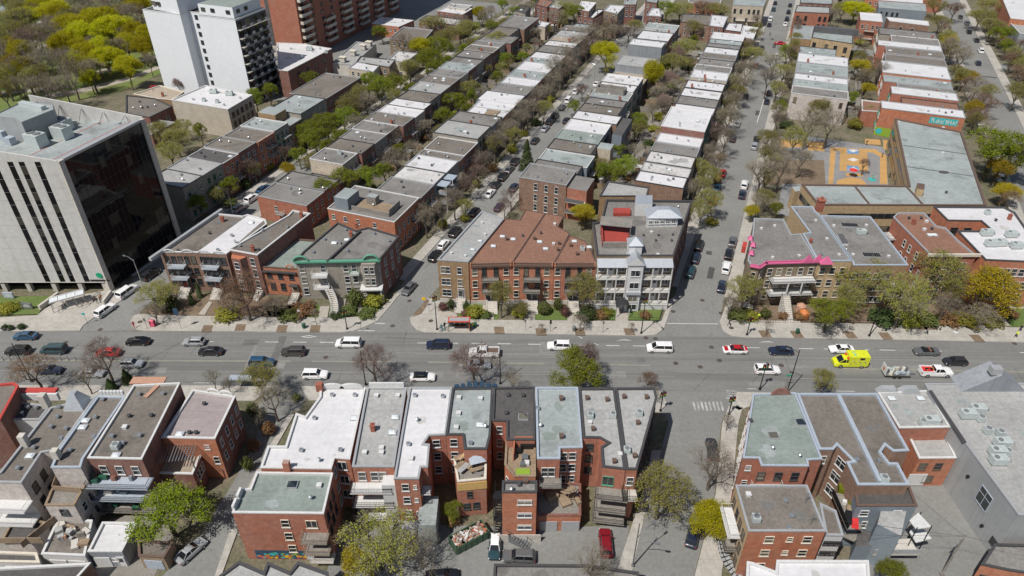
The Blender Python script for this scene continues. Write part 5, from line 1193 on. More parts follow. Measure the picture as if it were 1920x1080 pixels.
for k, (pts, lab) in enumerate(((((880, 495), (960, 493), (1022, 400), (985, 393), (975, 412), (943, 410)), 'left'), (((960.4, 493), (1038, 494), (1068, 437), (1046, 425), (1057, 405), (1022.4, 400)), 'middle'), (((1038.4, 494), (1118, 494), (1106, 465), (1097, 452), (1068.6, 441)), 'right'))):
    b = Bld('brick_house', 'red brick three storey house with rust-red roof, %s one of three beside white building' % lab, PX(pts, 10.2), 10.2, ['brick_orange', 'brick_orange', 'brick_red'][k], 'roof_rust', 'coping_brown', cat='building', group='red brick houses with rust-red roofs', near=True, rimw=0.12, lip=0.12)
    RB.append(b); iF = b.find(0, -1)
    b.win(iF, [0.1, 0.84] if k else [0.12, 0.86], [7.3, 4.4, 1.7], 1.1, 1.7, 'cream_trim'); b.win(iF, [0.34, 0.62], [7.1, 4.2], 0.95, 2.1, 'coping_dark'); b.door(iF, 0.42, 1.1, 1.0, 2.2, 'coping_dark'); b.door(iF, 0.56, 1.1, 1.0, 2.2, 'coping_dark')
    for z in (3.9, 6.8): b.balcony(iF, 0.48, z, 3.6, 1.7, 'black_metal', 'wood_grey')
    mb = MB().box((0, -0.2, 0), (b.edge(iF)[3] - 0.5, 0.45, 0.45)); b.put('cornice', mb.mesh('cornice', ['coping_brown']), iF, 0.5, 9.75)
    for t in (0.03, 0.97):
        mb = MB().box((0, -0.2, 0), (0.35, 0.5, 0.9), 0, 0, 0.5); b.put('cornice_bracket', mb.mesh('cornice_bracket', ['brick_orange']), iF, t, 10.2)
    b.put('stairs', stairs_mesh(2.4, 3.6, 1.1, 8, 'concrete', 'black_metal'), iF, 0.5, 0.0, 0.05)
    mb = MB().box((0, -0.05, 0.5), (b.edge(iF)[3], 0.1, 1.0)); b.put('plinth', mb.mesh('plinth', ['concrete']), iF, 0.5, 0.0)
for b, L_ in ((RB[0], (((942, 442), 2), ((962, 447), 2), ((925, 460), 2), ((950, 448), 9), ((980, 441), 3))), (RB[1], (((1012, 452), 2), ((1023, 465), 2), ((1038, 456), 6), ((1048, 456), 9), ((1014, 436), 3), ((1002, 447), 9), ((1040, 419), 6), ((1046, 468), 9))), (RB[2], (((1077, 451), 2), ((1092, 467), 5), ((1070, 460), 9), ((1082, 476), 9), ((1105, 462), 2)))):
    for p, k in L_: b.vent(k, *p, sc=0.9)
# white balconied building
zW = 12.4
b = Bld('apartment_house', 'white fronted apartment house with galleries, gabled bay and red roof deck', PX([(1119, 479), (1263, 479), (1297.5, 376), (1137, 374), (1127, 415), (1111, 417)], zW), zW, 'stone_brown', 'roof_grey', 'coping_dark', cat='building', near=True, lip=0.5)
iF = b.find(0, -1); a_, d_, o_, L_ = b.edge(iF); rzF = math.atan2(d_.y, d_.x)
iR = b.find(NX, NY); aR, dR, oR, LR = b.edge(iR)
def onF(x, y): q = a_ + d_ * x + o_ * y; return (q.x, q.y)
GD = 1.7
fl = [1.3, 4.5, 7.7]
for (x0, x1, nc) in ((0.1, L_ * 0.40, 3), (L_ * 0.60, L_ - 0.1, 3)):
    w = x1 - x0; cx = (x0 + x1) / 2
    for z in fl + [10.6]:
        p = onF(cx, GD / 2)
        b.boxat('gallery_floor' if z < 10 else 'gallery_roof', (p[0], p[1], z), (w, GD, 0.22), 'white_trim' if z < 10 else 'tin_roof', rzF)
    for z in fl:
        for q in range(nc + 1):
            p = onF(x0 + 0.12 + (w - 0.24) * q / nc, GD - 0.12); b.boxat('column', (p[0], p[1], z + 1.55), (0.2, 0.2, 2.9), 'white_trim', rzF)
        p = onF(cx, GD - 0.12); mb = MB().box((0, 0, 0.95), (w, 0.06, 0.07)); mb.box((0, 0, 0.15), (w, 0.05, 0.05)); [mb.box((-w / 2 + 0.1 + k * (w - 0.2) / 28, 0, 0.55), (0.03, 0.03, 0.8)) for k in range(29)]
        b.item('railing', mb.mesh('railing', ['cream_trim']), p[0], p[1], z + 0.1, rzF)
        for q in range(nc):
            t = (x0 + w * (q + 0.5) / nc) / L_
            if q == 1: b.door(iF, t, z + 0.12, 1.1, 2.2, 'white_trim')
            else: b.win(iF, [t], [z + 0.9], 1.4, 1.3, 'white_trim', 'twin')
    p = onF(cx, GD / 2); b.boxat('gallery_base', (p[0], p[1], 0.55), (w, GD - 0.2, 1.1), 'stucco_white', rzF)
    mb = MB(); mb.quad((-w / 2, -GD - 0.15, -0.1), (w / 2, -GD - 0.15, -0.1), (w / 2, 0, 0.9), (-w / 2, 0, 0.9)); q = onF(cx, 0.02); b.item('tin_canopy', mb.mesh('tin_canopy', ['tin_roof']), q[0], q[1], 10.8, rzF)
bx0, bx1 = L_ * 0.405, L_ * 0.595; bw_ = bx1 - bx0
b.solid('bay', [onF(bx0, 0.0), onF(bx1, 0.0), onF(bx1, GD + 0.6), onF(bx0, GD + 0.6)], 0, 11.6, 'stucco_white')
me, gm = window_mesh(1.9, 1.5, 'white_trim', 'twin')
for z in (0.5, 2.6, 5.9, 8.9):
    p = onF((bx0 + bx1) / 2, GD + 0.6); ob = b.item('window', me, p[0], p[1], z, rzF); link('pane', gm, ob)
mb = MB(); hw = bw_ / 2 + 0.35; yf = -(GD + 0.85)
mb.poly([(-hw, yf, 0), (hw, yf, 0), (0, yf, 1.9)], 0); mb.quad((-hw, yf, 0), (0, yf, 1.9), (0, 2.0, 1.9), (-hw, 2.0, 0), 1); mb.quad((0, yf, 1.9), (hw, yf, 0), (hw, 2.0, 0), (0, 2.0, 1.9), 1)
p = onF((bx0 + bx1) / 2, 0); b.item('gable', mb.mesh('gable', ['stucco_white', 'tin_roof']), p[0], p[1], 11.6, rzF)
p = onF((bx0 + bx1) / 2 + 0.1, -2.2); b.boxat('turret', (p[0], p[1], zW + 0.7), (2.6, 2.6, 2.2), 'stucco_white', rzF); b.boxat('turret_roof', (p[0], p[1], zW + 2.4), (3.1, 3.1, 1.3), 'tin_roof', rzF, 0.03)
b.boxat('bay_ledge', (*onF((bx0 + bx1) / 2, GD + 0.75), 4.9), (bw_ + 0.1, 0.6, 0.6), 'tin_roof', rzF)
mb = MB(); pr = [(1.35 * math.cos(R(k)), 1.1 * math.sin(R(k))) for k in range(0, 181, 15)]
for k in range(len(pr) - 1): mb.quad((pr[k][0], -2.6, 2.2 + pr[k][1]), (pr[k + 1][0], -2.6, 2.2 + pr[k + 1][1]), (pr[k + 1][0], 0, 2.2 + pr[k + 1][1]), (pr[k][0], 0, 2.2 + pr[k][1]))
p = onF(L_ * 0.395 - 0.4, GD + 0.1); ca_ = b.item('entrance_awning', mb.mesh('entrance_awning', ['awning_black']), p[0], p[1], 0.1, rzF)
for q in (-1.25, 1.25):
    pt('post', MB().box((q, -2.5, 1.1), (0.12, 0.12, 2.2)), 'white_trim', ca_)
mb = MB(); mb.quad((0, -0.03, 0), (LR, -0.03, 0), (LR, -0.03, zW - 0.2), (0, -0.03, zW - 0.2)); b.put('side_wall', mb.mesh('side_wall', ['brick_maroon']), iR, 0, 0)
b.win(iR, [0.15, 0.3, 0.45, 0.6, 0.75, 0.9], [9.0, 5.9, 2.8], 0.9, 1.5, 'coping_dark')
# roof deck, dormer and hut
def zpx(px, py, z): return G(px, py, z)
b.solid('roof_deck', PX([(1129, 459), (1180, 459), (1178, 425), (1125, 422)], zW), zW - 0.5, zW + 0.15, 'deck_red')
b.solid('deck_fence', PX([(1130, 462), (1181, 462), (1181, 460), (1130, 460)], zW), zW - 0.5, zW + 0.9, 'wood_grey')
b.solid('deck_fence', PX([(1126, 420), (1128, 420), (1131, 459), (1129, 459)], zW), zW - 0.5, zW + 1.1, 'deck_red')
b.solid('roof_deck', PX([(1150, 402), (1182, 402), (1182, 392), (1150, 392)], zW), zW - 0.5, zW + 0.3, 'deck_red')
pg = G(1155, 420, zW + 1.5); mb = MB()
mb.box((0, 0, 2.3), (6.6, 3.6, 0.15)); [mb.box((sx_ * 3.1, sy_ * 1.6, 1.1), (0.15, 0.15, 2.3)) for sx_ in (-1, 1) for sy_ in (-1, 1)]
b.item('pergola', mb.mesh('pergola', ['wood_grey']), pg[0], pg[1], zW - 0.3, -AZ * 0.5)
b.solid('roof_hut', PX([(1190, 401), (1221, 401), (1221, 384), (1190, 384)], zW), zW - 0.5, zW + 2.4, 'stucco_white', 'tin_roof')
dh = PX([(1211, 423), (1270, 421), (1268, 405), (1214, 407)], zW); b.solid('dormer', dh, zW - 0.5, zW + 1.9, 'stucco_white')
cx_ = sum(p[0] for p in dh) / 4; cy_ = sum(p[1] for p in dh) / 4; b.boxat('dormer_roof', (cx_, cy_, zW + 2.5), (7.6, 4.4, 1.3), 'tin_roof', R(0), 0.35)
me, gm = window_mesh(0.85, 0.85, 'white_trim', 'grid')
for k in range(5):
    t = 0.14 + k * 0.18; x = dh[0][0] + (dh[1][0] - dh[0][0]) * t; y = dh[0][1] + (dh[1][1] - dh[0][1]) * t; ob = b.item('window', me, x, y - 0.02, zW + 0.4, 0); link('pane', gm, ob)
for p, k in (((1222, 431), 6), ((1234, 473), 6), ((1272, 385), 1), ((1275, 400), 1), ((1207, 437), 3), ((1235, 437), 3), ((1262, 436), 3), ((1230, 447), 3), ((1260, 447), 3)): b.vent(k, *p, sc=0.8)
# northern street front, right group
zP = 10.6
pk = Bld('pink_house', 'stone corner building with bright pink cornice, turrets and white front balconies', PX([(1402, 488), (1408, 497), (1424, 500), (1436, 492), (1533, 489), (1501, 438), (1484, 440), (1469, 411), (1414, 409), (1411, 440)], zP), zP, 'stone_brown', 'roof_grey', 'coping_grey', cat='building', near=True)
b = pk
for i in range(len(b.pts)):
    a_, d_, o_, L_ = b.edge(i)
    if o_.y < -0.3 and L_ > 0.6:
        mb = MB().box((L_ / 2, -0.25, 0), (L_ + 0.3, 0.5, 0.22)); mb.box((L_ / 2, 0.0, 0.3), (L_ + 0.1, 0.2, 0.2)); [mb.box((L_ * (k + 0.5) / max(1, int(L_ / 0.9)), 0, 0.2), (0.22, 0.24, 0.45)) for k in range(max(1, int(L_ / 0.9)))]; b.put('cornice', mb.mesh('cornice', ['pink_trim']), i, 0, zP - 0.1)
        if o_.y < -0.3 and L_ < 6: b.win(i, [0.5], [7.4, 4.4, 1.6], 0.9, 1.7, 'cream_trim')
iF = b.e(1485, 490); a_, d_, o_, L_ = b.edge(iF); rzF = math.atan2(d_.y, d_.x)
b.win(iF, [0.12, 0.3, 0.5, 0.72, 0.92], [7.3, 4.4, 1.5], 1.1, 1.8, 'cream_trim')
for z in (3.8, 6.9): b.balcony(iF, 0.56, z, L_ * 0.86, 2.2, 'black_metal', 'white_trim')
for t in (0.45, 0.72):
    q = a_ + d_ * (L_ * t) + o_ * 2.1; b.boxat('porch_post', (q.x, q.y, 5.35), (0.22, 0.22, 3.0), 'white_trim')
for t in (0.8, 1.0):
    q = a_ + d_ * (L_ * t) + o_ * 0.2; b.boxat('gablet', (q.x, q.y, zP + 0.9), (2.0, 0.5, 1.6), 'pink_trim', rzF, 0.05)
b.balcony(b.e(1422, 499), 0.5, 1.2, 3.0, 1.2, 'black_metal', 'concrete'); b.put('stairs', stairs_mesh(1.8, 4.0, 3.6, 14, 'concrete'), iF, 0.45, 0.0, 2.3)
for px, py in ((1408, 443), (1413, 455), (1410, 470)):
    x, y = G(px, py, zP + 0.8); b.boxat('turret_roof', (x, y, zP + 0.5), (1.1, 1.4, 0.7), 'pink_trim', -AZ, 0.4)
for p, k in (((1428, 426), 6), ((1453, 421), 6), ((1449, 480), 6), ((1499, 477), 6)): b.vent(k, *p, sc=0.8)
x, y = G(1396, 460, 6); b.boxat('red_awning', (x, y, 5.5), (0.9, 2.4, 1.5), 'red_trim', -AZ)
b = Bld('brick_house', 'narrow tan brick building with long grey roof beside the pink cornice', PX([(1534, 489), (1598, 489), (1537, 403), (1528, 395), (1524, 387), (1483, 387), (1519, 436), (1505, 438)], zP), zP, 'brick_buff', 'roof_grey', 'coping_blue', cat='building')
for p, k in (((1494, 392), 0), ((1530, 411), 6), ((1521, 444), 0), ((1551, 445), 6), ((1520, 452), 4), ((1541, 475), 0), ((1574, 475), 6)): b.vent(k, *p, sc=0.8)
b.vent(4, 1536, 391, sc=2.2); iF = b.find(0, -1); b.win(iF, [0.2, 0.5, 0.8], [7.3, 4.4, 1.5], 1.2, 1.7, 'cream_trim')
x, y = G(1560, 497, zP + 0.6); b.boxat('gable_roof', (G(1547, 490, zP)[0], G(1547, 490, zP)[1] - 0.6, zP + 0.8), (2.6, 1.4, 1.5), 'pink_trim', 0, 0.08)
b = Bld('brick_house', 'tan brick building with wide grey roof and two skylight grids', PX([(1598.6, 490), (1600, 497), (1703, 497), (1632, 406), (1538, 404)], zP), zP, 'brick_tan', 'roof_grey', 'coping_blue', cat='building')
for px, py in ((1593, 422), (1634, 478)):
    x, y = G(px, py, zP); mb = MB().box((0, 0, 0.15), (3.4, 1.5, 0.3), 0)
    o = b.item('skylight_grid', mb.mesh('skylight_grid', ['coping_grey']), x, y, zP - 0.3, -AZ * 0.2)
    for k in range(9):
        pt('pane', MB().box((-1.5 + k * 0.375, 0, 0.36), (0.26, 1.3, 0.1)), 'tower_glass', o)
for p, k in (((1564, 421), 6), ((1625, 420), 6), ((1600, 475), 6), ((1667, 478), 6), ((1615, 435), 8), ((1587, 467), 1)): b.vent(k, *p, sc=0.85)
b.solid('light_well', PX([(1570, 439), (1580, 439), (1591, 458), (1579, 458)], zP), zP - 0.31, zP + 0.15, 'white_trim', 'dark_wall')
iF = b.find(0, -1); b.win(iF, [0.1, 0.3, 0.5, 0.66], [7.2, 4.3, 1.4], 1.6, 1.5, 'white_trim', 'twin'); [b.balcony(iF, 0.88, z, 2.6, 1.5, 'black_metal', 'white_trim') for z in (6.4, 3.6)]
b = Bld('brick_house', 'red brick house with rust roof and white framed side windows', PX([(1675, 407), (1684, 399), (1733, 399), (1755, 423), (1773, 427), (1798, 452), (1831, 479), (1746, 479)], zP), zP, 'brick_red', 'roof_rust', 'coping_grey', cat='building')
for p, k in (((1705, 407), 3), ((1713, 417), 4), ((1728, 407), 3), ((1738, 413), 6), ((1734, 428), 6), ((1748, 427), 3), ((1745, 438), 2), ((1753, 438), 2)): b.vent(k, *p)
iL = b.e(1710, 445); b.win(iL, [0.42, 0.56, 0.74], [7.0, 4.0], 0.9, 1.7); b.win(iL, [0.9], [4.0, 1.2], 0.9, 1.7)
iF = b.find(0, -1); b.win(iF, b.cols(4), [7.2, 4.2, 1.3], 1.2, 1.7); b.boxat('parapet_board', (*G(1790, 480, zP), zP + 0.2), (11, 0.4, 0.6), 'cream_trim')
for z in (6.9, 3.9): b.balcony(b.e(1690, 425), 0.12, z, 3.2, 1.6, 'black_metal', 'white_trim')
b = Bld('brick_block', 'red brick block with big white roof and grey rooftop units at right edge', PX([(1751, 387), (1883, 388), (1903, 398), (1960, 480), (1960, 492), (1848, 487), (1795, 432), (1862, 433), (1840, 414), (1777, 413)], zP + 0.3), zP + 0.3, 'brick_orange', 'roof_white', 'coping_dark', cat='building')
for p, k in (((1850, 437), 8), ((1896, 440), 8), ((1906, 461), 8), ((1858, 457), 8), ((1876, 456), 8), ((1893, 408), 4), ((1868, 411), 3), ((1852, 398), 5)): b.vent(k, *p)
b.win(b.e(1808, 414), [0.3, 0.7], [7.5], 1.6, 1.6, 'coping_dark'); iF = b.e(1905, 490); b.win(iF, b.cols(6), [7.3, 4.2, 1.3], 1.2, 1.8)
# school
zS = 8.6
b = Bld('school', 'long two storey buff brick school with pale flat roof and brown edge', PX([(1678, 222), (1803, 247), (1850, 385), (1534, 384), (1503, 345), (1704, 348)], zS), zS, 'brick_buff', 'roof_pale', 'coping_brown', cat='school', rimw=0.45)
mb = MB(); 
iF = b.e(1640, 384); a_, d_, o_, L_ = b.edge(iF)
for z in (1.6, 5.0):
    mb = MB().box((L_ * 0.5, -0.04, 0.65), (L_ * 0.84, 0.1, 1.3)); ob = b.put('window_band', mb.mesh('window_band', ['coping_dark']), iF, 0, z)
    mb = MB().box((0, -0.08, 0.65), (1.5, 0.06, 1.1)); me = mb.mesh('pane', ['window_glass'])
    for k in range(int(L_ * 0.84 / 1.7)): link('pane', me, ob, (L_ * 0.09 + k * 1.7, 0, 0))
for iX in (b.e(1690, 290), b.e(1518, 365)):
    a_, d_, o_, L_ = b.edge(iX)
    for z in (1.6, 5.0):
        mb = MB().box((L_ * 0.5, -0.04, 0.75), (L_ * 0.9, 0.1, 1.5)); ob = b.put('window_band', mb.mesh('window_band', ['coping_dark']), iX, 0, z)
        mb = MB().box((0, -0.08, 0.75), (1.5, 0.06, 1.3)); me = mb.mesh('pane', ['window_glass'])
        for k in range(int(L_ * 0.9 / 1.7)): link('pane', me, ob, (L_ * 0.06 + 0.9 + k * 1.7, 0, 0))
for u_, s_ in ((33.5, 194), (33.5, 208)):
    p0, p1 = W(34.8, s_), W(50, s_); d = Vector(p1) - Vector(p0); b.boxat('roof_seam', ((p0[0] + p1[0]) / 2, (p0[1] + p1[1]) / 2, zS - 0.26), (d.length, 0.22, 0.06), 'coping_dark', math.atan2(d.y, d.x))
for p0, p1 in (((1603, 348), (1631, 383)), ((1700, 349), (1731, 383))):
    A, B = Vector(G(*p0, zS)), Vector(G(*p1, zS)); d = B - A; b.boxat('roof_seam', ((A.x + B.x) / 2, (A.y + B.y) / 2, zS - 0.1), (d.length, 0.3, 0.3), 'coping_brown', math.atan2(d.y, d.x))
b.solid('stair_hut', PX([(1716, 365), (1729, 367), (1730, 356), (1716, 354)], zS), zS - 0.3, zS + 1.6, 'brick_buff', 'coping_brown')
for p, k in (((1686, 227), 6), ((1769, 238), 6), ((1768, 285), 6), ((1775, 359), 3)): b.vent(k, *p)
mb = MB(); mb.prism([(1.3 * math.cos(k * 0.52) * (1 + 0.2 * math.sin(k * 2)), 0.9 * math.sin(k * 0.52)) for k in range(12)], 0, 0.02); b.item('water_stain', mb.mesh('water_stain', ['roof_dark']), *G(1770, 321, zS), zS - 0.29)
b.solid('entrance_block', PX([(1485, 350), (1499, 349), (1506, 357), (1491, 359)], 5.5), 0, 5.5, 'brick_buff', 'roof_pale')
# southern row seen from behind
zb = 11.0
def q2(x0, y0, sc, pts): return [(x0 + p[0] / sc, y0 + p[1] / sc) for p in pts]
C2 = lambda pts: q2(400, 690, 2.769, pts)
C3 = lambda pts: q2(800, 690, 2.769, pts)
C4 = lambda pts: q2(1180, 690, 2.768, pts)
C5 = lambda pts: q2(1440, 690, 2.769, pts)
C1 = lambda pts: q2(0, 690, 2.769, pts)
def one(C, x, y): return C([(x, y)])[0]
# big white roof with stepped left edge
b = Bld('brick_block', 'red brick corner block with large bright white roof and stepped parapet', PX(C2([(555, 100), (790, 100), (708, 472), (630, 466), (612, 522), (245, 516), (284, 405), (375, 405), (430, 235), (478, 252), (552, 150)]), zb), zb, 'brick_red', 'roof_white', 'white_trim', cat='building', rimw=0.28, near=True)
i_ = b.e(*one(C2, 420, 520)); mb = MB().box((0, 0, 0.8), (0.9, 0.7, 2.2)); b.put('chimney', mb.mesh('chimney', ['brick_red']), i_, 0.38, zb - 0.6)
for p, k in (((615, 135), 0), ((733, 135), 0), ((523, 255), 0), ((455, 422), 0), ((658, 420), 0), ((548, 475), 1), ((732, 252), 2)): b.vent(k, *one(C2, *p))
for t in (0.3, 0.72):
    mb = MB(); pts_ = [(1.9 * math.cos(R(k)), 0.1, 0.9 * math.sin(R(k))) for k in range(0, 181, 20)]; mb.poly([(x, 0.0, z) for x, y, z in pts_]); mb.poly([(x, 0.35, z) for x, y, z in reversed(pts_)])
    for k in range(len(pts_) - 1): mb.quad((pts_[k][0], 0, pts_[k][2]), (pts_[k][0], 0.35, pts_[k][2]), (pts_[k + 1][0], 0.35, pts_[k + 1][2]), (pts_[k + 1][0], 0, pts_[k + 1][2]))
    b.put('parapet_arch', mb.mesh('parapet_arch', ['white_trim']), b.e(*one(C2, 670, 100)), t, zb + 0.05)
b.win(b.e(*one(C2, 628, 500)), [0.5], [8.2, 5.0, 2.0], 1.0, 1.6, 'white_trim')
iR_ = b.e(*one(C2, 672, 470)); b.win(iR_, [0.4], [8.6, 5.6, 2.4], 1.4, 1.7, 'white_trim', 'twin')
b.win(b.e(*one(C2, 600, 515)), [0.75], [7.4], 0.8, 1.2)
mb = MB().box((0, 0.4, 0.5), (1.0, 0.9, 1.4)); b.put('brick_pier', mb.mesh('brick_pier', ['chimney_brick']), b.e(*one(C2, 670, 100)), 0.99, zb)
# green-grey roof annex with the mural
zg = 10.4
b = Bld('brick_house', 'red brick house with grey-green roof, scrolled parapet and mural at the alley', PX(C2([(225, 540), (620, 546), (572, 755), (98, 750), (150, 628), (192, 625)]), zg), zg, 'brick_red', 'roof_green', 'white_trim', cat='building', rimw=0.24, near=True)
iS = b.e(*one(C2, 330, 755)); iE = b.e(*one(C2, 600, 650)); iWs = b.e(*one(C2, 120, 690))
b.win(iS, [0.55], [7.4, 4.6, 1.8], 1.1, 1.6, 'cream_trim'); b.win(iS, [0.84], [7.3], 1.5, 1.6, 'cream_trim', 'twin')
for z in (6.2, 3.7): b.balcony(iS, 0.87, z, 3.6, 1.8, 'wood', 'wood_grey')
b.balcony(iS, 0.9, 1.6, 3.2, 1.6, 'white_trim', 'concrete'); b.door(iS, 0.74, 0.1, 1.2, 2.1, 'white_trim')
b.win(iE, [0.2, 0.45, 0.72], [7.2, 4.3], 0.9, 1.7, 'coping_dark'); b.win(iWs, [0.3, 0.6], [7.2, 4.3, 1.6], 0.9, 1.5)
mb = MB(); mb.quad((0, -0.03, 0), (7.4, -0.03, 0), (7.4, -0.03, 1.9), (0, -0.03, 1.9), 3); mrng = random.Random(4)
for k in range(110):
    x, z, r = mrng.uniform(0.3, 7.1), mrng.uniform(0.2, 1.7), mrng.uniform(0.08, 0.26)
    n_ = mrng.choice([5, 6, 8]); a0 = mrng.random() * 6; mb.poly([(x + r * 1.3 * math.cos(a0 + q * 6.283 / n_), -0.034 - k * 0.0003, max(0.02, min(1.88, z + r * math.sin(a0 + q * 6.283 / n_)))) for q in range(n_)], 3 if z > 1.35 else mrng.choice([0, 0, 3, 5]) if z > 0.85 else mrng.choice([1, 2, 4, 1, 0]))
b.put('mural', mb.mesh('mural', ['sign_teal', 'orange_plastic', 'sign_yellow', 'blue_trim', 'plastic_pink', 'lime']), iS, 0.10, 0.2)
mb = MB().box((0, 0, 0.35), (1.4, 0.35, 0.7)); 
for t in (0.25, 0.7): b.put('parapet_scroll', mb.mesh('parapet_scroll', ['white_trim']), iWs, t, zg)
for p, k in (((408, 597), 10), ((548, 603), 6), ((505, 670), 1)): b.vent(k, *one(C2, *p))
mb = MB().box((-0.6, -0.6, 1.2), (3.4, 1.4, 0.12)); mb.box((-0.6, -0.6, 3.4), (3.4, 1.4, 0.12)); [mb.box((-2 + q * 2.8, -1.2, 2.0), (0.1, 0.1, 4.0)) for q in range(2)]
b.put('rear_gallery', mb.mesh('rear_gallery', ['wood_grey']), iWs, 0.4, 2.4)
# grey gravel roof
def rowb(label, C, pts, z, wall, roof, cope, name='brick_house', **k):
    return Bld(name, label, PX(C(pts), z), z, wall, roof, cope, cat='building', near=True, **k)
b = rowb('red brick house with light gravel roof and three rear galleries, right of big white roof', C2, [(799, 100), (1003, 100), (938, 512), (721, 512)], zb, 'brick_red', 'roof_light', 'coping_grey')
for p, k in (((845, 137), 6), ((956, 137), 6), ((943, 248), 2), ((929, 327), 2), ((828, 313), 4), ((784, 432), 6), ((872, 432), 6), ((872, 408), 6)): b.vent(k, *one(C2, *p))
iS = b.e(*one(C2, 830, 512))
for z in (7.6, 4.6, 1.6): b.balcony(iS, 0.44, z, 6.0, 2.0, 'black_metal', 'white_trim'); b.win(iS, [0.2, 0.5, 0.7], [z + 0.5], 1.1, 1.8, 'white_trim')
mb = MB().box((0, -0.9, 4.6), (2.2, 1.8, 9.2)); b.put('stair_tower', mb.mesh('stair_tower', ['stucco_white']), iS, 0.9, 0.0)
mb = MB().box((0, 0, 0.5), (5.5, 0.3, 1.4)); b.put('parapet_sign', mb.mesh('parapet_sign', ['white_trim']), b.e(*one(C2, 900, 98)), 0.5, zb - 0.2)
# second white roof with the narrow rear wing
b = rowb('red brick house with white roof and narrow windowed rear wing', C2, [(1019, 100), (1238, 100), (1206, 346), (1120, 350), (1092, 392), (1122, 396), (1112, 514), (1078, 514), (1066, 574), (938, 574)], zb, 'brick_red', 'roof_white', 'coping_grey', rimw=0.24)
for p, k in (((1045, 137), 0), ((1190, 142), 0), ((1058, 265), 1), ((1012, 390), 0), ((1025, 463), 6)): b.vent(k, *one(C2, *p))
iS = b.e(*one(C2, 1000, 575)); b.win(iS, [0.42], [8.4, 5.6, 2.7], 1.0, 1.5); b.win(iS, [0.82], [8.8, 6.0, 3.1], 0.5, 0.8)
mb = MB().box((0, -0.1, 0.9), (5.0, 0.2, 1.8)); b.put('plinth', mb.mesh('plinth', ['concrete']), iS, 0.5, 0); mb = MB().box((0, -0.22, 0.95), (2.4, 0.1, 1.7)); b.put('garage_door', mb.mesh('garage_door', ['white_trim']), iS, 0.4, 0)
i2 = b.e(*one(C2, 1165, 350)); b.win(i2, [0.4], [8.4, 5.6, 2.6], 1.1, 1.6)
i3 = b.e(*one(C2, 1095, 514)); [b.balcony(i3, 0.5, z, 1.6, 1.6, 'black_metal', 'white_trim') for z in (7.0, 4.2)]
mb = MB().box((0, -2.6, 2.4), (2.6, 5.0, 4.8)); o_ = b.put('rear_shed', mb.mesh('rear_shed', ['roof_pale']), b.e(*one(C2, 1095, 514)), 0.9, 0.0)
# grey-green roof house under repair with boarded rear wing
b = rowb('red brick house with grey-green roof beside white roofed house', C3, [(134, 103), (343, 100), (330, 350), (312, 420), (195, 420), (186, 346), (100, 346)], zb, 'brick_red', 'roof_pale', 'coping_dark')
for p, k in (((167, 148), 6), ((279, 152), 6), ((165, 228), 6), ((278, 288), 2), ((153, 302), 6), ((228, 385), 0), ((305, 300), 1)): b.vent(k, *one(C3, *p))
i_ = b.e(*one(C3, 145, 347)); b.win(i_, [0.45], [8.5, 5.7, 2.8], 1.1, 1.6, 'white_trim'); i_ = b.e(*one(C3, 250, 420)); b.win(i_, [0.3, 0.7], [2.0], 1.0, 1.6)
mb = MB()
for q in range(7): mb.box((-3.5 + q, 0, 0.4 + (0.5 if q in (2, 3, 4) else 0.2)), (0.9, 0.3, 0.5 + 0.28 * (3 - abs(q - 3))), 0, 0, 0.6)
b.put('ornate_parapet', mb.mesh('ornate_parapet', ['blue_trim']), b.e(*one(C3, 240, 100)), 0.5, zb - 0.1)
b2 = Bld('rear_wing', 'brick rear wing with boarded opening and torn roof behind grey-green roof', PX(C3([(160, 590), (308, 575), (312, 425), (140, 470)]), 8.0), 8.0, 'brick_red', 'wood_grey', 'cream_trim', cat='building')
i_ = b2.e(*one(C3, 235, 585)); b2.win(i_, [0.4], [4.3], 0.8, 1.3, 'coping_dark'); b2.win(i_, [0.28, 0.62], [1.6], 1.0, 1.4, 'coping_dark')
mb = MB().box((0, -0.06, 0.8), (4.3, 0.1, 1.6)); b2.put('plywood_board', mb.mesh('plywood_board', ['plywood']), i_, 0.5, 6.0)
drng = random.Random(9)
for k in range(16):
    x, y = G(*one(C3, drng.uniform(160, 300), drng.uniform(440, 545)), 8.2); b2.boxat('loose_board', (x, y, 8.0 + drng.uniform(0, 0.5)), (drng.uniform(0.6, 2.4), drng.uniform(0.2, 0.9), 0.1), drng.choice(['wood', 'wood_grey', 'galvanised', 'roof_light', 'brick_buff']), drng.random() * 3)
x, y = G(*one(C3, 255, 440), 9.5); b2.boxat('tarpaulin', (x, y, 9.2), (2.4, 3.0, 0.7), 'coping_blue', 0.3, 0.4)
# dark roof house with roof terrace
b = rowb('red brick house with dark grey roof and wooden rear terrace', C3, [(348, 100), (560, 97), (563, 372), (415, 372), (415, 275), (340, 272)], zb, 'brick_red', 'roof_dark', 'coping_dark')
for p, k in (((423, 135), 3), ((500, 137), 3), ((413, 228), 3), ((502, 246), 10)): b.vent(k, *one(C3, *p))
i_ = b.e(*one(C3, 378, 273)); b.win(i_, [0.5], [8.2, 5.4, 2.5], 0.9, 1.6)
b2 = Bld('rear_wing', 'brick rear wing carrying a wooden roof terrace with table and lawn mat', PX(C3([(412, 376), (565, 376), (565, 562), (455, 562), (405, 500)]), 9.6), 9.6, 'brick_orange', 'wood', 'wood', cat='building')
i_ = b2.e(*one(C3, 425, 535)); b2.win(i_, [0.3, 0.75], [6.0, 3.2], 0.7, 1.6)
x, y = G(*one(C3, 500, 535), 9.6); b2.boxat('lawn_mat', (x, y, 9.36), (2.0, 1.3, 0.06), 'lime')
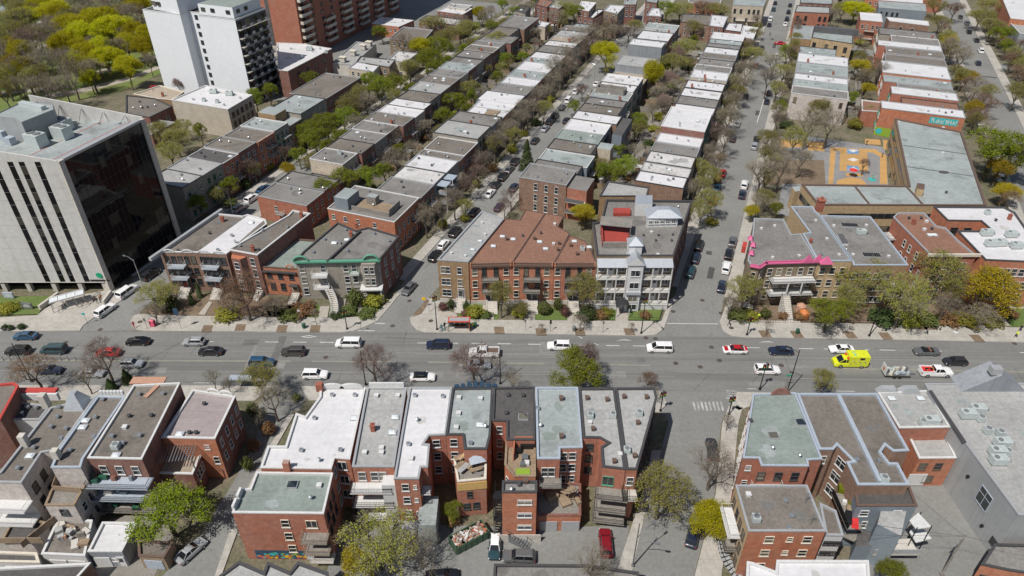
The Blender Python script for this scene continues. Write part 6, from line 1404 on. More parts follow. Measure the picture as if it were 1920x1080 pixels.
for p, d, m in (((525, 400), (2.2, 1.0, 0.8), 'black_metal'), ((510, 465), (0.9, 0.9, 0.7), 'grey_metal'), ((480, 430), (0.6, 0.6, 0.8), 'black_metal'), ((520, 490), (0.7, 0.7, 0.5), 'white_trim'), ((498, 498), (0.7, 0.6, 0.6), 'grey_metal')):
    x, y = G(*one(C3, *p), 9.7); b2.boxat('terrace_seat', (x, y, 9.35 + d[2] / 2), d, m)
for p0, p1 in (((458, 366), (562, 366)), ((458, 366), (450, 455)),):
    A, B = Vector(G(*one(C3, *p0), 10.5)), Vector(G(*one(C3, *p1), 10.5)); d = B - A; b2.boxat('screen_fence', ((A.x + B.x) / 2, (A.y + B.y) / 2, 10.0), (d.length, 0.15, 1.7), 'brick_orange', math.atan2(d.y, d.x))
bt3 = Bld('brick_annex', 'three storey red brick rear tower with three white windows over the parking court', PX(C3([(394, 586), (572, 586), (572, 645), (391, 645)]), zb), zb, 'brick_orange', 'roof_grey', 'coping_dark', cat='building', near=True)
i_ = bt3.find(0, -1); bt3.win(i_, [0.66], [8.4, 5.6, 2.9], 2.0, 1.0, 'white_trim', 'grid'); mb = MB().box((0, -0.06, 0.8), (6.3, 0.12, 1.7)); bt3.put('plinth', mb.mesh('plinth', ['concrete']), i_, 0.5, 0)
for p, k in (((480, 600), 3), ((515, 585), 9), ((440, 628), 1)): bt3.vent(k, *one(C3, *p))
# fire stair beside it
fs = MB()
for f_ in range(4):
    for k in range(8): fs.box((-0.9 + 0.22 * k * (1 if f_ % 2 == 0 else -1) + (0 if f_ % 2 == 0 else 1.6), 0, f_ * 2.4 + k * 0.3), (0.24, 1.0, 0.05), 0)
    fs.box((1.2 if f_ % 2 == 0 else -1.2, 0, f_ * 2.4 + 2.35), (0.9, 1.2, 0.06), 0)
    for q in (-0.5, 0.5): fs.tube([(-1.5, q, f_ * 2.4 + 1.2), (1.5, q, f_ * 2.4 + 2.2)], 0.03, 4)
for q in (-1.5, 1.5):
    for r_ in (-0.55, 0.55): fs.box((q, r_, 4.8), (0.08, 0.08, 9.6))
o = link('fire_escape', fs.mesh('fire_escape', ['black_metal']), None, (*G(*one(C3, 375, 850)), 0), R(86)); tag(o, 'black zigzag fire escape left of the brick rear tower', 'fire escape')
o = link('steps', stairs_mesh(1.2, 4.2, 2.2, 12, 'grey_metal', 'black_metal'), None, (*G(*one(C3, 400, 872)), 0), R(62)); tag(o, 'black metal steps descending to the court beside rear tower', 'steps')
# pale roof house with red rear terrace
b = rowb('red brick house with pale blue-grey roof in the middle of southern row', C3, [(566, 100), (784, 100), (808, 412), (692, 414), (692, 470), (574, 470)], zb, 'brick_red', 'roof_pale', 'coping_blue')
for p, k in (((699, 155), 9), ((578, 205), 0), ((700, 352), 9), ((592, 295), 1)): b.vent(k, *one(C3, *p))
i_ = b.e(*one(C3, 750, 413)); b.win(i_, [0.18, 0.58], [8.4, 5.9, 3.4], 1.1, 1.6); i_ = b.e(*one(C3, 630, 470)); b.win(i_, [0.35, 0.65], [7.2], 1.0, 1.9); b.balcony(i_, 0.6, 6.8, 3.2, 1.8, 'grey_metal', 'wood_grey')
b2 = Bld('garage_block', 'low red brick garage block with terrace and two grey garage doors', PX(C3([(572, 765), (800, 765), (800, 600), (690, 590), (572, 600)]), 3.6), 3.6, 'brick_orange', 'wood_grey', 'brick_maroon', cat='garage')
i_ = b2.find(0, -1)
for t in (0.27, 0.78):
    mb = MB().box((0, -0.05, 1.1), (2.6, 0.1, 2.2)); o = b2.put('garage_door', mb.mesh('garage_door', ['coping_grey']), i_, t, 0.0)
    for k in range(4):
        pt('panel', MB().box((0, -0.11, 0.3 + k * 0.55), (2.5, 0.03, 0.5)), 'coping_grey', o)
for p, d in (((720, 690), (1.5, 1.5, 0.5)), ((650, 660), (1.8, 1.2, 0.8)), ((700, 650), (1.0, 2.5, 0.2)), ((785, 690), (0.6, 1.2, 0.8))):
    x, y = G(*one(C3, *p), 3.8); b2.boxat('terrace_seat', (x, y, 3.3 + d[2] / 2), d, 'wood', 0.4)
sp = MB()
for k in range(14): a = k * 0.42; sp.box((0.75 * math.cos(a), 0.75 * math.sin(a), 0.3 + k * 0.23), (1.0, 0.4, 0.05), 0, a)
sp.tube([(0, 0, 0), (0, 0, 4.2)], 0.07, 6); sp.tube([(1.25 * math.cos(k * 0.42), 1.25 * math.sin(k * 0.42), 1.2 + k * 0.23) for k in range(14)], 0.03, 4)
x, y = G(*one(C3, 735, 680), 3.4); link('spiral_stairs', sp.mesh('spiral_stairs', ['wood']), b2.root, (x - b2.o.x, y - b2.o.y, 3.3))
# grey twin roofs at the corner
b = rowb('red brick house with light grey roof next to the corner house', C3, [(791, 104), (975, 103), (1032, 525), (914, 512), (905, 410), (942, 386), (898, 362), (812, 360)], zb, 'brick_red', 'roof_light', 'coping_dark')
for p, k in (((833, 152), 9), ((937, 160), 9), ((849, 245), 5), ((849, 275), 6), ((864, 312), 9), ((967, 242), 5), ((975, 480), 9), ((1005, 440), 6)): b.vent(k, *one(C3, *p), sc=0.9)
i_ = b.e(*one(C3, 850, 361)); b.win(i_, [0.45], [8.3, 5.8, 3.2], 1.1, 1.4, 'coping_dark')
i_ = b.e(*one(C3, 970, 520)); b.win(i_, [0.3], [7.2], 1.6, 1.9, 'green_trim', 'twin'); [b.balcony(i_, 0.5, z, 4.6, 2.2, 'black_metal', 'wood_grey') for z in (6.6, 3.8, 1.4)]
b = rowb('red brick corner house with light grey roof above the southern street', C3, [(981, 103), (1184, 102), (1196, 150), (1092, 525), (1036, 525)], zb, 'brick_red', 'roof_light', 'coping_dark')
for p, k in (((1025, 145), 9), ((1142, 147), 9), ((1104, 233), 5), ((1097, 280), 9), ((1040, 425), 5), ((1080, 452), 9)): b.vent(k, *one(C3, *p), sc=0.9)
iR_ = b.e(*one(C3, 1150, 330)); b.win(iR_, [0.15, 0.3, 0.45, 0.6, 0.75, 0.9], [8.0, 5.0, 2.0], 1.0, 1.7, 'coping_dark')
i_ = b.e(*one(C3, 1062, 526)); b.win(i_, [0.5], [7.6], 1.0, 1.7); b.balcony(i_, 0.5, 6.6, 2.2, 2.0, 'black_metal', 'concrete')
# southern right group
b = rowb('red brick house with grey-green roof at the southern street corner', C4, [(642, 135), (862, 128), (1000, 472), (926, 476), (930, 508), (686, 506), (672, 467), (590, 466)], zb, 'brick_red', 'roof_green', 'coping_blue', rimw=0.24)
for p, k in (((893, 275), 10), ((750, 343), 10), ((885, 452), 1), ((632, 268), 3), ((745, 412), 1)): b.vent(k, *one(C4, *p))
i_ = b.e(*one(C4, 800, 508)); b.win(i_, [0.05, 0.42, 0.78], [8.0], 1.1, 1.6, 'coping_dark'); b.balcony(i_, 0.2, 7.0, 4.4, 2.4, 'white_trim', 'white_trim'); b.balcony(i_, 0.2, 4.0, 4.4, 2.4, 'white_trim', 'white_trim')
iL = b.e(*one(C4, 610, 300)); b.win(iL, [0.2, 0.4, 0.6, 0.8], [7.8, 4.6, 1.6], 1.0, 1.7, 'white_trim'); b.win(b.e(*one(C4, 630, 467)), [0.5], [8.4, 5.2], 0.8, 1.0)
mb = MB().box((0, 0.1, 0.5), (3.4, 0.4, 1.2), 0, 0, 0.4); b.put('ornate_parapet', mb.mesh('ornate_parapet', ['brick_maroon']), b.e(*one(C4, 750, 128)), 0.35, zb)
zt = 10.4
b = rowb('red brick house with brown roof and spiral front stair, nearer the camera', C4, [(552, 608), (922, 608), (1020, 846), (620, 846)], zt, 'brick_orange', 'roof_brown', 'coping_grey', rimw=0.24)
i_ = b.find(0, -1); b.win(i_, [0.3, 0.8], [7.9], 1.2, 1.4, 'cream_trim', 'sash'); b.win(i_, [0.57], [8.2], 0.8, 0.9, 'cream_trim'); b.win(i_, [0.3, 0.8], [5.0, 2.0], 1.2, 1.4, 'cream_trim'); b.win(i_, [0.57], [5.3, 2.3], 0.8, 0.9, 'cream_trim')
iL = b.e(*one(C4, 585, 730)); mb = MB(); L_ = b.edge(iL)[3]; mb.quad((0, -0.03, 0), (L_, -0.03, 0), (L_, -0.03, zt - 0.2), (0, -0.03, zt - 0.2)); b.put('front_wall', mb.mesh('front_wall', ['brick_buff']), iL, 0, 0)
b.win(iL, [0.15, 0.4, 0.62, 0.85], [7.2, 4.3, 1.5], 1.0, 1.7, 'coping_dark'); b.balcony(iL, 0.45, 6.6, 5.0, 1.7, 'white_trim', 'white_trim'); b.balcony(iL, 0.45, 3.6, 5.0, 1.7, 'black_metal', 'wood_grey')
for p, k in (((620, 650), 6), ((812, 685), 0), ((842, 763), 0), ((830, 825), 0), ((917, 690), 7), ((945, 800), 7), ((650, 785), 7), ((658, 780), 5)): b.vent(k, *one(C4, *p))
sp = MB()
for k in range(16): a = 2.6 + k * 0.11; sp.box((4.6 * math.cos(a), 4.6 * math.sin(a), 3.5 - k * 0.22), (1.3, 0.42, 0.07), 0, a); sp.box((4.0 * math.cos(a), 4.0 * math.sin(a), 3.95 - k * 0.22), (0.03, 0.03, 0.9), 1)
for rr in (4.0, 5.2): sp.tube([(rr * math.cos(2.6 + k * 0.11), rr * math.sin(2.6 + k * 0.11), 4.4 - k * 0.22) for k in range(16)], 0.035, 4, 1); sp.tube([(rr * math.cos(2.6 + k * 0.11), rr * math.sin(2.6 + k * 0.11), 3.4 - k * 0.22) for k in range(16)], 0.06, 4, 1)
x, y = G(*one(C4, 560, 950), 2.0); o = link('curved_stairs', sp.mesh('curved_stairs', ['coping_grey', 'black_metal']), b.root, (x - b.o.x + 2.6, y - b.o.y + 0.5, 0))
b = Bld('white_annex', 'narrow white panelled annex with rows of small windows beside brown roof', PX(C5([(300, 868), (392, 870), (352, 740), (268, 700)]), 8.6), 8.6, 'stucco_white', 'roof_brown', 'coping_grey', cat='building')
i_ = b.find(0, -1); b.win(i_, [0.2, 0.5, 0.8], [6.6, 4.4], 0.8, 0.8, 'coping_dark', 'grid')
# brown double roof
b = rowb('double brown roofed building with pale blue parapets and notched light wells', C5, [(152, 132), (565, 132), (732, 428), (652, 432), (610, 400), (586, 436), (630, 492), (672, 492), (732, 606), (466, 606), (408, 486), (442, 482), (360, 400), (340, 422), (266, 422)], zb, 'brick_brown', 'roof_brown', 'coping_blue', rimw=0.32)
A, B = Vector(G(*one(C5, 362, 135), zb)), Vector(G(*one(C5, 582, 590), zb)); d = B - A; b.boxat('party_parapet', ((A.x + B.x) / 2, (A.y + B.y) / 2, zb - 0.05), (d.length, 0.6, 0.5), 'coping_blue', math.atan2(d.y, d.x))
for p, k in (((463, 470), 0), ((578, 478), 0), ((585, 556), 1), ((603, 575), 5)): b.vent(k, *one(C5, *p))
i_ = b.e(*one(C5, 400, 440)); b.win(i_, [0.5], [7.8, 4.8, 1.8], 1.7, 1.8, 'white_trim', 'grid'); b.win(b.e(*one(C5, 655, 470)), [0.5], [7.6], 1.2, 1.6); b.win(b.e(*one(C5, 300, 422)), [0.5], [8.0], 0.9, 1.6)
b2 = Bld('grey_sided_house', 'grey sided rear house with dark mansard strip, bays and decks', PX(C5([(462, 715), (775, 715), (735, 612), (448, 616)]), 9.2), 9.2, 'siding_blue', 'roof_dark', 'coping_brown', cat='building')
i_ = b2.find(0, -1); b2.win(i_, [0.17, 0.72], [7.0], 1.2, 1.2); b2.win(i_, [0.25, 0.62], [4.4], 0.8, 1.4); b2.win(i_, [0.3, 0.7], [1.2], 1.0, 1.2)
b2.solid('bay', PX(C5([(540, 870), (660, 930), (695, 775), (565, 775)]), 5.5), 0, 8.0, 'siding_blue', 'roof_light')
b2.solid('lower_wing', PX(C5([(455, 925), (575, 925), (530, 820), (470, 820)]), 3.6), 0, 3.6, 'siding_blue', 'roof_dark')
b2.solid('deck', PX(C5([(545, 965), (785, 965), (740, 885), (640, 890)]), 2.6), 2.2, 2.6, 'concrete'); b2.solid('deck_railing', PX(C5([(545, 965), (785, 965), (785, 962), (545, 962)]), 2.6), 2.6, 3.5, 'coping_grey')
for z, yy in ((6.2, 0), (3.4, 1)):
    b2.solid('balcony', PX(C5([(735, 790 + yy * 60), (770, 905 - 70 + yy * 70), (850, 825 + yy * 60), (780, 750 + yy * 50)]), z), z - 0.2, z, 'white_trim')
for p in ((770, 840), (845, 830), (790, 760)): x, y = G(*one(C5, *p), 6.2); b2.boxat('post', (x, y, 3.2), (0.1, 0.1, 7.0), 'black_metal')
b2.solid('balcony', PX(C5([(330, 650), (410, 835), (490, 835), (400, 650)]), 6.4), 6.2, 6.4, 'wood_grey'); b2.solid('balcony_railing', PX(C5([(330, 650), (410, 835), (416, 835), (336, 650)]), 6.4), 6.4, 7.3, 'black_metal'); b2.solid('balcony', PX(C5([(380, 870), (450, 900), (490, 850), (420, 840)]), 3.4), 3.2, 3.4, 'wood_grey')
for p, d, m in (((455, 760), (0.9, 4.2, 0.1), 'plastic_red'), ((430, 720), (1.0, 1.6, 0.5), 'wood'), ((440, 700), (1.2, 1.0, 0.8), 'leaf_green'), ((385, 625), (0.9, 1.2, 0.8), 'leaf_green'), ((470, 720), (0.7, 0.7, 0.9), 'leaf_green'), ((420, 770), (0.8, 2.0, 0.6), 'black_metal'), ((400, 690), (0.6, 0.6, 0.5), 'white_trim')):
    x, y = G(*one(C5, *p), 6.9); b2.boxat('balcony_furniture', (x, y, 6.4 + d[2] / 2), d, m, -0.35)
# low pale roof with rooftop plant and red rear
b = rowb('low building with pale grey roof and rooftop unit left of the grey hall', C5, [(572, 128), (836, 116), (945, 306), (682, 310)], 9.0, 'brick_red', 'roof_light', 'white_trim')
b.vent(8, *one(C5, 845, 278)); b.vent(2, *one(C5, 646, 150)); b.vent(2, *one(C5, 796, 150)); b.vent(5, *one(C5, 805, 282))
for p in (((620, 115)), ((735, 115))): x, y = G(*one(C5, *p), 9.0); b.boxat('roof_dormer', (x, y, 9.2), (3.4, 1.4, 1.0), 'metal_wall', 0.0, 0.6)
b2 = Bld('brick_annex', 'two storey red brick rear annex with roof terrace beside the grey hall', PX(C5([(785, 468), (978, 466), (915, 330), (730, 350)]), 6.4), 6.4, 'brick_orange', 'roof_light', 'white_trim', cat='building')
i_ = b2.find(0, -1); b2.win(i_, [0.2, 0.62], [3.8], 1.2, 1.5, 'coping_brown'); b2.win(i_, [0.5], [0.9], 1.6, 1.5, 'coping_brown'); mb = MB().box((0, -0.06, 1.3), (2.8, 0.1, 2.6)); b2.put('white_panel', mb.mesh('white_panel', ['white_trim']), i_, 0.2, 0.2)
b2.win(b2.e(*one(C5, 820, 340)), [0.3, 0.6], [4.0], 1.0, 1.4)
b = Bld('grey_hall', 'large grey metal clad hall with grid window and rooftop units at lower right', PX(C5([(815, 80), (1500, 80), (1700, 700), (1500, 770), (1302, 762), (1028, 392), (832, 112)]), 9.6), 9.6, 'metal_wall', 'roof_light', 'coping_grey', cat='hall', rimw=0.3, lip=0.15)
i_ = b.e(*one(C5, 1160, 570)); b.win(i_, [0.56], [4.4], 2.6, 3.0, 'coping_blue', 'grid', False); b.win(i_, [0.93], [1.6], 1.2, 1.4, 'coping_dark', 'plain', False)
for t, z in ((0.25, 6.0), (0.72, 2.4)): mb = MB().tube([(0, -0.02, 0), (0, -0.3, 0)], 0.25, 8); b.put('wall_vent', mb.mesh('wall_vent', ['black_metal']), i_, t, z)
for p, k in (((1035, 245), 8), ((1085, 220), 8), ((1105, 265), 5), ((1140, 325), 5), ((1205, 340), 5), ((1215, 395), 8), ((1190, 440), 8), ((1195, 485), 8), ((1240, 440), 5)): b.vent(k, *one(C5, *p))
A, B = Vector(G(*one(C5, 842, 118), 9.7)), Vector(G(*one(C5, 1022, 388), 9.7)); d = B - A; b.boxat('roof_edge', ((A.x + B.x) / 2, (A.y + B.y) / 2, 9.75), (d.length, 0.5, 0.12), 'coping_dark', math.atan2(d.y, d.x))
mb = MB(); mb.poly([(-5.2, 0, 0), (5.2, 0, 0), (0, 0, 3.6)]); mb.quad((-5.2, 0, 0), (0, 0, 3.6), (0, 3.5, 3.6), (-5.2, 3.5, 0)); mb.quad((0, 0, 3.6), (5.2, 0, 0), (5.2, 3.5, 0), (0, 3.5, 3.6)); x, y = G(1858, 720, 10)
b.item('gable', mb.mesh('gable', ['siding_grey']), x, y - 1.2, 9.4); b.boxat('gable_cap', (*G(1868, 692, 13.5), 13.3), (1.6, 1.2, 1.2), 'coping_grey')
b2 = Bld('brick_annex', 'low red brick annex with dark edge at the lower right corner', PX(C5([(1108, 1020), (1178, 912), (1500, 920), (1500, 1090), (1250, 1050)]), 5.0), 5.0, 'brick_orange', 'roof_grey', 'coping_dark', cat='building'); b2.win(b2.e(*one(C5, 1180, 1035)), [0.4], [1.6], 1.6, 1.4, 'coping_dark')
b = rowb('white roofed building cut by the bottom edge right of the southern street', C4, [(612, 1005), (640, 1010), (760, 1056), (766, 998), (1240, 1000), (1260, 1250), (600, 1250)], 9.0, 'brick_red', 'roof_white', 'white_trim')
b = rowb('light grey roof with zigzag dark parapet at the bottom edge', C2, [(30, 1080), (135, 1003), (262, 1058), (282, 1008), (398, 1058), (440, 1006), (596, 1062), (600, 1300), (20, 1300)], 8.0, 'brick_brown', 'roof_light', 'coping_dark', rimw=0.32)
b = rowb('flat tan-grey roof with dark rim at the bottom edge of the court', C3, [(352, 1018), (842, 1022), (1100, 1060), (1120, 1300), (330, 1300)], 3.2, 'dark_wall', 'roof_grey', 'coping_dark')
# southern left group
b = rowb('house with pinkish ribbed roof and scalloped parapet above the alley', C1, [(1000, 112), (1222, 146), (1116, 366), (838, 360)], 9.0, 'brick_maroon', 'roof_pinkgrey', 'white_trim', edgemats=None)
i_ = b.find(0, -1); mb = MB(); L_ = b.edge(i_)[3]; mb.quad((0, -0.03, 0), (L_, -0.03, 0), (L_, -0.03, 8.8), (0, -0.03, 8.8)); b.put('rear_wall', mb.mesh('rear_wall', ['brick_orange']), i_, 0, 0); b.win(i_, [0.8], [6.6], 0.8, 1.0); b.win(i_, [0.9], [3.4], 0.9, 1.6)
b.win(b.e(*one(C1, 1170, 250)), [0.15, 0.4, 0.65, 0.88], [6.0, 3.0], 0.9, 1.7, 'white_trim')
for p, k in (((1058, 180), 3), ((930, 335), 2), ((980, 330), 3), ((1015, 330), 3)): b.vent(k, *one(C1, *p))
i_ = b.e(*one(C1, 1110, 128))
for t in (0.2, 0.5): mb = MB(); pts_ = [(1.1 * math.cos(R(k)), 0, 0.8 * math.sin(R(k))) for k in range(0, 181, 20)]; mb.tube(pts_, 0.18, 5); b.put('parapet_arch', mb.mesh('parapet_arch', ['white_trim']), i_, t, 9.0)
b2 = Bld('rear_wing', 'brick rear wing with tan terrace and pergola behind ribbed roof house', PX(C1([(800, 545), (1000, 550), (1050, 440), (850, 430)]), 5.2), 5.2, 'brick_maroon', 'roof_tan', 'white_trim', cat='building')
i_ = b2.find(NX, NY); b2.win(i_, [0.3, 0.5, 0.7], [2.6], 0.8, 1.8); x, y = G(*one(C1, 910, 440), 7.4); mb = MB(); [mb.box((-2.7 + k * 0.45, 0, 2.4), (0.12, 3.4, 0.12)) for k in range(13)]; [mb.box((sx_ * 2.8, sy_ * 1.6, 1.2), (0.14, 0.14, 2.4)) for sx_ in (-1, 1) for sy_ in (-1, 1)]; b2.item('pergola', mb.mesh('pergola', ['grey_metal']), x, y, 5.0, 0.1)
b = rowb('brick house with brown roof, white coping and cluttered rear galleries', C1, [(694, 88), (934, 76), (736, 472), (455, 466)], zb, 'brick_maroon', 'roof_brown', 'white_trim', rimw=0.24)
for p, k in (((720, 130), 0), ((843, 128), 0), ((668, 243), 3), ((783, 240), 3), ((645, 300), 6), ((722, 345), 0), ((580, 348), 0), ((635, 385), 0), ((600, 405), 5), ((598, 445), 2)): b.vent(k, *one(C1, *p))
i_ = b.find(0, -1); b.win(i_, [0.2, 0.5, 0.8], [7.6, 4.8, 1.8], 1.1, 1.8)
for z, m in ((7.0, 'coping_blue'), (4.2, 'coping_blue'), (1.6, 'wood_grey')):
    o = b.balcony(i_, 0.5, z, 9.0, 2.2, 'black_metal', m)
    for k in range(5):
        mb = MB().box((drng.uniform(-4, 4), drng.uniform(-1.7, -0.4), 0.4), (drng.uniform(0.4, 1.2), 0.5, drng.uniform(0.4, 0.9))); link('stored_item', mb.mesh('stored_item', [drng.choice(['bin_green', 'brick_maroon', 'wood', 'cream_trim', 'black_metal', 'wood_grey', 'siding_blue'])]), o)
x, y = G(*one(C1, 790, 105), 11.2); b.boxat('orange_board', (x, y, zb - 0.15), (0.7, 3.4, 0.08), 'clay', -0.3); b.boxat('awning_strip', (*G(*one(C1, 770, 65), 10.4), 10.4), (5.5, 1.6, 0.2), 'clay')
b = rowb('brown roofed house between two party walls with wooden rear deck', C1, [(508, 145), (650, 148), (432, 470), (418, 516), (265, 516), (305, 425)], zb - 0.2, 'brick_whitewash', 'roof_brown', 'coping_blue')
for p, k in (((530, 158), 0), ((492, 250), 0), ((485, 352), 0), ((360, 422), 0), ((440, 265), 2), ((425, 300), 2)): b.vent(k, *one(C1, *p))
b = rowb('whitewashed brick house with brown roof and rear gallery at left edge', C1, [(262, 205), (500, 148), (300, 425), (215, 438), (110, 596), (-120, 590), (0, 540)], zb - 0.2, 'brick_whitewash', 'roof_brown', 'coping_grey')
for p, k in (((302, 198), 0), ((295, 248), 0), ((262, 300), 0), ((340, 310), 0), ((315, 360), 0), ((172, 408), 0), ((90, 515), 0), ((152, 448), 2), ((420, 200), 1)): b.vent(k, *one(C1, *p))
b.boxat('chimney', (*G(*one(C1, 228, 165), 12), zb + 0.8), (1.0, 1.0, 2.6), 'concrete'); b.boxat('chimney', (*G(*one(C1, 118, 365), 12), zb + 0.6), (0.9, 0.9, 2.2), 'concrete'); b.boxat('chimney', (*G(*one(C1, 285, 435), 12), zb + 0.6), (0.9, 0.9, 1.6), 'concrete')
i_ = b.e(*one(C1, 165, 520)); b.win(i_, [0.3, 0.7], [7.0, 4.0], 1.1, 1.7, 'coping_dark'); i_ = b.e(*one(C1, 40, 596)); [b.balcony(i_, 0.55, z, 6.0, 2.2, 'white_trim', 'white_trim') for z in (7.0, 4.0)]
x, y = G(*one(C1, 405, 130), 12); mb = MB().box((0, 0, 1.0), (3.2, 3.0, 2.6), 0, 0, 0.3); b.item('tin_turret', mb.mesh('tin_turret', ['tin_roof']), x, y - 1.0, zb - 0.2)
for k in range(7): x, y = G(*one(C1, 525 + k * 18, 128), zb + 0.3); b.boxat('merlon', (x, y, zb + 0.3), (0.45, 0.4, 0.8), 'white_trim')
b = rowb('low dark roofed link building with red fascia and white wall at left edge', C1, [(68, 172), (262, 196), (205, 268), (25, 268)], 7.4, 'stucco_white', 'roof_dark', 'coping_grey')
b.scatter(3, rowrng); b.boxat('red_fascia', (*G(*one(C1, 185, 118), 8.6), 8.6), (7.0, 1.0, 0.5), 'red_trim'); b.boxat('white_wall', (*G(*one(C1, 185, 145), 8.0), 7.9), (7.4, 0.5, 1.4), 'stucco_white')
b = rowb('maroon walled building with orange-red parapet at the left edge', C1, [(-200, 100), (72, 76), (96, 92), (0, 268), (-200, 300)], 10.0, 'brick_maroon', 'roof_brown', 'red_trim', rimw=0.32)
# rear wooden deck house, garage, sheds
b = Bld('deck_house', 'whitewashed rear house with weathered wooden roof deck', PX(C1([(232, 712), (385, 712), (470, 560), (300, 545)]), 7.0), 7.0, 'brick_whitewash', 'wood_grey', 'wood', cat='house')
i_ = b.find(0, -1); b.win(i_, [0.55], [4.8], 1.2, 1.3, 'coping_dark'); b.win(i_, [0.25, 0.5, 0.75], [1.2], 1.1, 1.6, 'white_trim'); b.win(b.find(NX, NY), [0.3, 0.65], [4.0, 1.2], 1.0, 1.6)
for p0, p1 in (((272, 618), (420, 630)), ((300, 545), (272, 618))):
    A, B = Vector(G(*one(C1, *p0), 7.6)), Vector(G(*one(C1, *p1), 7.6)); d = B - A; b.boxat('deck_railing', ((A.x + B.x) / 2, (A.y + B.y) / 2, 7.4), (d.length, 0.1, 1.0), 'wood', math.atan2(d.y, d.x))
for k in range(5): x, y = G(*one(C1, drng.uniform(300, 440), drng.uniform(555, 600)), 7.3); b.boxat('planter', (x, y, 7.1), (0.8, 0.5, 0.5), drng.choice(['wood', 'bin_green', 'clay']), drng.random())
b = Bld('garage', 'small garage with bright white roof and grey front at the alley', PX(C1([(456, 952), (632, 952), (712, 802), (532, 800)]), 3.4), 3.4, 'siding_grey', 'roof_white', 'white_trim', cat='garage')
i_ = b.find(0, -1); mb = MB().box((0, -0.05, 1.0), (2.2, 0.1, 2.0)); b.put('garage_door', mb.mesh('garage_door', ['white_trim']), i_, 0.3, 0); b.door(i_, 0.85, 0.05, 0.9, 2.0, 'white_trim'); b.win(i_, [0.68], [1.2], 0.7, 0.7)
b = Bld('garage', 'flat brown roofed shed with pale door next to white roofed garage', PX(C1([(720, 975), (850, 985), (900, 905), (715, 890)]), 2.8), 2.8, 'wood', 'roof_brown', 'coping_brown', cat='shed'); mb = MB().box((0, -0.05, 1.0), (2.6, 0.1, 1.9)); b.put('garage_door', mb.mesh('garage_door', ['coping_blue']), b.find(0, -1), 0.5, 0)
b = Bld('garage', 'low garage with cluttered roof terrace behind the deck house', PX(C1([(215, 965), (440, 975), (480, 790), (300, 780)]), 3.2), 3.2, 'stucco_white', 'roof_brown', 'white_trim', cat='garage')
for k in range(16): x, y = G(*one(C1, drng.uniform(290, 450), drng.uniform(800, 910)), 3.6); b.boxat('terrace_clutter', (x, y, 3.2), (drng.uniform(0.4, 1.6), drng.uniform(0.3, 1.0), drng.uniform(0.4, 1.0)), drng.choice(['wood', 'wood_grey', 'concrete', 'roof_light', 'clay']), drng.random() * 3)
mb = MB().box((0, -0.05, 1.0), (2.4, 0.1, 1.9)); me = mb.mesh('garage_door', ['white_trim']); [b.put('garage_door', me, b.find(0, -1), t, 0) for t in (0.3, 0.75)]
b = Bld('garage', 'low dark terrace block with wooden fence at the left edge', PX(C1([(10, 890), (160, 900), (235, 800), (80, 760)]), 3.6), 3.6, 'brick_whitewash', 'roof_dark', 'wood', cat='garage'); b.boxat('fence', (*G(*one(C1, 90, 895), 4), 4.0), (7, 0.12, 1.2), 'wood'); b.boxat('fence', (*G(*one(C1, 200, 850), 4), 4.0), (0.12, 5, 1.2), 'wood', -0.5)
b = Bld('garage', 'long white fronted garage row at the left edge', PX(C1([(-60, 1005), (205, 1010), (190, 960), (-60, 950)]), 2.9), 2.9, 'stucco_white', 'roof_dark', 'cream_trim', cat='garage'); mb = MB().box((0, -0.05, 1.0), (2.4, 0.1, 1.9)); me = mb.mesh('garage_door', ['white_trim']); [b.put('garage_door', me, b.find(0, -1), t, 0) for t in (0.45, 0.75)]
b = Bld('garage', 'dark flat roof with white edge in the bottom left corner', PX(C1([(-80, 1040), (470, 1012), (400, 1090), (380, 1200), (-80, 1200)]), 3.6), 3.6, 'brick_brown', 'roof_dark', 'white_trim', cat='garage')
# trees
def grow(seed, nl, up=0.62, spread=1.0, trunk_h=0.3):
    """unit tree (height 1): returns limb segments and twig tips"""
    rg = random.Random(seed); segs = []; tips = []
    def rec(p, d, ln, r, lev):
        q = p + d * ln
        mid = (p + q) / 2 + Vector((rg.uniform(-1, 1), rg.uniform(-1, 1), rg.uniform(-0.3, 0.6))) * ln * 0.07
        segs.append((p, mid, q, r, r * 0.62))
        if lev == 0:
            tips.append((q, d)); return
        n = 3 if rg.random() < 0.75 else 4
        a0 = rg.random() * 6.283
        for k in range(n):
            a = a0 + k * 6.283 / n + rg.uniform(-0.4, 0.4)
            side = d.orthogonal().normalized(); side.rotate(Matrix.Rotation(a, 3, d))
            nd = (d * rg.uniform(0.55, 0.95) + side * rg.uniform(0.45, 0.85) * spread + Vector((0, 0, up * 0.35))).normalized()
            rec(q, nd, ln * rg.uniform(0.62, 0.80), r * 0.55, lev - 1)
        if lev >= 1: tips.append((mid, d))
    rec(Vector((0, 0, 0)), Vector((rg.uniform(-0.06, 0.06), rg.uniform(-0.06, 0.06), 1)).normalized(), trunk_h, 0.026, nl)
    # normalise height and crown radius
    zm = max(q.z for q, d in tips); rm = sorted(math.hypot(q.x, q.y) for q, d in tips)[int(len(tips) * 0.95)]
    def fix(p): return Vector((p.x / rm * 0.36, p.y / rm * 0.36, p.z / zm * 0.95))
    segs = [(fix(a), fix(m), fix(b), r, r2) for a, m, b, r, r2 in segs]
    tips = [(fix(q), d) for q, d in tips]
    return segs, tips
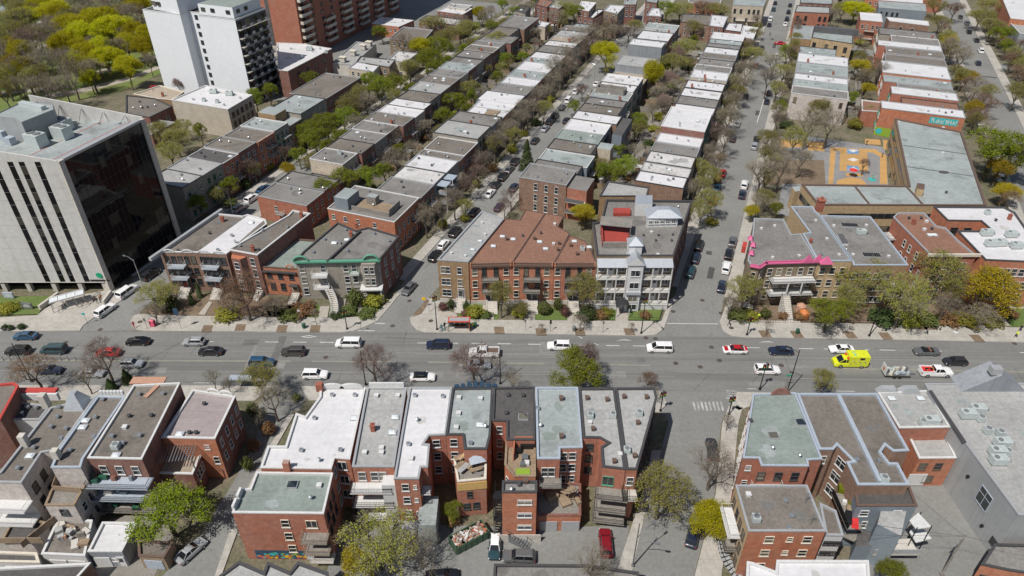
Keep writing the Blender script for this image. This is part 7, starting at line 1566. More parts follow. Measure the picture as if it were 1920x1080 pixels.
KINDS = {  # twig material, leaf material, twigs per tip, leaves per tip, leaf size, clump radius
    'bare': ('twig', 'leaf_olive', 15, 2, 0.007, 0.05), 'bud': ('twig', 'leaf_olive', 9, 24, 0.0092, 0.042), 'red': ('twig_red', 'leaf_red', 17, 9, 0.007, 0.05), 'rust': ('twig_red', 'leaf_rust', 11, 18, 0.0075, 0.045),
    'yellow': ('twig', 'leaf_yellow', 5, 80, 0.0105, 0.055), 'gold': ('twig', 'leaf_gold', 6, 60, 0.0105, 0.054), 'green': ('twig', 'leaf_green', 6, 46, 0.0105, 0.046), 'pink': ('twig', 'leaf_pink', 18, 50, 0.008, 0.07)}
TREES = {}
def make_tree(kind, var):
    tm, lm, nt_, nl_, ls, cr = KINDS[kind]
    seed = hash_(kind) * 10 + var
    segs, tips = grow(seed, 4, trunk_h=[0.24, 0.28, 0.20][var % 3], spread=[1.0, 1.15, 0.9][var % 3])
    rg = random.Random(seed + 1)
    mb = MB()
    for a, m, b_, r, r2 in segs:
        if r > 0.0028: mb.tube([a, m, b_], [r, (r + r2) / 2, r2], 5 if r > 0.01 else 4, 0, False)
        else:
            mb.tube([a, b_], [r, r2], 3, 0, False)
    trunk = mb.mesh('trunk', ['bark'], True)
    mb = MB()
    def rv(s): return Vector((rg.gauss(0, s), rg.gauss(0, s), rg.gauss(0, s)))
    for q, d in tips:
        for k in range(nt_):
            t = (d * 0.5 + rv(0.62) + Vector((0, 0, 0.2))).normalized() * rg.uniform(0.045, 0.125)
            w = t.cross(rv(1)).normalized() * 0.0014
            s0 = q + rv(0.02)
            i = len(mb.v); mb.v += [tuple(s0 - w), tuple(s0 + w), tuple(s0 + t)]; mb.f.append((i, i + 1, i + 2)); mb.m.append(0)
        for k in range(nl_):
            c = q + rv(cr * 0.6)
            u = rv(1).normalized() * ls * rg.uniform(0.6, 1.3); v = u.cross(rv(1)).normalized() * ls * rg.uniform(0.5, 1.0)
            i = len(mb.v); mb.v += [tuple(c - u), tuple(c + v), tuple(c + u), tuple(c - v)]; mb.f.append((i, i + 1, i + 2, i + 3)); mb.m.append(1)
    crown = mb.mesh('crown', [tm, lm])
    return trunk, crown
def hash_(s): return sum(ord(c) * (i + 3) for i, c in enumerate(s))
def conifer_mesh():
    rg = random.Random(77); mb = MB(); mb.tube([(0, 0, 0), (0, 0, 0.95)], [0.02, 0.004], 6); tr = mb.mesh('trunk', ['bark'], True)
    mb = MB()
    for k in range(1500):
        z = rg.uniform(0.1, 1.0); rr = (1.02 - z) * 0.25 * rg.uniform(0.45, 1.05); a = rg.random() * 6.283
        c = Vector((rr * math.cos(a), rr * math.sin(a), z - rr * 0.3)); u = Vector((math.cos(a), math.sin(a), -0.5)).normalized() * rg.uniform(0.02, 0.045); v = Vector((-math.sin(a), math.cos(a), 0)) * 0.016
        i = len(mb.v); mb.v += [tuple(c - u), tuple(c + v), tuple(c + u), tuple(c - v)]; mb.f.append((i, i + 1, i + 2, i + 3)); mb.m.append(0)
    return tr, mb.mesh('crown', ['leaf_dark'])
def shrub_mesh(leaf, seed, ball=False):
    rg = random.Random(seed); mb = MB()
    for k in range(6): a = k * 1.05; mb.tube([(0, 0, 0), (0.2 * math.cos(a), 0.2 * math.sin(a), 0.5)], [0.02, 0.006], 4)
    st = mb.mesh('stem', ['bark'])
    mb = MB()
    for k in range(1100):
        d = Vector((rg.gauss(0, 1), rg.gauss(0, 1), rg.gauss(0, 1))).normalized(); rr = (0.5 if ball else rg.uniform(0.25, 0.5)) * (1 + (0.0 if ball else 0.35 * math.sin(d.x * 5 + seed) * math.cos(d.y * 4)))
        c = Vector((d.x * rr, d.y * rr, 0.5 + d.z * rr * 0.95)); 
        if c.z < 0.02: continue
        u = Vector((rg.gauss(0, 1), rg.gauss(0, 1), rg.gauss(0, 1))).normalized() * 0.055; v = u.cross(d).normalized() * 0.04 if u.cross(d).length > 1e-4 else Vector((0.04, 0, 0))
        i = len(mb.v); mb.v += [tuple(c - u), tuple(c + v), tuple(c + u), tuple(c - v)]; mb.f.append((i, i + 1, i + 2, i + 3)); mb.m.append(0)
    return st, mb.mesh('foliage', [leaf])
CON = conifer_mesh()
SHR = {k: [shrub_mesh(l, s, k == 'ball') for s in (1, 2)] for k, l in (('green', 'leaf_shrub'), ('olive', 'leaf_olive'), ('dark', 'leaf_dark'), ('red', 'leaf_red'), ('ball', 'leaf_shrub'), ('gold', 'leaf_gold'), ('rust', 'leaf_rust'))}
trng = random.Random(21)
TCOL = {'bare': 'bare grey-brown', 'bud': 'olive budding', 'red': 'bare reddish', 'rust': 'rust-brown budding', 'yellow': 'bright yellow-green', 'gold': 'golden yellow', 'green': 'fresh green', 'pink': 'pale pink blossoming'}
def forest(where, items, group=None):
    """items: (px, py of the crown's middle, crown width in photo pixels, height m, kind)"""
    cnt = {}
    for px, py, w, h, kind in sorted(items, key=lambda t: t[0]): cnt[kind] = cnt.get(kind, 0) + 1
    seen = {}
    for px, py, w, h, kind in sorted(items, key=lambda t: t[0]):
        seen[kind] = seen.get(kind, 0) + 1
        x, y = G(px, py, h * 0.60)
        r = w / 2 * depth_at(x, y, h * 0.6) / FPX
        lab = '%s tree %s' % (TCOL[kind], where)
        if cnt[kind] > 1: lab += ', %s from left' % ordw(seen[kind])
        var = trng.randrange(3)
        if (kind, var) not in TREES: TREES[(kind, var)] = make_tree(kind, var)
        tr, cr = TREES[(kind, var)]
        s = r / 0.40
        t = thing('tree', lab, 'tree', (x, y, 0), trng.random() * 6.28, group, (s, s, h))
        link('trunk', tr, t); link('crown', cr, t)
def shrubs(where, items):
    cnt = {}; seen = {}
    for it in items: cnt[it[4]] = cnt.get(it[4], 0) + 1
    for px, py, w, h, kind in sorted(items, key=lambda t: t[0]):
        seen[kind] = seen.get(kind, 0) + 1
        x, y = G(px, py, h * 0.5); r = w / 2 * depth_at(x, y, 0) / FPX
        lab = '%s shrub %s' % ({'green': 'leafy green', 'olive': 'olive twiggy', 'dark': 'dark green', 'red': 'dark red', 'ball': 'clipped round green', 'gold': 'yellow-green', 'rust': 'rust-brown'}[kind], where)
        if cnt[kind] > 1: lab += ', %s from left' % ordw(seen[kind])
        st, fo = trng.choice(SHR[kind]); t = thing('shrub', lab, 'shrub', (x, y, 0.05), trng.random() * 6, None, (r / 0.5, r / 0.5, h)); link('stem', st, t); link('foliage', fo, t)
def conifers(items):
    for px, py, w, h, lab in items:
        x, y = G(px, py, h * 0.45); r = w / 2 * depth_at(x, y, 0) / FPX
        t = thing('conifer', lab, 'tree', (x, y, 0), trng.random() * 6, None, (r / 0.24, r / 0.24, h)); link('trunk', CON[0], t); link('crown', CON[1], t)
prng = random.Random(31)
park = [(77, 10, 40, 13, 'yellow'), (108, 28, 62, 14, 'yellow'), (138, 52, 60, 14, 'yellow'), (162, 66, 55, 14, 'yellow'), (160, 108, 46, 13, 'yellow'), (208, 55, 62, 14, 'yellow'), (237, 84, 42, 12, 'yellow'), (238, 131, 46, 12, 'yellow'), (262, 14, 50, 13, 'yellow'), (175, 42, 50, 14, 'yellow'), (168, 148, 30, 9, 'yellow'), (218, 32, 34, 11, 'gold'), (22, 128, 34, 12, 'gold'), (26, 150, 30, 11, 'gold'),
        (30, 40, 64, 14, 'bud'), (20, 66, 60, 14, 'bud'), (55, 82, 62, 14, 'red'), (62, 104, 60, 14, 'bare'), (45, 132, 64, 14, 'bare'), (82, 124, 60, 15, 'bare'), (115, 122, 54, 15, 'bare'), (132, 142, 46, 14, 'bare'), (12, 108, 50, 13, 'bare'), (8, 148, 50, 13, 'bud'), (86, 166, 52, 13, 'bare'), (120, 164, 46, 13, 'bare'), (185, 14, 64, 14, 'bare'), (214, 14, 56, 14, 'bare'), (240, 34, 50, 13, 'bare'), (148, 12, 50, 13, 'bare'), (20, 10, 60, 12, 'bare'), (52, 24, 50, 12, 'bud'), (8, 176, 40, 12, 'bud'), (40, 168, 50, 12, 'bare'), (268, 92, 34, 11, 'bud'), (276, 70, 34, 12, 'bud'), (252, 62, 40, 12, 'bud'), (88, 66, 50, 13, 'bare'), (100, 92, 46, 13, 'bare'), (190, 92, 40, 13, 'bud'), (212, 96, 36, 12, 'green'), (280, 118, 26, 9, 'bare'), (60, 150, 40, 12, 'bud')]
forest('in the park behind the office tower', [(a, b, c * 1.25, d, 'yellow' if e == 'bud' and a > 60 else e) for a, b, c, d, e in park], 'park trees')
forest('in the yard right of the office tower', [(330, 262, 66, 9, 'bud'), (300, 246, 50, 9, 'bud'), (318, 288, 62, 9, 'bud'), (375, 248, 32, 7, 'green'), (345, 240, 40, 7, 'bud')])
forest('near the foot of the white tower', [(478, 184, 40, 9, 'green'), (504, 172, 36, 8, 'green'), (580, 150, 34, 8, 'green'), (455, 195, 30, 8, 'bud'), (335, 158, 26, 6, 'pink')])
forest('along the far left street', [(462, 318, 46, 8, 'red'), (430, 352, 44, 7, 'green'), (404, 366, 40, 6, 'bud'), (480, 292, 36, 7, 'red'), (505, 282, 36, 7, 'bud'), (560, 292, 40, 7, 'green'), (590, 262, 56, 9, 'green'), (612, 236, 70, 10, 'green'), (645, 224, 62, 10, 'green'), (575, 250, 52, 9, 'green'), (652, 198, 60, 10, 'bud'), (688, 196, 52, 10, 'bare'), (715, 168, 66, 11, 'green'), (745, 160, 50, 10, 'green'), (690, 160, 60, 10, 'green'), (670, 180, 50, 10, 'bud'), (768, 128, 50, 9, 'bud'), (800, 112, 60, 11, 'green'), (822, 88, 62, 11, 'green'), (790, 92, 50, 11, 'yellow'), (755, 84, 54, 12, 'bare'), (842, 70, 56, 10, 'bud'), (878, 54, 56, 10, 'bud'), (898, 28, 30, 9, 'yellow'), (862, 62, 50, 9, 'bud'), (716, 62, 36, 8, 'green'), (812, 46, 56, 10, 'bud'), (860, 44, 50, 10, 'bare'), (915, 30, 40, 10, 'bare'), (540, 318, 30, 6, 'gold')])
forest('in the yards behind the second row', [(738, 258, 56, 9, 'bare'), (744, 300, 56, 9, 'bare'), (775, 285, 50, 8, 'bare'), (720, 322, 40, 7, 'green'), (852, 190, 58, 8, 'green'), (830, 218, 42, 8, 'green'), (880, 166, 46, 8, 'bud'), (868, 150, 40, 8, 'bud'), (930, 78, 50, 10, 'bud'), (945, 112, 34, 7, 'green'), (692, 336, 54, 8, 'green'), (650, 338, 62, 8, 'green'), (612, 356, 48, 8, 'green'), (800, 240, 40, 7, 'bare'), (905, 130, 40, 7, 'bud'), (930, 146, 30, 7, 'green')])
forest('on the left pavement of the left side street', [(828, 398, 62, 9, 'bare'), (798, 414, 52, 8, 'bare'), (786, 400, 46, 8, 'bare'), (852, 378, 56, 9, 'bare'), (880, 350, 50, 7, 'red'), (896, 328, 46, 7, 'red'), (906, 300, 46, 8, 'bare'), (930, 272, 60, 9, 'bare'), (946, 245, 60, 9, 'bare'), (972, 228, 60, 9, 'bare'), (990, 208, 62, 10, 'bare'), (978, 192, 34, 6, 'gold'), (1012, 182, 60, 10, 'bare'), (1034, 158, 50, 10, 'bare'), (1052, 128, 66, 13, 'bare'), (1066, 108, 66, 11, 'bare'), (1088, 84, 62, 11, 'bare'), (1110, 66, 60, 11, 'bare'), (1132, 50, 56, 10, 'red'), (1020, 205, 40, 8, 'bud'), (870, 390, 40, 7, 'bud'), (960, 258, 40, 8, 'bud'), (1150, 62, 50, 9, 'bare'), (1060, 20, 56, 10, 'bud'), (1040, 36, 60, 10, 'bare'), (1078, 26, 40, 10, 'green'), (985, 20, 50, 10, 'bare')])
forest('on the right side of the left side street', [(1137, 104, 66, 12.5, 'yellow'), (1222, 140, 48, 13, 'yellow'), (958, 372, 42, 6, 'red'), (946, 388, 34, 6, 'red'), (1078, 200, 28, 6, 'green'), (1092, 172, 34, 6, 'red'), (1180, 60, 40, 8, 'bare'), (1190, 50, 36, 8, 'bud')])
forest('in the yards behind the fourth row', [(1102, 306, 58, 7, 'bud'), (1128, 318, 50, 7, 'bud'), (1172, 312, 62, 7, 'green'), (1150, 330, 50, 7, 'green'), (1092, 404, 50, 7, 'gold'), (1190, 285, 40, 6, 'bare'), (1200, 236, 34, 6, 'green'), (1284, 92, 62, 9, 'bud'), (1262, 118, 56, 9, 'bud'), (1252, 150, 48, 8, 'pink'), (1236, 178, 46, 8, 'bare'), (1246, 200, 40, 8, 'bare'), (1265, 165, 40, 8, 'bare'), (1300, 52, 46, 8, 'bud'), (1275, 20, 60, 10, 'bud'), (1320, 18, 60, 10, 'rust'), (1345, 22, 50, 10, 'bud'), (1250, 18, 50, 10, 'green')])
forest('on the left pavement of the middle side street', [(1318, 352, 50, 9, 'bud'), (1332, 378, 56, 9, 'bud'), (1316, 398, 44, 8, 'bud'), (1345, 310, 60, 9, 'bare'), (1332, 330, 46, 8, 'bud'), (1360, 262, 62, 10, 'bare'), (1366, 222, 60, 10, 'bare'), (1374, 194, 56, 10, 'bare'), (1386, 160, 60, 10, 'bare'), (1400, 132, 60, 10, 'bare'), (1410, 104, 52, 9, 'bud'), (1394, 92, 36, 8, 'bud'), (1340, 288, 44, 8, 'bare'), (1382, 176, 40, 9, 'bud'), (1440, 150, 46, 11, 'bare')])
forest('on the right pavement of the middle side street', [(1476, 100, 44, 9, 'green'), (1468, 138, 52, 9, 'bud'), (1456, 168, 44, 8, 'bud'), (1462, 202, 34, 7, 'green'), (1440, 262, 52, 9, 'bud'), (1428, 330, 84, 11, 'bare'), (1466, 318, 80, 11, 'bare'), (1448, 290, 60, 10, 'bare'), (1436, 372, 50, 7, 'bud'), (1410, 398, 30, 5, 'gold'), (1456, 392, 34, 5, 'green'), (1450, 120, 50, 10, 'bare')])
forest('in the school yard', [(1516, 238, 84, 12, 'bare'), (1556, 236, 76, 12, 'bare'), (1490, 262, 50, 10, 'bud'), (1535, 205, 46, 9, 'bud'), (1620, 310, 26, 5, 'red'), (1500, 300, 60, 9, 'bare')])
forest('between the sixth and seventh rows', [(1612, 128, 44, 8, 'gold'), (1624, 150, 46, 10, 'bare'), (1604, 20, 62, 10, 'yellow'), (1580, 20, 44, 9, 'bud'), (1595, 186, 32, 7, 'green'), (1722, 118, 52, 8, 'bare'), (1645, 136, 44, 10, 'bare'), (1560, 30, 40, 9, 'bare'), (1608, 210, 30, 6, 'bare'), (1638, 118, 40, 6, 'rust')])
forest('on the left pavement of the right-hand street', [(1757, 14, 50, 9, 'bud'), (1762, 44, 48, 9, 'bud'), (1788, 92, 60, 10, 'bare'), (1774, 72, 46, 9, 'bud'), (1802, 110, 58, 10, 'bare'), (1812, 148, 42, 8, 'gold'), (1830, 166, 58, 9, 'bare'), (1842, 196, 60, 9, 'rust'), (1832, 218, 46, 8, 'rust'), (1868, 282, 112, 15, 'green'), (1900, 300, 70, 12, 'green'), (1790, 20, 44, 9, 'rust'), (1850, 178, 46, 9, 'bud')])
forest('on the right pavement of the right-hand street', [(1838, 32, 58, 10, 'bud'), (1860, 52, 60, 10, 'bud'), (1876, 66, 50, 9, 'green'), (1898, 112, 46, 9, 'rust'), (1912, 144, 54, 10, 'rust'), (1906, 176, 50, 10, 'bud'), (1850, 12, 44, 9, 'bud'), (1916, 90, 36, 8, 'rust'), (1888, 20, 34, 9, 'bud')])
forest('on northern pavement, left part', [(294, 556, 86, 7, 'bud'), (290, 588, 60, 5, 'bare'), (456, 548, 104, 12, 'rust'), (516, 575, 44, 6, 'bare'), (430, 570, 60, 6, 'bare'), (590, 592, 22, 4, 'bare')])
forest('on the northern pavement by the red brick houses', [(940, 556, 54, 9, 'bud'), (1096, 545, 74, 9, 'bud'), (1110, 520, 64, 9, 'bare'), (1088, 602, 30, 4.5, 'bare'), (1184, 612, 14, 3, 'bare'), (1015, 615, 14, 2.4, 'red'), (980, 582, 34, 4, 'bud')])
forest('in front of the pink corniced building', [(1396, 545, 74, 9, 'bud'), (1556, 588, 92, 8, 'green'), (1628, 528, 118, 11, 'bud'), (1696, 562, 112, 12, 'bud'), (1440, 612, 22, 4, 'bare'), (1590, 560, 70, 9, 'bud'), (1370, 572, 34, 6, 'bare')])
forest('at the right end of the northern pavement', [(1765, 515, 104, 12, 'bud'), (1846, 538, 122, 12, 'gold'), (1840, 598, 70, 6, 'bare'), (1770, 576, 70, 7, 'bare'), (1790, 548, 60, 9, 'bud')])
forest('on the southern pavement, left part', [(62, 697, 94, 8, 'rust'), (194, 676, 96, 9, 'red'), (400, 712, 36, 5, 'bare'), (428, 722, 28, 4, 'bare'), (486, 714, 84, 8, 'bud'), (512, 752, 84, 8, 'bare'), (160, 712, 50, 6, 'bare'), (700, 686, 96, 9, 'red'), (887, 684, 100, 9, 'red')])
forest('on the southern pavement, right part', [(1082, 694, 112, 9, 'green'), (1100, 672, 56, 9, 'red'), (1217, 712, 40, 5, 'rust'), (1224, 742, 30, 4, 'bare'), (1545, 714, 54, 7, 'bud'), (960, 715, 44, 5, 'bare')])
forest('behind the southern buildings', [(312, 962, 156, 9, 'green'), (706, 1024, 168, 9, 'bud'), (788, 1032, 90, 7, 'bare'), (660, 1060, 80, 8, 'gold'), (1668, 1078, 64, 7, 'green'), (1110, 1068, 90, 7, 'bare'), (850, 958, 44, 4, 'green')])
forest('along the southern side street', [(1240, 924, 132, 10, 'bud'), (1336, 880, 104, 8, 'bare'), (1326, 976, 92, 7, 'yellow'), (1366, 790, 24, 4, 'bare')])
LP = []
def lined(u, s0, s1, step, kinds, h=(6.5, 9.5), r=(2.6, 3.8), ju=0.8):
    s = s0
    while s < s1:
        q = trng.uniform(*r) / 0.4; LP.append((W(u + trng.uniform(-ju, ju), s), trng.choice(kinds), (q, q, trng.uniform(*h)), trng.random() * 6.28)); s += step * trng.uniform(0.7, 1.3)
BB = ['bare', 'bare', 'bare', 'bud', 'bare', 'red']
lined(-72.3, 150, 330, 14, BB); lined(-57.2, 170, 330, 20, ['bare', 'red', 'bud'], (4, 7), (1.6, 2.6))
lined(-14.8, 152, 340, 13, BB + ['bud']); lined(1.4, 168, 340, 14, BB + ['bud'])
lined(58.5, 190, 360, 9, ['bud', 'bare', 'rust', 'gold', 'bud']); lined(79.5, 190, 380, 9, ['bud', 'rust', 'bud', 'green'])
lined(-95, 155, 330, 10, ['bud', 'green', 'bare', 'bud'], (5, 8), (2.2, 3.6), 4); lined(-37, 170, 320, 9, ['bud', 'bare', 'bare', 'green', 'pink'], (5, 8), (2.2, 3.4), 4)
lined(26, 245, 340, 9, ['bare', 'bud', 'gold'], (5, 8), (2.2, 3.4), 2.5); lined(-127.5, 118, 320, 12, ['bud', 'red', 'green', 'bud'], (5, 8), (2.2, 3.4)); lined(-115.2, 148, 330, 9, ['green', 'bud', 'green', 'bare'], (7, 10), (2.8, 4))
for k in range(60):
    a, b = prng.uniform(-30, 262), prng.uniform(-12, 150)
    if a + b * 0.8 < 300: q = prng.uniform(4.5, 6.5) / 0.4; LP.append((G(a, b, 8), prng.choice(['yellow', 'yellow', 'bud', 'bare', 'yellow', 'bare']), (q, q, prng.uniform(10, 14)), prng.random() * 6.28))
# the trees too many to pick apart: one object that scatters them on points
pc = bpy.data.collections.new('tree_prototypes'); kl = sorted(set(k for _, k, _, _ in LP))
for n_, k in enumerate(kl):
    if (k, 0) not in TREES: TREES[(k, 0)] = make_tree(k, 0)
    bm = bmesh.new(); ms = []
    for me in TREES[(k, 0)]:
        f0 = len(bm.faces); bm.from_mesh(me); bm.faces.ensure_lookup_table()
        for f_ in bm.faces[f0:]: f_.material_index += len(ms)
        ms += list(me.materials)
    me = bpy.data.meshes.new('grove_%d' % n_); bm.to_mesh(me); bm.free()
    for m_ in ms: me.materials.append(m_)
    pc.objects.link(bpy.data.objects.new('grove_%d' % n_, me))
me = bpy.data.meshes.new('street_trees'); me.from_pydata([(p[0], p[1], 0) for p, _, _, _ in LP], [], [])
for nm, tp, vals in (('idx', 'INT', [kl.index(k) for _, k, _, _ in LP]), ('scl', 'FLOAT_VECTOR', [x for _, _, s_, _ in LP for x in s_]), ('rot', 'FLOAT_VECTOR', [x for _, _, _, r_ in LP for x in (0, 0, r_)])):
    me.attributes.new(nm, tp, 'POINT').data.foreach_set('value' if tp == 'INT' else 'vector', vals)
so = tag(link('street_trees', me), 'mass of bare and budding trees filling park, side streets and back yards', 'trees', None, 'stuff')
ng = bpy.data.node_groups.new('scatter', 'GeometryNodeTree'); ng.interface.new_socket('Geometry', in_out='INPUT', socket_type='NodeSocketGeometry'); ng.interface.new_socket('Geometry', in_out='OUTPUT', socket_type='NodeSocketGeometry')
N_ = ng.nodes.new; gi, go, ip, ci = N_('NodeGroupInput'), N_('NodeGroupOutput'), N_('GeometryNodeInstanceOnPoints'), N_('GeometryNodeCollectionInfo')
ci.inputs['Collection'].default_value = pc; ci.inputs['Separate Children'].default_value = True; ci.inputs['Reset Children'].default_value = True; ip.inputs['Pick Instance'].default_value = True
ng.links.new(gi.outputs[0], ip.inputs['Points']); ng.links.new(ci.outputs[0], ip.inputs['Instance']); ng.links.new(ip.outputs[0], go.inputs[0])
for nm, tp, sk in (('idx', 'INT', 'Instance Index'), ('scl', 'FLOAT_VECTOR', 'Scale'), ('rot', 'FLOAT_VECTOR', 'Rotation')):
    na = N_('GeometryNodeInputNamedAttribute'); na.data_type = tp; na.inputs['Name'].default_value = nm; ng.links.new([o for o in na.outputs if o.enabled][0], ip.inputs[sk])
so.modifiers.new('scatter', 'NODES').node_group = ng
conifers([(988, 292, 34, 9, 'dark conifer on the right kerb of the left side street'), (648, 528, 30, 7.5, 'slim dark conifer in front of the grey stone building'), (206, 722, 26, 2.8, 'small dark conifer between southern rooftops, left of two'), (236, 706, 26, 3.2, 'small dark conifer between southern rooftops, right of two'), (372, 545, 14, 4, 'small dark conifer before the scalloped parapet terrace'), (358, 560, 14, 3, 'small clipped conifer beside the terrace steps')])
shrubs('in the gardens below the stone and brick houses', [(310, 568, 44, 3.5, 'dark'), (425, 588, 50, 2, 'olive'), (545, 590, 46, 1.6, 'green'), (570, 580, 50, 1.6, 'rust'), (665, 558, 34, 4, 'green'), (700, 564, 40, 2.4, 'olive'), (655, 582, 30, 1.6, 'green'), (688, 588, 34, 1.4, 'green'), (632, 591, 26, 0.9, 'dark'), (830, 575, 18, 1.8, 'red'), (846, 570, 14, 2.6, 'dark'), (874, 574, 14, 2.6, 'dark'), (890, 584, 36, 2.2, 'olive'), (872, 588, 16, 1.4, 'red'), (912, 590, 22, 1.5, 'green'), (975, 584, 30, 2.6, 'olive'), (1020, 578, 25, 2.6, 'ball'), (1046, 570, 18, 3.2, 'green'), (1060, 584, 18, 2.6, 'red'), (1100, 590, 40, 2.0, 'dark'), (1126, 590, 26, 1.6, 'rust'), (1210, 590, 22, 1.4, 'rust'), (1135, 585, 28, 1.6, 'olive')])
shrubs('in the gardens right of the middle street', [(1385, 590, 40, 2.2, 'green'), (1435, 588, 22, 2.0, 'green'), (1470, 592, 20, 1.6, 'rust'), (1410, 592, 30, 1.8, 'olive'), (1500, 592, 26, 1.5, 'rust'), (1660, 594, 60, 2.4, 'dark'), (1700, 598, 50, 2.0, 'olive'), (1740, 598, 46, 2.0, 'green'), (1780, 600, 44, 1.8, 'rust'), (1810, 600, 50, 1.8, 'olive'), (1886, 584, 22, 2.2, 'red'), (1900, 590, 22, 1.6, 'rust'), (1860, 604, 40, 1.4, 'olive')])
shrubs('on the planters and lawn at the left edge', [(10, 614, 14, 1.2, 'dark'), (20, 614, 12, 1.2, 'dark'), (40, 612, 15, 1.2, 'dark'), (14, 576, 40, 1.6, 'olive')])
yard = [(px + prng.uniform(-6, 6), py + prng.uniform(-5, 5), prng.uniform(16, 30), prng.uniform(1.5, 3.2), prng.choice(['olive', 'green', 'rust', 'dark', 'olive'])) for px, py in [(W_[0], W_[1]) for W_ in [(430, 380), (455, 345), (500, 312), (530, 288), (560, 264), (700, 350), (735, 312), (760, 330), (800, 262), (826, 240), (850, 212), (890, 150), (915, 120), (1105, 330), (1140, 345), (1180, 330), (1210, 270), (1225, 240), (1240, 215), (1250, 190), (1270, 150), (1285, 120), (1300, 75), (835, 420), (870, 410), (900, 345), (925, 310), (955, 282), (985, 252), (1010, 228), (1035, 190), (1330, 420), (1345, 340), (1352, 290), (1366, 245), (1470, 230), (1450, 290), (1600, 230), (1620, 170), (1610, 100), (1615, 80), (845, 975), (560, 745), (470, 770), (500, 800), (480, 830), (460, 870)]]]
shrubs('in the yards and verges between the rows', yard)
# vehicles
CARSPEC = {  # length, width, height, belt, hood start/end heights, greenhouse base x0..x1, roof x0..x1, roof half width
    'sedan': dict(L=4.6, Wd=1.82, H=1.45, belt=0.95, nose=0.72, tail=0.95, gb=(-1.75, 1.05), rf=(-0.95, 0.30), hw=0.58, trunk=-1.7),
    'hatch': dict(L=4.2, Wd=1.78, H=1.50, belt=0.95, nose=0.75, tail=0.97, gb=(-2.0, 1.0), rf=(-1.55, 0.32), hw=0.60, trunk=-2.05),
    'suv': dict(L=4.65, Wd=1.88, H=1.70, belt=1.06, nose=0.88, tail=1.06, gb=(-2.22, 1.08), rf=(-1.9, 0.40), hw=0.66, trunk=-2.28),
    'van': dict(L=4.95, Wd=1.98, H=1.78, belt=1.05, nose=0.82, tail=1.05, gb=(-2.38, 1.55), rf=(-2.2, 0.72), hw=0.74, trunk=-2.42),
    'pickup': dict(L=5.8, Wd=2.0, H=1.90, belt=1.18, nose=1.05, tail=1.12, gb=(-0.55, 1.45), rf=(-0.45, 0.80), hw=0.72, trunk=-2.85),
    'convertible': dict(L=4.7, Wd=1.82, H=1.35, belt=0.92, nose=0.72, tail=0.9, gb=(-0.7, 0.9), rf=(0.25, 0.35), hw=0.6, trunk=-2.3),
    'ambulance': dict(L=6.2, Wd=2.1, H=2.0, belt=1.2, nose=1.0, tail=1.2, gb=(0.7, 2.45), rf=(0.6, 1.55), hw=0.85, trunk=-3.0)}
_car = {}
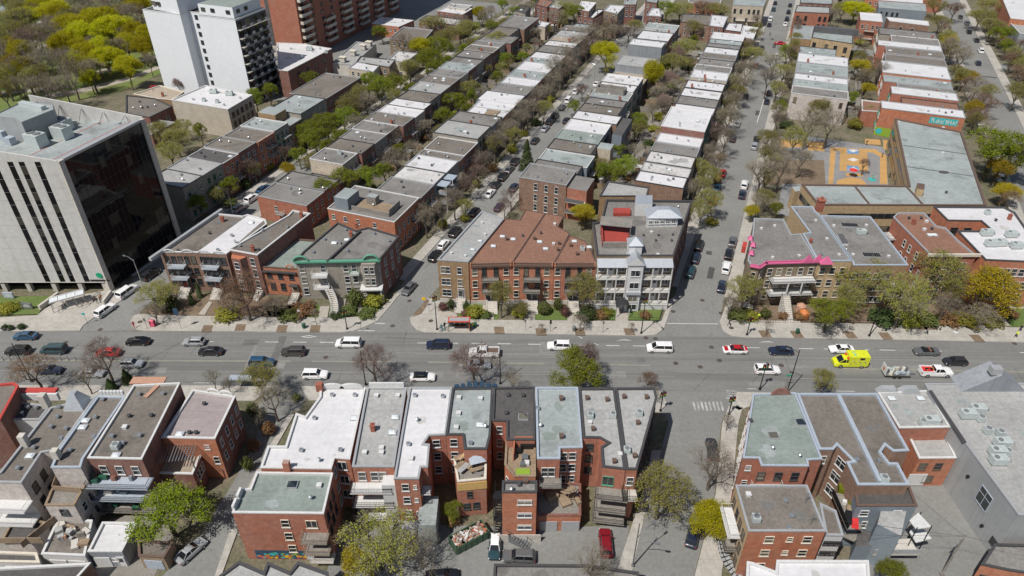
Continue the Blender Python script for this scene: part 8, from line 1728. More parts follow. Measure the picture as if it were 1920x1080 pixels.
def car_meshes(kind):
    if kind in _car: return _car[kind]
    S = CARSPEC[kind]; L, w, H, bl = S['L'], S['Wd'] / 2, S['H'], S['belt']
    x0, x1 = -L / 2, L / 2
    xs = [x0, x0 + 0.12, x0 + 0.5, -L * 0.2, L * 0.1, S['gb'][1], x1 - 0.45, x1 - 0.12, x1]
    def belt(x):
        if x > S['gb'][1]: t = (x - S['gb'][1]) / (x1 - S['gb'][1]); return bl + (S['nose'] - bl) * t ** 1.4
        return bl + (S['tail'] - bl) * max(0, (S['gb'][0] - x) / max(0.2, S['gb'][0] - x0 + 0.01)) if x < S['gb'][0] else bl
    mb = MB(); ring = []
    for x in xs:
        e = 1.0 - 0.16 * max(0, (abs(x) - (L / 2 - 0.6)) / 0.6) ** 1.6
        zb_ = belt(x) - (0.10 if x in (x0, x1) else 0)
        zl = 0.22 + (0.12 if x in (x0, x1) else 0)
        pr = [(-w * e * 0.90, zl), (-w * e, zl + 0.22), (-w * e * 0.985, zb_ - 0.22), (-w * e * 0.90, zb_), (-w * e * 0.45, zb_ + 0.035), (w * e * 0.45, zb_ + 0.035), (w * e * 0.90, zb_), (w * e * 0.985, zb_ - 0.22), (w * e, zl + 0.22), (w * e * 0.90, zl)]
        i = len(mb.v); mb.v += [(x, p[0], p[1]) for p in pr]; ring.append(i)
    n = 10
    for a, b_ in zip(ring, ring[1:]):
        for k in range(n): mb.f.append((a + k, b_ + k, b_ + (k + 1) % n, a + (k + 1) % n)); mb.m.append(0)
    mb.f.append(tuple(ring[0] + k for k in range(n))); mb.m.append(0); mb.f.append(tuple(ring[-1] + k for k in reversed(range(n)))); mb.m.append(0)
    body = mb
    g = MB(); g0, g1 = S['gb']; r0, r1 = S['rf']; hb, hr = w * 0.88, S['hw']
    Bq = [(g0, -hb, bl - 0.02), (g1, -hb * 0.92, bl - 0.02), (g1, hb * 0.92, bl - 0.02), (g0, hb, bl - 0.02)]; Tq = [(r0, -hr, H - 0.05), (r1, -hr * 0.97, H - 0.05), (r1, hr * 0.97, H - 0.05), (r0, hr, H - 0.05)]
    if kind != 'convertible':
        for k in range(4): g.quad(Bq[k], Bq[(k + 1) % 4], Tq[(k + 1) % 4], Tq[k])
    else:
        g.quad((0.95, -0.72, bl), (0.95, 0.72, bl), (0.45, 0.62, H), (0.45, -0.62, H)); g.quad((0.97, 0.72, bl), (0.97, -0.72, bl), (0.47, -0.62, H), (0.47, 0.62, H))
    rf = MB()
    if kind != 'convertible':
        rp = [(r0 - 0.05, -hr), (r1 + 0.06, -hr * 0.97), (r1 + 0.06, hr * 0.97), (r0 - 0.05, hr)]; inn_ = [(r0 + 0.15, -hr * 0.8), (r1 - 0.1, -hr * 0.8), (r1 - 0.1, hr * 0.8), (r0 + 0.15, hr * 0.8)]
        for k in range(4):
            j = (k + 1) % 4; rf.quad((*rp[k], H - 0.06), (*rp[j], H - 0.06), (*inn_[j], H), (*inn_[k], H)); 
        rf.quad(*[(*p, H) for p in inn_])
        for s in (-1, 1):   # pillars
            rf.tube([(g1, s * hb * 0.92, bl), (r1, s * hr * 0.97, H - 0.05)], 0.045, 4); rf.tube([(g0, s * hb, bl), (r0, s * hr, H - 0.05)], 0.07, 4); xm = (r0 + r1) / 2; rf.tube([(xm, s * hb * 0.985, bl), (xm, s * hr * 0.99, H - 0.05)], 0.045, 4)
    wh = MB(); R_ = 0.33 if kind not in ('pickup', 'ambulance') else 0.4
    wh.tube([(0, -0.11, 0), (0, 0.11, 0)], R_, 14); rm_ = MB(); rm_.tube([(0, -0.125, 0), (0, 0.125, 0)], R_ * 0.62, 10)
    _car[kind] = (body, g, rf, wh.mesh('wheel', ['tyre']), rm_.mesh('rim', ['rim_metal']), {})
    return _car[kind]
def car(kind, colr, label, x, y, rz, group=None, name=None, z=0.0, detail=True, roofcol=None):
    body, g, rf, wm, rim, cache = car_meshes(kind); S = CARSPEC[kind]
    key = (colr, roofcol)
    if key not in cache:
        cache[key] = (body.mesh('body', ['paint_' + colr], False), g.mesh('windows', ['car_glass']), rf.mesh('roof', ['paint_' + (roofcol or colr)]) if rf.v else None)
        hl = MB(); hl.box((0, 0, 0), (0.14, 0.42, 0.15)); tl = MB(); tl.box((0, 0, 0), (0.1, 0.36, 0.18)); mi_ = MB(); mi_.box((0, 0, 0), (0.14, 0.2, 0.13)); pl = MB(); pl.box((0, 0, 0), (0.06, S['Wd'] * 0.55, 0.14))
        cache[key] += (hl.mesh('headlight', ['head_lamp']), tl.mesh('taillight', ['tail_lamp']), mi_.mesh('mirror', ['paint_' + colr]), pl.mesh('grille', ['black_metal']))
    bo, gl, ro, hl, tl, mi_, pl = cache[key]
    nm = name or {'sedan': 'sedan', 'hatch': 'hatchback', 'suv': 'suv', 'van': 'minivan', 'pickup': 'pickup_truck', 'convertible': 'convertible', 'ambulance': 'ambulance'}[kind]
    t = thing(nm, label, {'suv': 'car', 'sedan': 'car', 'hatch': 'car', 'van': 'van', 'pickup': 'pickup', 'convertible': 'car', 'ambulance': 'ambulance'}[kind], (x, y, z), rz, group)
    link('body', bo, t); link('windows', gl, t)
    if ro: link('roof', ro, t)
    xw = S['L'] * 0.31
    for sx_ in (-1, 1):
        for sy_ in (-1, 1):
            wo = link('wheel', wm, t, (sx_ * xw, sy_ * (S['Wd'] / 2 - 0.1), 0.33 if kind not in ('pickup', 'ambulance') else 0.4)); link('rim', rim, wo)
    if detail:
        for sy_ in (-1, 1):
            link('headlight', hl, t, (S['L'] / 2 - 0.10, sy_ * S['Wd'] * 0.33, S['nose'] - 0.14)); link('taillight', tl, t, (-S['L'] / 2 + 0.05, sy_ * S['Wd'] * 0.36, S['tail'] - 0.22)); link('mirror', mi_, t, (S['gb'][1] - 0.35, sy_ * (S['Wd'] / 2 + 0.04), S['belt'] + 0.06))
        link('grille', pl, t, (S['L'] / 2 - 0.03, 0, S['nose'] - 0.26))
    return t
TY = {'sedan': 'sedan', 'hatch': 'hatchback', 'suv': 'SUV', 'van': 'minivan', 'pickup': 'pickup truck', 'convertible': 'open convertible'}
def road_dir(x): 
    return math.atan2(kerb_y(x + 1) - kerb_y(x - 1), 2)
road = [  # px, py at wheel level middle, kind, colour, heading (-1 left, +1 right)
    (50, 634, 'sedan', 'blue', -1), (36, 662, 'suv', 'black', -1), (103, 660, 'van', 'teal', -1), (205, 665, 'sedan', 'red', -1), (260, 644, 'sedan', 'black', -1), (365, 645, 'hatch', 'silver', -1), (396, 663, 'sedan', 'charcoal', -1),
    (551, 664, 'suv', 'brown', -1), (654, 648, 'van', 'white', -1), (822, 651, 'suv', 'navy', -1), (1048, 653, 'suv', 'white', -1), (1236, 657, 'van', 'white', -1), (1463, 662, 'sedan', 'navy', -1), (1576, 659, 'sedan', 'white', -1), (1789, 682, 'hatch', 'charcoal', -1),
    (95, 698, 'sedan', 'navy', 1), (174, 704, 'sedan', 'silver', 1), (249, 686, 'hatch', 'silver', 1), (492, 684, 'suv', 'blue', 1), (487, 704, 'sedan', 'charcoal', 1), (592, 707, 'suv', 'white', 1), (898, 688, 'sedan', 'silver', 1), (1092, 672, 'hatch', 'purple', -1), (1437, 698, 'suv', 'white', 1)]
vi = 0
for px, py, kind, c, hd in sorted(road):
    x, y = G(px, py); vi += 1
    car(kind, c, '%s %s driving %s on the main road, %s car from left' % (c, TY[kind], 'left' if hd < 0 else 'right', ordw(vi)), x, y, road_dir(x) + (math.pi if hd < 0 else 0), 'cars on the main road')
x, y = G(793, 711); car('sedan', 'white', 'white sedan with black roof parked below the southern row', x, y, road_dir(x), None, None, 0, True, 'black')
x, y = G(1377, 660); t = car('sedan', 'white', 'red and white taxi sedan crossing the middle junction', x, y, road_dir(x) + math.pi, None, 'taxi', 0, True, 'red')
pt('hood_panel', MB().box((1.65, 0, 0.905), (0.9, 1.3, 0.06)), 'paint_red', t); pt('boot_panel', MB().box((-2.0, 0, 0.995), (0.45, 1.3, 0.05)), 'paint_red', t)
x, y = G(1735, 663); t = car('convertible', 'grey', 'grey open convertible with driver on the right part of main road', x, y, road_dir(x) + math.pi)
pt('cockpit', MB().box((-0.3, 0, 0.93), (1.9, 1.35, 0.12)), 'black_metal', t)
for sy_ in (-0.36, 0.36): pt('seat', MB().box((-0.45, sy_, 1.05), (0.25, 0.5, 0.5)), 'brick_maroon', t)
def pickup(px, py, rz, label, load):
    x, y = G(px, py); t = car('pickup', 'white', label, x, y, rz)
    mb = MB().box((-1.75, 0, 1.19), (2.15, 1.55, 0.06)); link('truck_bed', mb.mesh('truck_bed', [load]), t)
    for q in (((-1.75, 0.9, 1.28), (2.3, 0.12, 0.3)), ((-1.75, -0.9, 1.28), (2.3, 0.12, 0.3)), ((-2.84, 0, 1.28), (0.12, 1.7, 0.3))): pt('bed_side', MB().box(*q), 'paint_white', t)
    return t
pickup(908, 666, road_dir(0) + math.pi, 'white pickup truck with dark bed driving left mid main road', 'coping_brown')
tp = pickup(1752, 702, road_dir(70), 'white pickup truck with orange gear in bed towing a trailer', 'plastic_red')
for k in range(7): mb = MB().box((-2.4 + k * 0.25, drng.uniform(-0.5, 0.5), 1.4), (0.5, 0.4, 0.35)); link('cargo', mb.mesh('cargo', [drng.choice(['orange_plastic', 'plastic_red', 'black_metal'])]), tp)
x, y = G(1678, 703); t = thing('trailer', 'flatbed trailer of bagged goods with white board, behind the pickup', 'trailer', (x, y, 0), road_dir(60))
mb = MB().box((0, 0, 0.65), (4.6, 2.0, 0.18)); mb.tube([(2.3, 0, 0.55), (3.6, 0, 0.5)], 0.07, 5); pt('bed', mb, 'grey_metal', t)
for sx_ in (-0.2, 0.75):
    for sy_ in (-1, 1): link('wheel', car_meshes('sedan')[3], t, (sx_ - 0.4, sy_ * 1.0, 0.33))
pt('sign_board', MB().box((-2.35, 0, 1.5), (0.12, 1.9, 1.7)), 'white_trim', t)
pt('emblem', MB().box((-2.43, 0.1, 1.5), (0.03, 0.5, 0.7)), 'orange_plastic', t)
for k in range(26): mb = MB().box((0, 0, 0), (drng.uniform(0.35, 0.8), drng.uniform(0.3, 0.6), drng.uniform(0.3, 0.6)), 0, drng.random(), 0.8); link('cargo', mb.mesh('cargo', [drng.choice(['galvanised', 'coping_blue', 'hvac', 'cream_trim', 'grey_metal'])]), t, (drng.uniform(-2.0, 2.0), drng.uniform(-0.75, 0.75), 0.95 + drng.uniform(0, 0.35)))
# ambulance
x, y = G(1591, 684); t = car('ambulance', 'yellow', 'bright yellow ambulance driving left on the main road', x, y, road_dir(50) + math.pi)
pt('box_body', MB().box((-1.15, 0, 1.72), (3.75, 2.15, 2.1)), 'paint_yellow', t)
for sy_ in (-1, 1):
    for k in range(10): mb = MB().box((-2.6 + k * 0.32, sy_ * 1.08, 1.2 + (k % 3) * 0.35), (0.18, 0.02, 0.2)); link('decal', mb.mesh('decal', [['sign_teal', 'blue_trim', 'white_trim'][k % 3]]), t)
    pt('side_window', MB().box((-1.6, sy_ * 1.08, 2.35), (0.9, 0.02, 0.5)), 'car_glass', t)
for k in range(4): pt('roof_mark', MB().box((-0.35 - 0.12 * (k % 2), 0.55 - k * 0.36, 2.785), (0.5, 0.14, 0.02), 0, 0.3 * (k % 2)), 'sign_teal', t)
pt('roof_cross', mb, 'sign_teal', t)
for sy_ in (-0.6, 0.6): pt('beacon', MB().box((0.85, sy_, 2.15), (0.3, 0.5, 0.18)), 'plastic_red', t)
# parked and moving cars on the side streets
def street_cars(where, items, sgroup, az=None, detail=True):
    for k, (px, py, kind, c) in enumerate(items):
        x, y = G(px, py); car(kind, c, '%s %s %s, %s from the main road' % (c, TY[kind], where, ordw(k + 1)), x, y, (R(90) - AZ if az is None else az), sgroup, None, 0, py > 150)
street_cars('parked at left kerb of the left side street', [(816, 484, 'suv', 'black'), (832, 462, 'hatch', 'white'), (853, 439, 'suv', 'black'), (889, 401, 'sedan', 'black'), (919, 366, 'sedan', 'white'), (930, 351, 'hatch', 'black'), (943, 335, 'suv', 'black'), (955, 321, 'sedan', 'grey'), (966, 307, 'suv', 'black'), (1003, 267, 'sedan', 'charcoal'), (1022, 244, 'sedan', 'silver'), (1031, 232, 'suv', 'black'), (1040, 221, 'suv', 'black'), (1054, 204, 'hatch', 'grey'), (1066, 190, 'van', 'white'), (1080, 174, 'suv', 'white'), (1088, 164, 'sedan', 'silver')], 'cars parked along the left side street')
street_cars('parked at right kerb of the left side street', [(936, 392, 'hatch', 'purple'), (963, 355, 'sedan', 'navy'), (1062, 229, 'sedan', 'charcoal'), (1106, 176, 'hatch', 'silver'), (1118, 160, 'sedan', 'white')], 'cars parked along the left side street')
x, y = G(767, 545); car('sedan', 'grey', 'grey sedan driving down the left side street towards the road', x, y, R(-90) - AZ)
street_cars('parked at left kerb of the middle side street', [(1294, 514, 'suv', 'teal'), (1304, 487, 'sedan', 'navy'), (1310, 464, 'suv', 'black'), (1337, 380, 'hatch', 'orange'), (1344, 355, 'sedan', 'blue'), (1354, 328, 'sedan', 'red'), (1373, 263, 'suv', 'charcoal'), (1382, 235, 'sedan', 'silver'), (1398, 183, 'sedan', 'black'), (1417, 125, 'hatch', 'red'), (1428, 92, 'sedan', 'brown'), (1442, 49, 'sedan', 'charcoal'), (1444, 38, 'van', 'white'), (1450, 20, 'suv', 'teal'), (1453, 8, 'sedan', 'black')], 'cars parked along the middle side street')
street_cars('parked at right kerb of the middle side street', [(1353, 541, 'sedan', 'navy'), (1361, 506, 'suv', 'white'), (1366, 480, 'sedan', 'black'), (1373, 457, 'sedan', 'grey'), (1391, 368, 'sedan', 'navy'), (1395, 350, 'suv', 'white'), (1414, 277, 'suv', 'silver'), (1418, 264, 'sedan', 'black'), (1437, 193, 'sedan', 'navy'), (1441, 177, 'hatch', 'charcoal'), (1456, 108, 'suv', 'white'), (1472, 48, 'sedan', 'white'), (1475, 38, 'suv', 'black'), (1478, 25, 'suv', 'black'), (1481, 12, 'sedan', 'charcoal')], 'cars parked along the middle side street')
x, y = G(1463, 84); car('sedan', 'red', 'small red car crossing at the top of the middle side street', x, y, -AZ, None, None, 0, False)
street_cars('on the right-hand street', [(1872, 336, 'suv', 'white'), (1833, 121, 'hatch', 'navy'), (1838, 98, 'van', 'white'), (1830, 78, 'sedan', 'charcoal'), (1816, 62, 'sedan', 'black'), (1812, 46, 'suv', 'grey'), (1800, 34, 'sedan', 'brown'), (1792, 18, 'sedan', 'black')], 'cars on the right-hand street')
street_cars('on the far left street beside the office tower', [(199, 586, 'suv', 'white'), (240, 551, 'van', 'white'), (284, 519, 'suv', 'charcoal'), (450, 394, 'suv', 'silver'), (473, 376, 'suv', 'white'), (494, 358, 'sedan', 'blue')], 'cars along the far left street')
x, y = G(292, 168); car('hatch', 'red', 'small red car at the park edge below the white tower', x, y, 0.6, None, None, 0, False)
x, y = G(360, 1037); car('sedan', 'silver', 'silver sedan parked in the alley beside the green tree', x, y, R(58))
x, y = G(1298, 1009); car('hatch', 'navy', 'dark blue hatchback half under the yellow-green street tree', x, y, R(68))
x, y = G(1334, 846); car('sedan', 'charcoal', 'dark grey sedan parked on the southern side street', x, y, R(84))
x, y = G(928, 1029); car('hatch', 'teal', 'dark green hatchback with white roof in the rear court', x, y, R(-92), None, None, 0, True, 'white')
x, y = G(973, 1049); car('suv', 'grey', 'grey SUV parked sideways in the rear court', x, y, R(178))
x, y = G(1135, 1023); car('suv', 'maroon', 'dark red SUV parked in the rear court below corner house', x, y, R(88))
x, y = G(830, 1084); car('sedan', 'black', 'black car cut by the bottom edge of the court', x, y, R(5))
# skip of rubble in the court
x, y = G(880, 1014); t = thing('dumpster', 'green open skip filled with building rubble in the rear court', 'skip', (x, y, 0), R(32))
mb = MB()
for s in (-1, 1): mb.box((0, s * 1.15, 0.95), (5.4, 0.1, 1.5)); mb.box((s * 2.7, 0, 0.95), (0.1, 2.3, 1.5))
mb.box((0, 0, 0.25), (5.4, 2.3, 0.14)); pt('container', mb, 'dumpster_green', t)
for k in range(6):
    for s in (-1, 1): pt('rib', MB().box((-2.3 + k * 0.92, s * 1.23, 0.95), (0.1, 0.08, 1.4)), 'dumpster_green', t)
rb = MB()
for k in range(170): rb.box((drng.uniform(-2.4, 2.4), drng.uniform(-0.95, 0.95), drng.uniform(1.15, 1.65)), (drng.uniform(0.15, 0.7), drng.uniform(0.12, 0.4), drng.uniform(0.08, 0.3)), drng.choice([0, 0, 1, 2, 3]), drng.random() * 3)
o = link('rubble', rb.mesh('rubble', ['rubble', 'white_trim', 'brick_red', 'wood']), t); o['kind'] = 'stuff'
# street furniture
def pole(label, px, py, h, mat='black_metal', arm=None, head=None, name='lamp_post', cat='lamp post', r=0.09, z=0.14, rz=0.0):
    x, y = G(px, py); t = thing(name, label, cat, (x, y, z), rz)
    mb = MB().tube([(0, 0, 0), (0, 0, h)], [r * 1.25, r * 0.8], 8); mb.box((0, 0, 0.15), (r * 4, r * 4, 0.3)); link('pole', mb.mesh('pole', [mat]), t)
    if arm:
        for (ln, az_, zz) in arm:
            mb = MB(); ex, ey = ln * math.cos(az_), ln * math.sin(az_); mb.tube([(0, 0, zz), (ex * 0.5, ey * 0.5, zz + ln * 0.16), (ex, ey, zz + ln * 0.12)], 0.05, 5); link('arm', mb.mesh('arm', [mat]), t)
            pt('lamp_head', MB().box((ex, ey, zz + ln * 0.12 - 0.08), (0.7, 0.28, 0.16), 0, az_), 'grey_metal', t)
    if head == 'signal':
        for q, zz in ((0.3, h - 0.8), (-0.3, h - 1.0)):
            mb = MB().box((q, -0.1, zz), (0.34, 0.3, 1.0)); o = pt('signal_head', mb, 'black_metal', t)
            for k, m in enumerate(('tail_lamp', 'sign_yellow', 'sign_green')): mb = MB().tube([(q, -0.25, zz + 0.3 - k * 0.3), (q, -0.29, zz + 0.3 - k * 0.3)], 0.1, 8); link('lens', mb.mesh('lens', [m]), o)
    return t
def signpost(label, px, py, h, mat, w=0.5, hh=0.6, name='sign_post', z=0.14, back='grey_metal'):
    x, y = G(px, py); t = thing(name, label, 'sign', (x, y, z)); mb = MB().tube([(0, 0, 0), (0, 0, h)], 0.04, 6); link('pole', mb.mesh('pole', [back]), t)
    mb = MB().box((0, -0.06, h - hh / 2), (w, 0.05, hh)); link('sign_plate', mb.mesh('sign_plate', [mat]), t)
pole('black traffic light pole before the grey stone building', 651, 618, 5.0, head='signal', name='traffic_light', cat='traffic light')
pole('tall dark signal pole beside the bus shelter', 819.5, 619, 8.6, head='signal', name='traffic_light', cat='traffic light')
pole('tall black signal and lamp pole left of the middle street mouth', 1202, 626, 9.0, arm=[(2.4, R(-62), 7.6)], head='signal', name='traffic_light', cat='traffic light')
pole('traffic light on the right corner of the middle street', 1400, 629, 4.6, head='signal', name='traffic_light', cat='traffic light')
pole('tall leaning-looking black lamp post among trees right of pink building', 1629, 631, 10.0, arm=[(1.6, R(60), 9.6)])
pole('black lamp post behind the grey-green roof at southern corner', 1475, 737, 10.0, arm=[(1.8, R(150), 9.4)])
pole('signal pole with street name sign above the southern corner parapet', 1424, 731, 6.5, head='signal', name='traffic_light', cat='traffic light')
pole('black lamp post over the small reddish tree, southern kerb', 938, 720, 9.0)
pole('thin black pole in front of reddish tree left of white sedan', 686, 722, 8.0)
pole('tall dark lamp post over the rust-brown tree at lower left', 60, 716, 9.0)
pole('curved white lamp post beside the office tower street', 270, 542, 7.5, 'galvanised', arm=[(3.0, R(150), 7.2)])
pole('curved white lamp post behind the scalloped parapet terrace', 439, 409, 7.5, 'galvanised', arm=[(3.0, R(150), 7.2)])
pole('curved pale lamp post beside the left side street trees', 1114, 160, 7.5, 'galvanised', arm=[(2.4, R(150), 7.2)])
pole('signal pole on the left corner of the southern side street', 1238, 772, 5.0, head='signal', name='traffic_light', cat='traffic light')
pole('signal pole beside the zebra crossing', 1366, 778, 4.6, head='signal', name='traffic_light', cat='traffic light')
pole('lamp post with transformer arm at the bottom of southern street', 1186, 1062, 9.5, 'grey_metal', arm=[(3.4, R(40), 6.4), (2.8, R(-10), 5.6)])
t = pole('wooden utility pole with crossarm in the rear court, lower right', 1765, 1078, 9.0, 'wood_grey', name='utility_pole', cat='utility pole', r=0.13)
pt('crossarm', MB().box((0, 0, 8.5), (2.4, 0.12, 0.14), 0, 0.6), 'wood_grey', t)
for k, (dx, dy) in enumerate(((-30, 2), (-28, 6), (26, -6), (-10, 24))):
    mb = MB().tube([(0, 0, 8.6), (dx * 0.5, dy * 0.5, 7.6), (dx, dy, 8.2)], 0.02, 3); pt('cable', mb, 'black_metal', t)
signpost('yellow diamond warning sign at the mouth of left side street', 796, 577, 2.6, 'sign_yellow', 0.75, 0.75)
signpost('blue-green tall sign post on the northern pavement near red box', 341, 618, 5.2, 'blue_trim', 0.9, 1.6, 'advert_post')
signpost('small street sign left of the red payphone box', 277, 617, 2.6, 'grey_metal', 0.4, 0.7)
signpost('white topped lamp-like sign post beside the green bin', 567, 616, 4.6, 'white_trim', 0.5, 0.4)
signpost('thin sign post on the corner right of signal, left street', 678, 622, 2.4, 'grey_metal', 0.4, 0.5)
signpost('thin sign post in front of left red brick house', 985, 621, 2.8, 'grey_metal', 0.35, 0.6)
signpost('thin sign post in front of middle red brick house', 1032, 622, 2.8, 'black_metal', 0.4, 0.9)
signpost('thin sign post left of the white building path', 1130, 624, 2.8, 'grey_metal', 0.35, 0.6)
signpost('blue parking sign beside the office tower forecourt', 165, 608, 2.8, 'sign_teal', 0.6, 0.5)
signpost('green street name sign post above southern corner', 1472, 728, 3.2, 'sign_green', 0.9, 0.35)
signpost('thin sign post left of the yellow sign, left side street', 805, 585, 3.4, 'white_trim', 0.4, 0.3)
def bin_(label, px, py, mat='bin_green', z=0.14):
    x, y = G(px, py); t = thing('litter_bin', label, 'bin', (x, y, z)); mb = MB().tube([(0, 0, 0), (0, 0, 0.9)], [0.32, 0.38], 10); link('body', mb.mesh('body', [mat]), t); mb = MB().tube([(0, 0, 0.9), (0, 0, 1.05), (0, 0, 1.15)], [0.4, 0.36, 0.12], 10); link('lid', mb.mesh('lid', [mat]), t)
bin_('green litter bin left of the stone building path', 571, 616); bin_('green litter bin left of the bright green street tree', 1494, 626); bin_('green bin at right end of the bus shelter', 891, 614); bin_('small grey bin on pavement before red brick houses', 1076, 621, 'grey_metal')
for k, (px, py) in enumerate(((10, 616), (20, 616), (40, 613))):
    x, y = G(px, py + 3); t = thing('planter', 'round dark planter on the pavement at left edge, %s from left' % ordw(k + 1), 'planter', (x, y, 0.14)); mb = MB().tube([(0, 0, 0), (0, 0, 0.5)], [0.5, 0.62], 10); pt('pot', mb, 'grey_metal', t)
x, y = G(288, 612); t = thing('mail_box', 'pinkish red street box beside the slim street tree', 'mail box', (x, y, 0.14)); pt('body', MB().box((0, 0, 0.65), (0.9, 0.8, 1.1)), 'plastic_pink', t); mb = MB().tube([(-0.45, 0, 1.2), (0.45, 0, 1.2)], 0.38, 10); pt('lid', mb, 'plastic_pink', t)
# bus shelter
x, y = G(862, 619); t = thing('bus_shelter', 'red roofed glass bus shelter on the northern pavement', 'bus shelter', (x, y, 0.14))
pt('roof', MB().box((0, 0, 2.55), (4.4, 1.7, 0.12)), 'shelter_red', t); pt('roof_light', MB().box((0, 0.0, 2.63), (3.9, 1.1, 0.05)), 'coping_grey', t)
for k in range(4): pt('glass_pane', MB().box((-1.6 + k * 1.07, 0.75, 1.3), (1.0, 0.04, 2.0)), 'window_glass', t)
for sx_ in (-2.1, 2.1):
    for sy_ in (-0.7, 0.75): pt('post', MB().box((sx_, sy_, 1.25), (0.09, 0.09, 2.5)), 'black_metal', t)
pt('advert_panel', MB().box((2.0, 0, 1.3), (0.18, 1.2, 1.9)), 'orange_plastic', t); pt('bench', MB().box((0, 0.5, 0.5), (2.6, 0.4, 0.08)), 'wood', t)
# lawn signs at the office
for k, (px, py, m, lab) in enumerate(((19, 560, 'coping_blue', 'blue-grey sculpture-like sign on the office lawn'), (54, 580, 'grey_metal', 'grey slab sign on the office lawn'))):
    x, y = G(px, py); t = thing('lawn_sign', lab, 'sign', (x, y, 0.15), R(-5)); mb = MB().box((0, 0, 0.8), (2.2, 0.3, 1.4)); link('panel', mb.mesh('panel', [m]), t); mb = MB(); [mb.box((0, -0.16, 0.6 + q * 0.25), (1.5 - q * 0.2, 0.02, 0.1)) for q in range(3)]; pt('lettering', mb, 'white_trim', t)
# flexible posts on the median
mb = MB().tube([(0, 0, 0), (0, 0, 0.95)], [0.06, 0.045], 6); bpm = mb.mesh('post', ['coping_brown']); mb = MB().tube([(0, 0, 0), (0, 0, 0.05)], 0.14, 8); bbm = mb.mesh('base', ['black_metal'])
for k in range(11):
    x, y = G(7 + k * 13.6, 675.5); t = thing('median_post', 'slim brown post on the median left, %s from left' % ordw(k + 1), 'post', (x, y, 0), 0, 'posts on the median'); link('post', bpm, t); link('base', bbm, t)
x, y = G(234, 673); t = thing('median_post', 'lone slim brown post on the median right of red car', 'post', (x, y, 0), 0, 'posts on the median'); link('post', bpm, t); link('base', bbm, t)
# street-side canopies and shelters on the southern pavement
x, y = G(457, 729); t = thing('awning', 'pale grey awning roof beside the olive budding tree, south kerb', 'awning', (x, y, 0), 0); pt('roof', MB().box((0, 0, 2.7), (4.0, 1.4, 0.12)), 'coping_blue', t)
for sx_ in (-1.8, 1.8): pt('post', MB().box((sx_, 0.5, 1.35), (0.1, 0.1, 2.7)), 'grey_metal', t)
# basketball hoops, playground pieces in the school yard
for k, (px, py) in enumerate(((1478, 262), (1530, 268))):
    x, y = G(px, py); t = thing('basketball_hoop', 'white backboard basketball hoop in the school yard, %s one' % ('left', 'right')[k], 'hoop', (x, y, 0)); mb = MB().tube([(0, 0, 0), (0, 0, 3.0)], 0.07, 6); pt('pole', mb, 'grey_metal', t)
    mb = MB(); [mb.box((0, -0.3, 2.75 + q * 1.05), (1.9, 0.06, 0.12)) for q in (0, 1)]; [mb.box((q * 0.9, -0.3, 3.28), (0.12, 0.06, 1.0)) for q in (-1, 1)]; pt('backboard', mb, 'white_trim', t); mb = MB().tube([(0.25 * math.cos(q * 0.63), -0.6 + 0.25 * math.sin(q * 0.63), 3.0) for q in range(11)], 0.02, 4); pt('ring', mb, 'orange_plastic', t)
def parasol(label, px, py, mat):
    x, y = G(px, py); t = thing('parasol', label, 'parasol', (x, y, 0)); mb = MB().tube([(0, 0, 0), (0, 0, 2.2)], 0.03, 5); pt('pole', mb, 'grey_metal', t); mb = MB().tube([(0, 0, 2.0), (0, 0, 2.5)], [1.2, 0.05], 8); link('canopy', mb.mesh('canopy', [mat]), t)
parasol('small red parasol on the school court', 1597, 331, 'plastic_red')
x, y = G(1635, 337); t = thing('play_spring', 'small green-grey play structure on the school court', 'play structure', (x, y, 0)); mb = MB().tube([(0, 0, 0), (0, 0, 0.15)], 1.0, 10); pt('base', mb, 'sign_teal', t); mb = MB().tube([(0, 0, 0.1), (0.2, 0, 0.8), (0, 0.2, 1.4)], [0.3, 0.2, 0.12], 6); pt('figure', mb, 'green_trim', t)
for k, (px, py) in enumerate(((1500, 584), (1505, 596))):
    x, y = G(px, py); t = thing('patio_umbrella', 'closed orange garden structure under bright green tree, %s' % ('upper', 'lower')[k], 'parasol', (x, y, 0)); mb = MB().tube([(0, 0, 0.2), (0, 0, 1.6), (0, 0, 2.2)], [1.1, 1.0, 0.1], 8); link('canopy', mb.mesh('canopy', ['orange_plastic' if k else 'clay']), t); mb = MB().tube([(0, 0, 0), (0, 0, 0.4)], 0.06, 5); pt('pole', mb, 'grey_metal', t)
# garden fences along the pavement
def fence(label, a, b_, h=0.9, mat='black_metal'):
    A, B = Vector(G(*a)), Vector(G(*b_)); d = B - A; t = thing('fence', label, 'fence', (A.x, A.y, 0.1), math.atan2(d.y, d.x)); n = max(3, int(d.length / 0.5))
    for zz in (0.15, h): mb = MB().box((d.length / 2, 0, zz), (d.length, 0.04, 0.04)); link('rail', mb.mesh('rail', [mat]), t)
    mb = MB(); [mb.box((d.length * k / n, 0, h / 2), (0.03, 0.03, h)) for k in range(n + 1)]; link('pickets', mb.mesh('pickets', [mat]), t)
fence('black iron fence right of the white building path', (1177, 602), (1235, 603)); fence('black iron fence left of the white building path', (1120, 602), (1153, 602)); fence('long low iron fence below the pink building garden', (1374, 605), (1500, 606)); fence('low iron fence under the trees right of pink building', (1500, 606), (1640, 608)); fence('low iron fence below the stone building garden', (620, 597), (697, 592)); fence('black iron fence along the side of the white building lawn', (1236, 602), (1243, 577))
wallrun('garden_wall', 'low concrete kerb wall of the pink building garden', (1372, 604), (1500, 605.5), 0.05, 0.35, 0.25, 'concrete')
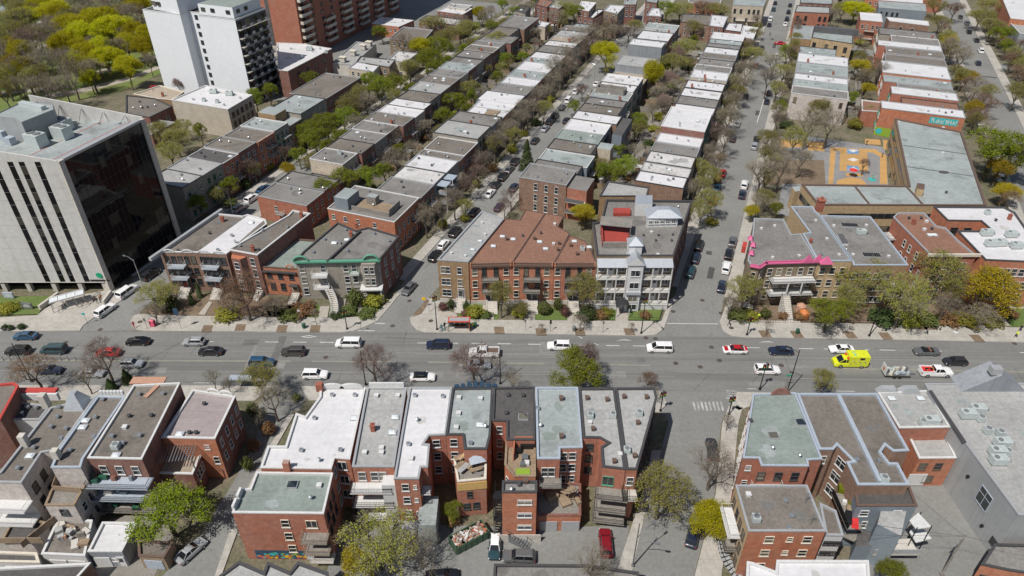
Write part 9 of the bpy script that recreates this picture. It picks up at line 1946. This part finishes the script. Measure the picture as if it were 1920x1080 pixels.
# people
def person_mesh(pose):
    """one continuous skinned figure, 1.74 m tall"""
    st = {'walk': 0.26, 'stand': 0.06, 'sit': 0.0}[pose]
    V = [(0, 0, 0.95), (0, 0.0, 1.20), (0, 0.0, 1.42), (0, 0.01, 1.52), (0, 0.02, 1.64),           # pelvis, waist, chest, neck, head
         (-0.10, 0, 0.90), (-0.11, -st * 0.6, 0.50), (-0.11, -st, 0.08), (-0.11, -st - 0.14, 0.03),   # left leg (foot forward is -y)
         (0.10, 0, 0.90), (0.11, st * 0.4, 0.50), (0.11, st, 0.10), (0.11, st - 0.14, 0.04),
         (-0.20, 0, 1.40), (-0.26, st * 0.5, 1.14), (-0.26, st * 0.3 - 0.1, 0.90), (0.20, 0, 1.40), (0.26, -st * 0.5, 1.14), (0.26, -st * 0.7 - 0.06, 0.92), (0, 0.02, 1.74)]
    E_ = [(0, 1), (1, 2), (2, 3), (3, 4), (0, 5), (5, 6), (6, 7), (7, 8), (0, 9), (9, 10), (10, 11), (11, 12), (2, 13), (13, 14), (14, 15), (2, 16), (16, 17), (17, 18), (4, 19)]
    rad = [0.15, 0.14, 0.17, 0.06, 0.105, 0.095, 0.065, 0.045, 0.04, 0.095, 0.065, 0.045, 0.04, 0.065, 0.05, 0.038, 0.065, 0.05, 0.038, 0.075]
    me = bpy.data.meshes.new('figure'); me.from_pydata(V, E_, [])
    ob = bpy.data.objects.new('figure', me); col.objects.link(ob)
    sk = ob.modifiers.new('skin', 'SKIN')
    sv = me.skin_vertices[0].data
    for k, r_ in enumerate(rad): sv[k].radius = (r_, r_ * 0.85)
    sv[0].use_root = True
    ss = ob.modifiers.new('sub', 'SUBSURF'); ss.levels = 1; ss.render_levels = 1
    dg_ = bpy.context.evaluated_depsgraph_get(); dg_.update()
    out = bpy.data.meshes.new_from_object(ob.evaluated_get(dg_)); bpy.data.objects.remove(ob)
    return out
plain('skin_tone', (0.45, 0.27, 0.19), 0.6); plain('hair', (0.05, 0.035, 0.025), 0.7)
CL = {'red': (0.5, 0.04, 0.05), 'dark': (0.03, 0.03, 0.035), 'blue': (0.05, 0.09, 0.2), 'white': (0.7, 0.7, 0.68), 'hivis': (0.6, 0.75, 0.05), 'brown': (0.2, 0.11, 0.07), 'teal': (0.04, 0.2, 0.2), 'grey': (0.2, 0.2, 0.21), 'orange': (0.6, 0.2, 0.06)}
for k, v in CL.items(): plain('cloth_' + k, v, 0.85)
FIG = {p: person_mesh(p) for p in ('walk', 'stand')}
_pm = {}
def person(px, py, top, legs, pose, rz, label, z=0.14):
    k = (pose, top, legs)
    if k not in _pm:
        me = FIG[pose].copy()
        me.materials.clear()
        for m in ('cloth_' + legs, 'cloth_' + top, 'skin_tone', 'hair'): me.materials.append(M(m))
        for p in me.polygons:
            c = p.center
            p.material_index = 0 if c.z < 0.98 and abs(c.x) < 0.21 else (1 if c.z < 1.50 and not (c.z < 0.98) else (3 if c.z > 1.69 or (c.z > 1.60 and c.y > 0.05) else 2))
            p.use_smooth = True
        _pm[k] = me
    x, y = G(px, py); tag(link('person', _pm[k], None, (x, y, z), rz), label, 'person')
person(253, 616, 'red', 'red', 'walk', R(60), 'person in red walking across the left pavement corner')
person(184, 570, 'dark', 'dark', 'stand', R(20), 'person in dark clothes beside the office forecourt railing')
person(190, 568, 'brown', 'dark', 'stand', R(-30), 'person in brown standing right of the dark one at office')
person(192, 565, 'orange', 'grey', 'stand', R(60), 'person in orange top behind the two at the office forecourt')
person(828, 621, 'teal', 'blue', 'stand', R(10), 'person in teal leaning by a bicycle left of bus shelter')
person(834, 617, 'dark', 'dark', 'stand', R(40), 'person in dark clothes left side of the bus shelter')
person(886, 618, 'hivis', 'teal', 'stand', R(-20), 'person in green vest right of the bus shelter')
person(1366, 612, 'dark', 'dark', 'walk', R(100), 'person in dark clothes on the right corner of middle street')
person(1421, 600, 'hivis', 'dark', 'stand', R(0), 'person in bright top in garden below pink building', 0.05)
person(1903, 634, 'hivis', 'dark', 'walk', R(-60), 'cyclist-like person in hi-vis vest at the right edge pavement')
person(1911, 622, 'dark', 'dark', 'walk', R(-60), 'person in dark clothes behind the hi-vis person, right edge')
person(1736, 628, 'grey', 'dark', 'walk', R(90), 'person in grey walking on pavement right of big tree')
person(1624, 272, 'dark', 'dark', 'walk', R(30), 'person in dark clothes near the lime mural fence', 0.0)
person(1653, 295, 'brown', 'dark', 'stand', R(30), 'person in brown at the edge of the school court', 0.0)
person(1664, 297, 'blue', 'grey', 'stand', R(200), 'person in blue next to the school wall', 0.0)
person(1667, 333, 'dark', 'dark', 'stand', R(90), 'person in dark clothes along the school wall, lower one', 0.0)
person(1443, 68, 'dark', 'blue', 'walk', R(0), 'person in dark clothes crossing the upper middle street', 0.0)
# bicycle at the bus shelter
x, y = G(832, 622); t = thing('bicycle', 'teal bicycle standing left of the bus shelter', 'bicycle', (x, y, 0.14), R(25))
for q in (-0.52, 0.52):
    mb = MB(); mb.tube([(q + 0.33 * math.cos(k * 0.5236), 0, 0.33 + 0.33 * math.sin(k * 0.5236)) for k in range(13)], 0.03, 4); link('wheel', mb.mesh('wheel', ['tyre']), t)
mb = MB(); [mb.tube(list(s), 0.025, 5) for s in (((-0.52, 0, 0.33), (-0.1, 0, 0.3)), ((-0.1, 0, 0.3), (-0.22, 0, 0.85)), ((-0.1, 0, 0.3), (0.38, 0, 0.8)), ((-0.2, 0, 0.78), (0.38, 0, 0.8)), ((-0.52, 0, 0.33), (-0.2, 0, 0.78)), ((0.52, 0, 0.33), (0.36, 0, 0.95)))]; link('frame', mb.mesh('frame', ['sign_teal']), t)
mb = MB(); mb.box((-0.23, 0, 0.9), (0.26, 0.14, 0.06)); link('saddle', mb.mesh('saddle', ['black_metal']), t); mb = MB(); mb.tube([(0.36, -0.28, 1.0), (0.34, 0, 0.97), (0.36, 0.28, 1.0)], 0.02, 5); link('handlebar', mb.mesh('handlebar', ['black_metal']), t)
# flattened white box on the right pavement
x, y = G(1792, 624); t = tag(link('cardboard_sheet', MB().box((0, 0, 0.02), (0.9, 0.7, 0.04)).mesh('cardboard_sheet', ['white_trim']), None, (x, y, 0.15), 0.4), 'white sheet lying on the right part of northern pavement', 'sheet')
scn.cycles.max_bounces = 6
scn.cycles.diffuse_bounces = 3
scn.cycles.glossy_bounces = 3
scn.cycles.transmission_bounces = 2
scn.cycles.transparent_max_bounces = 4
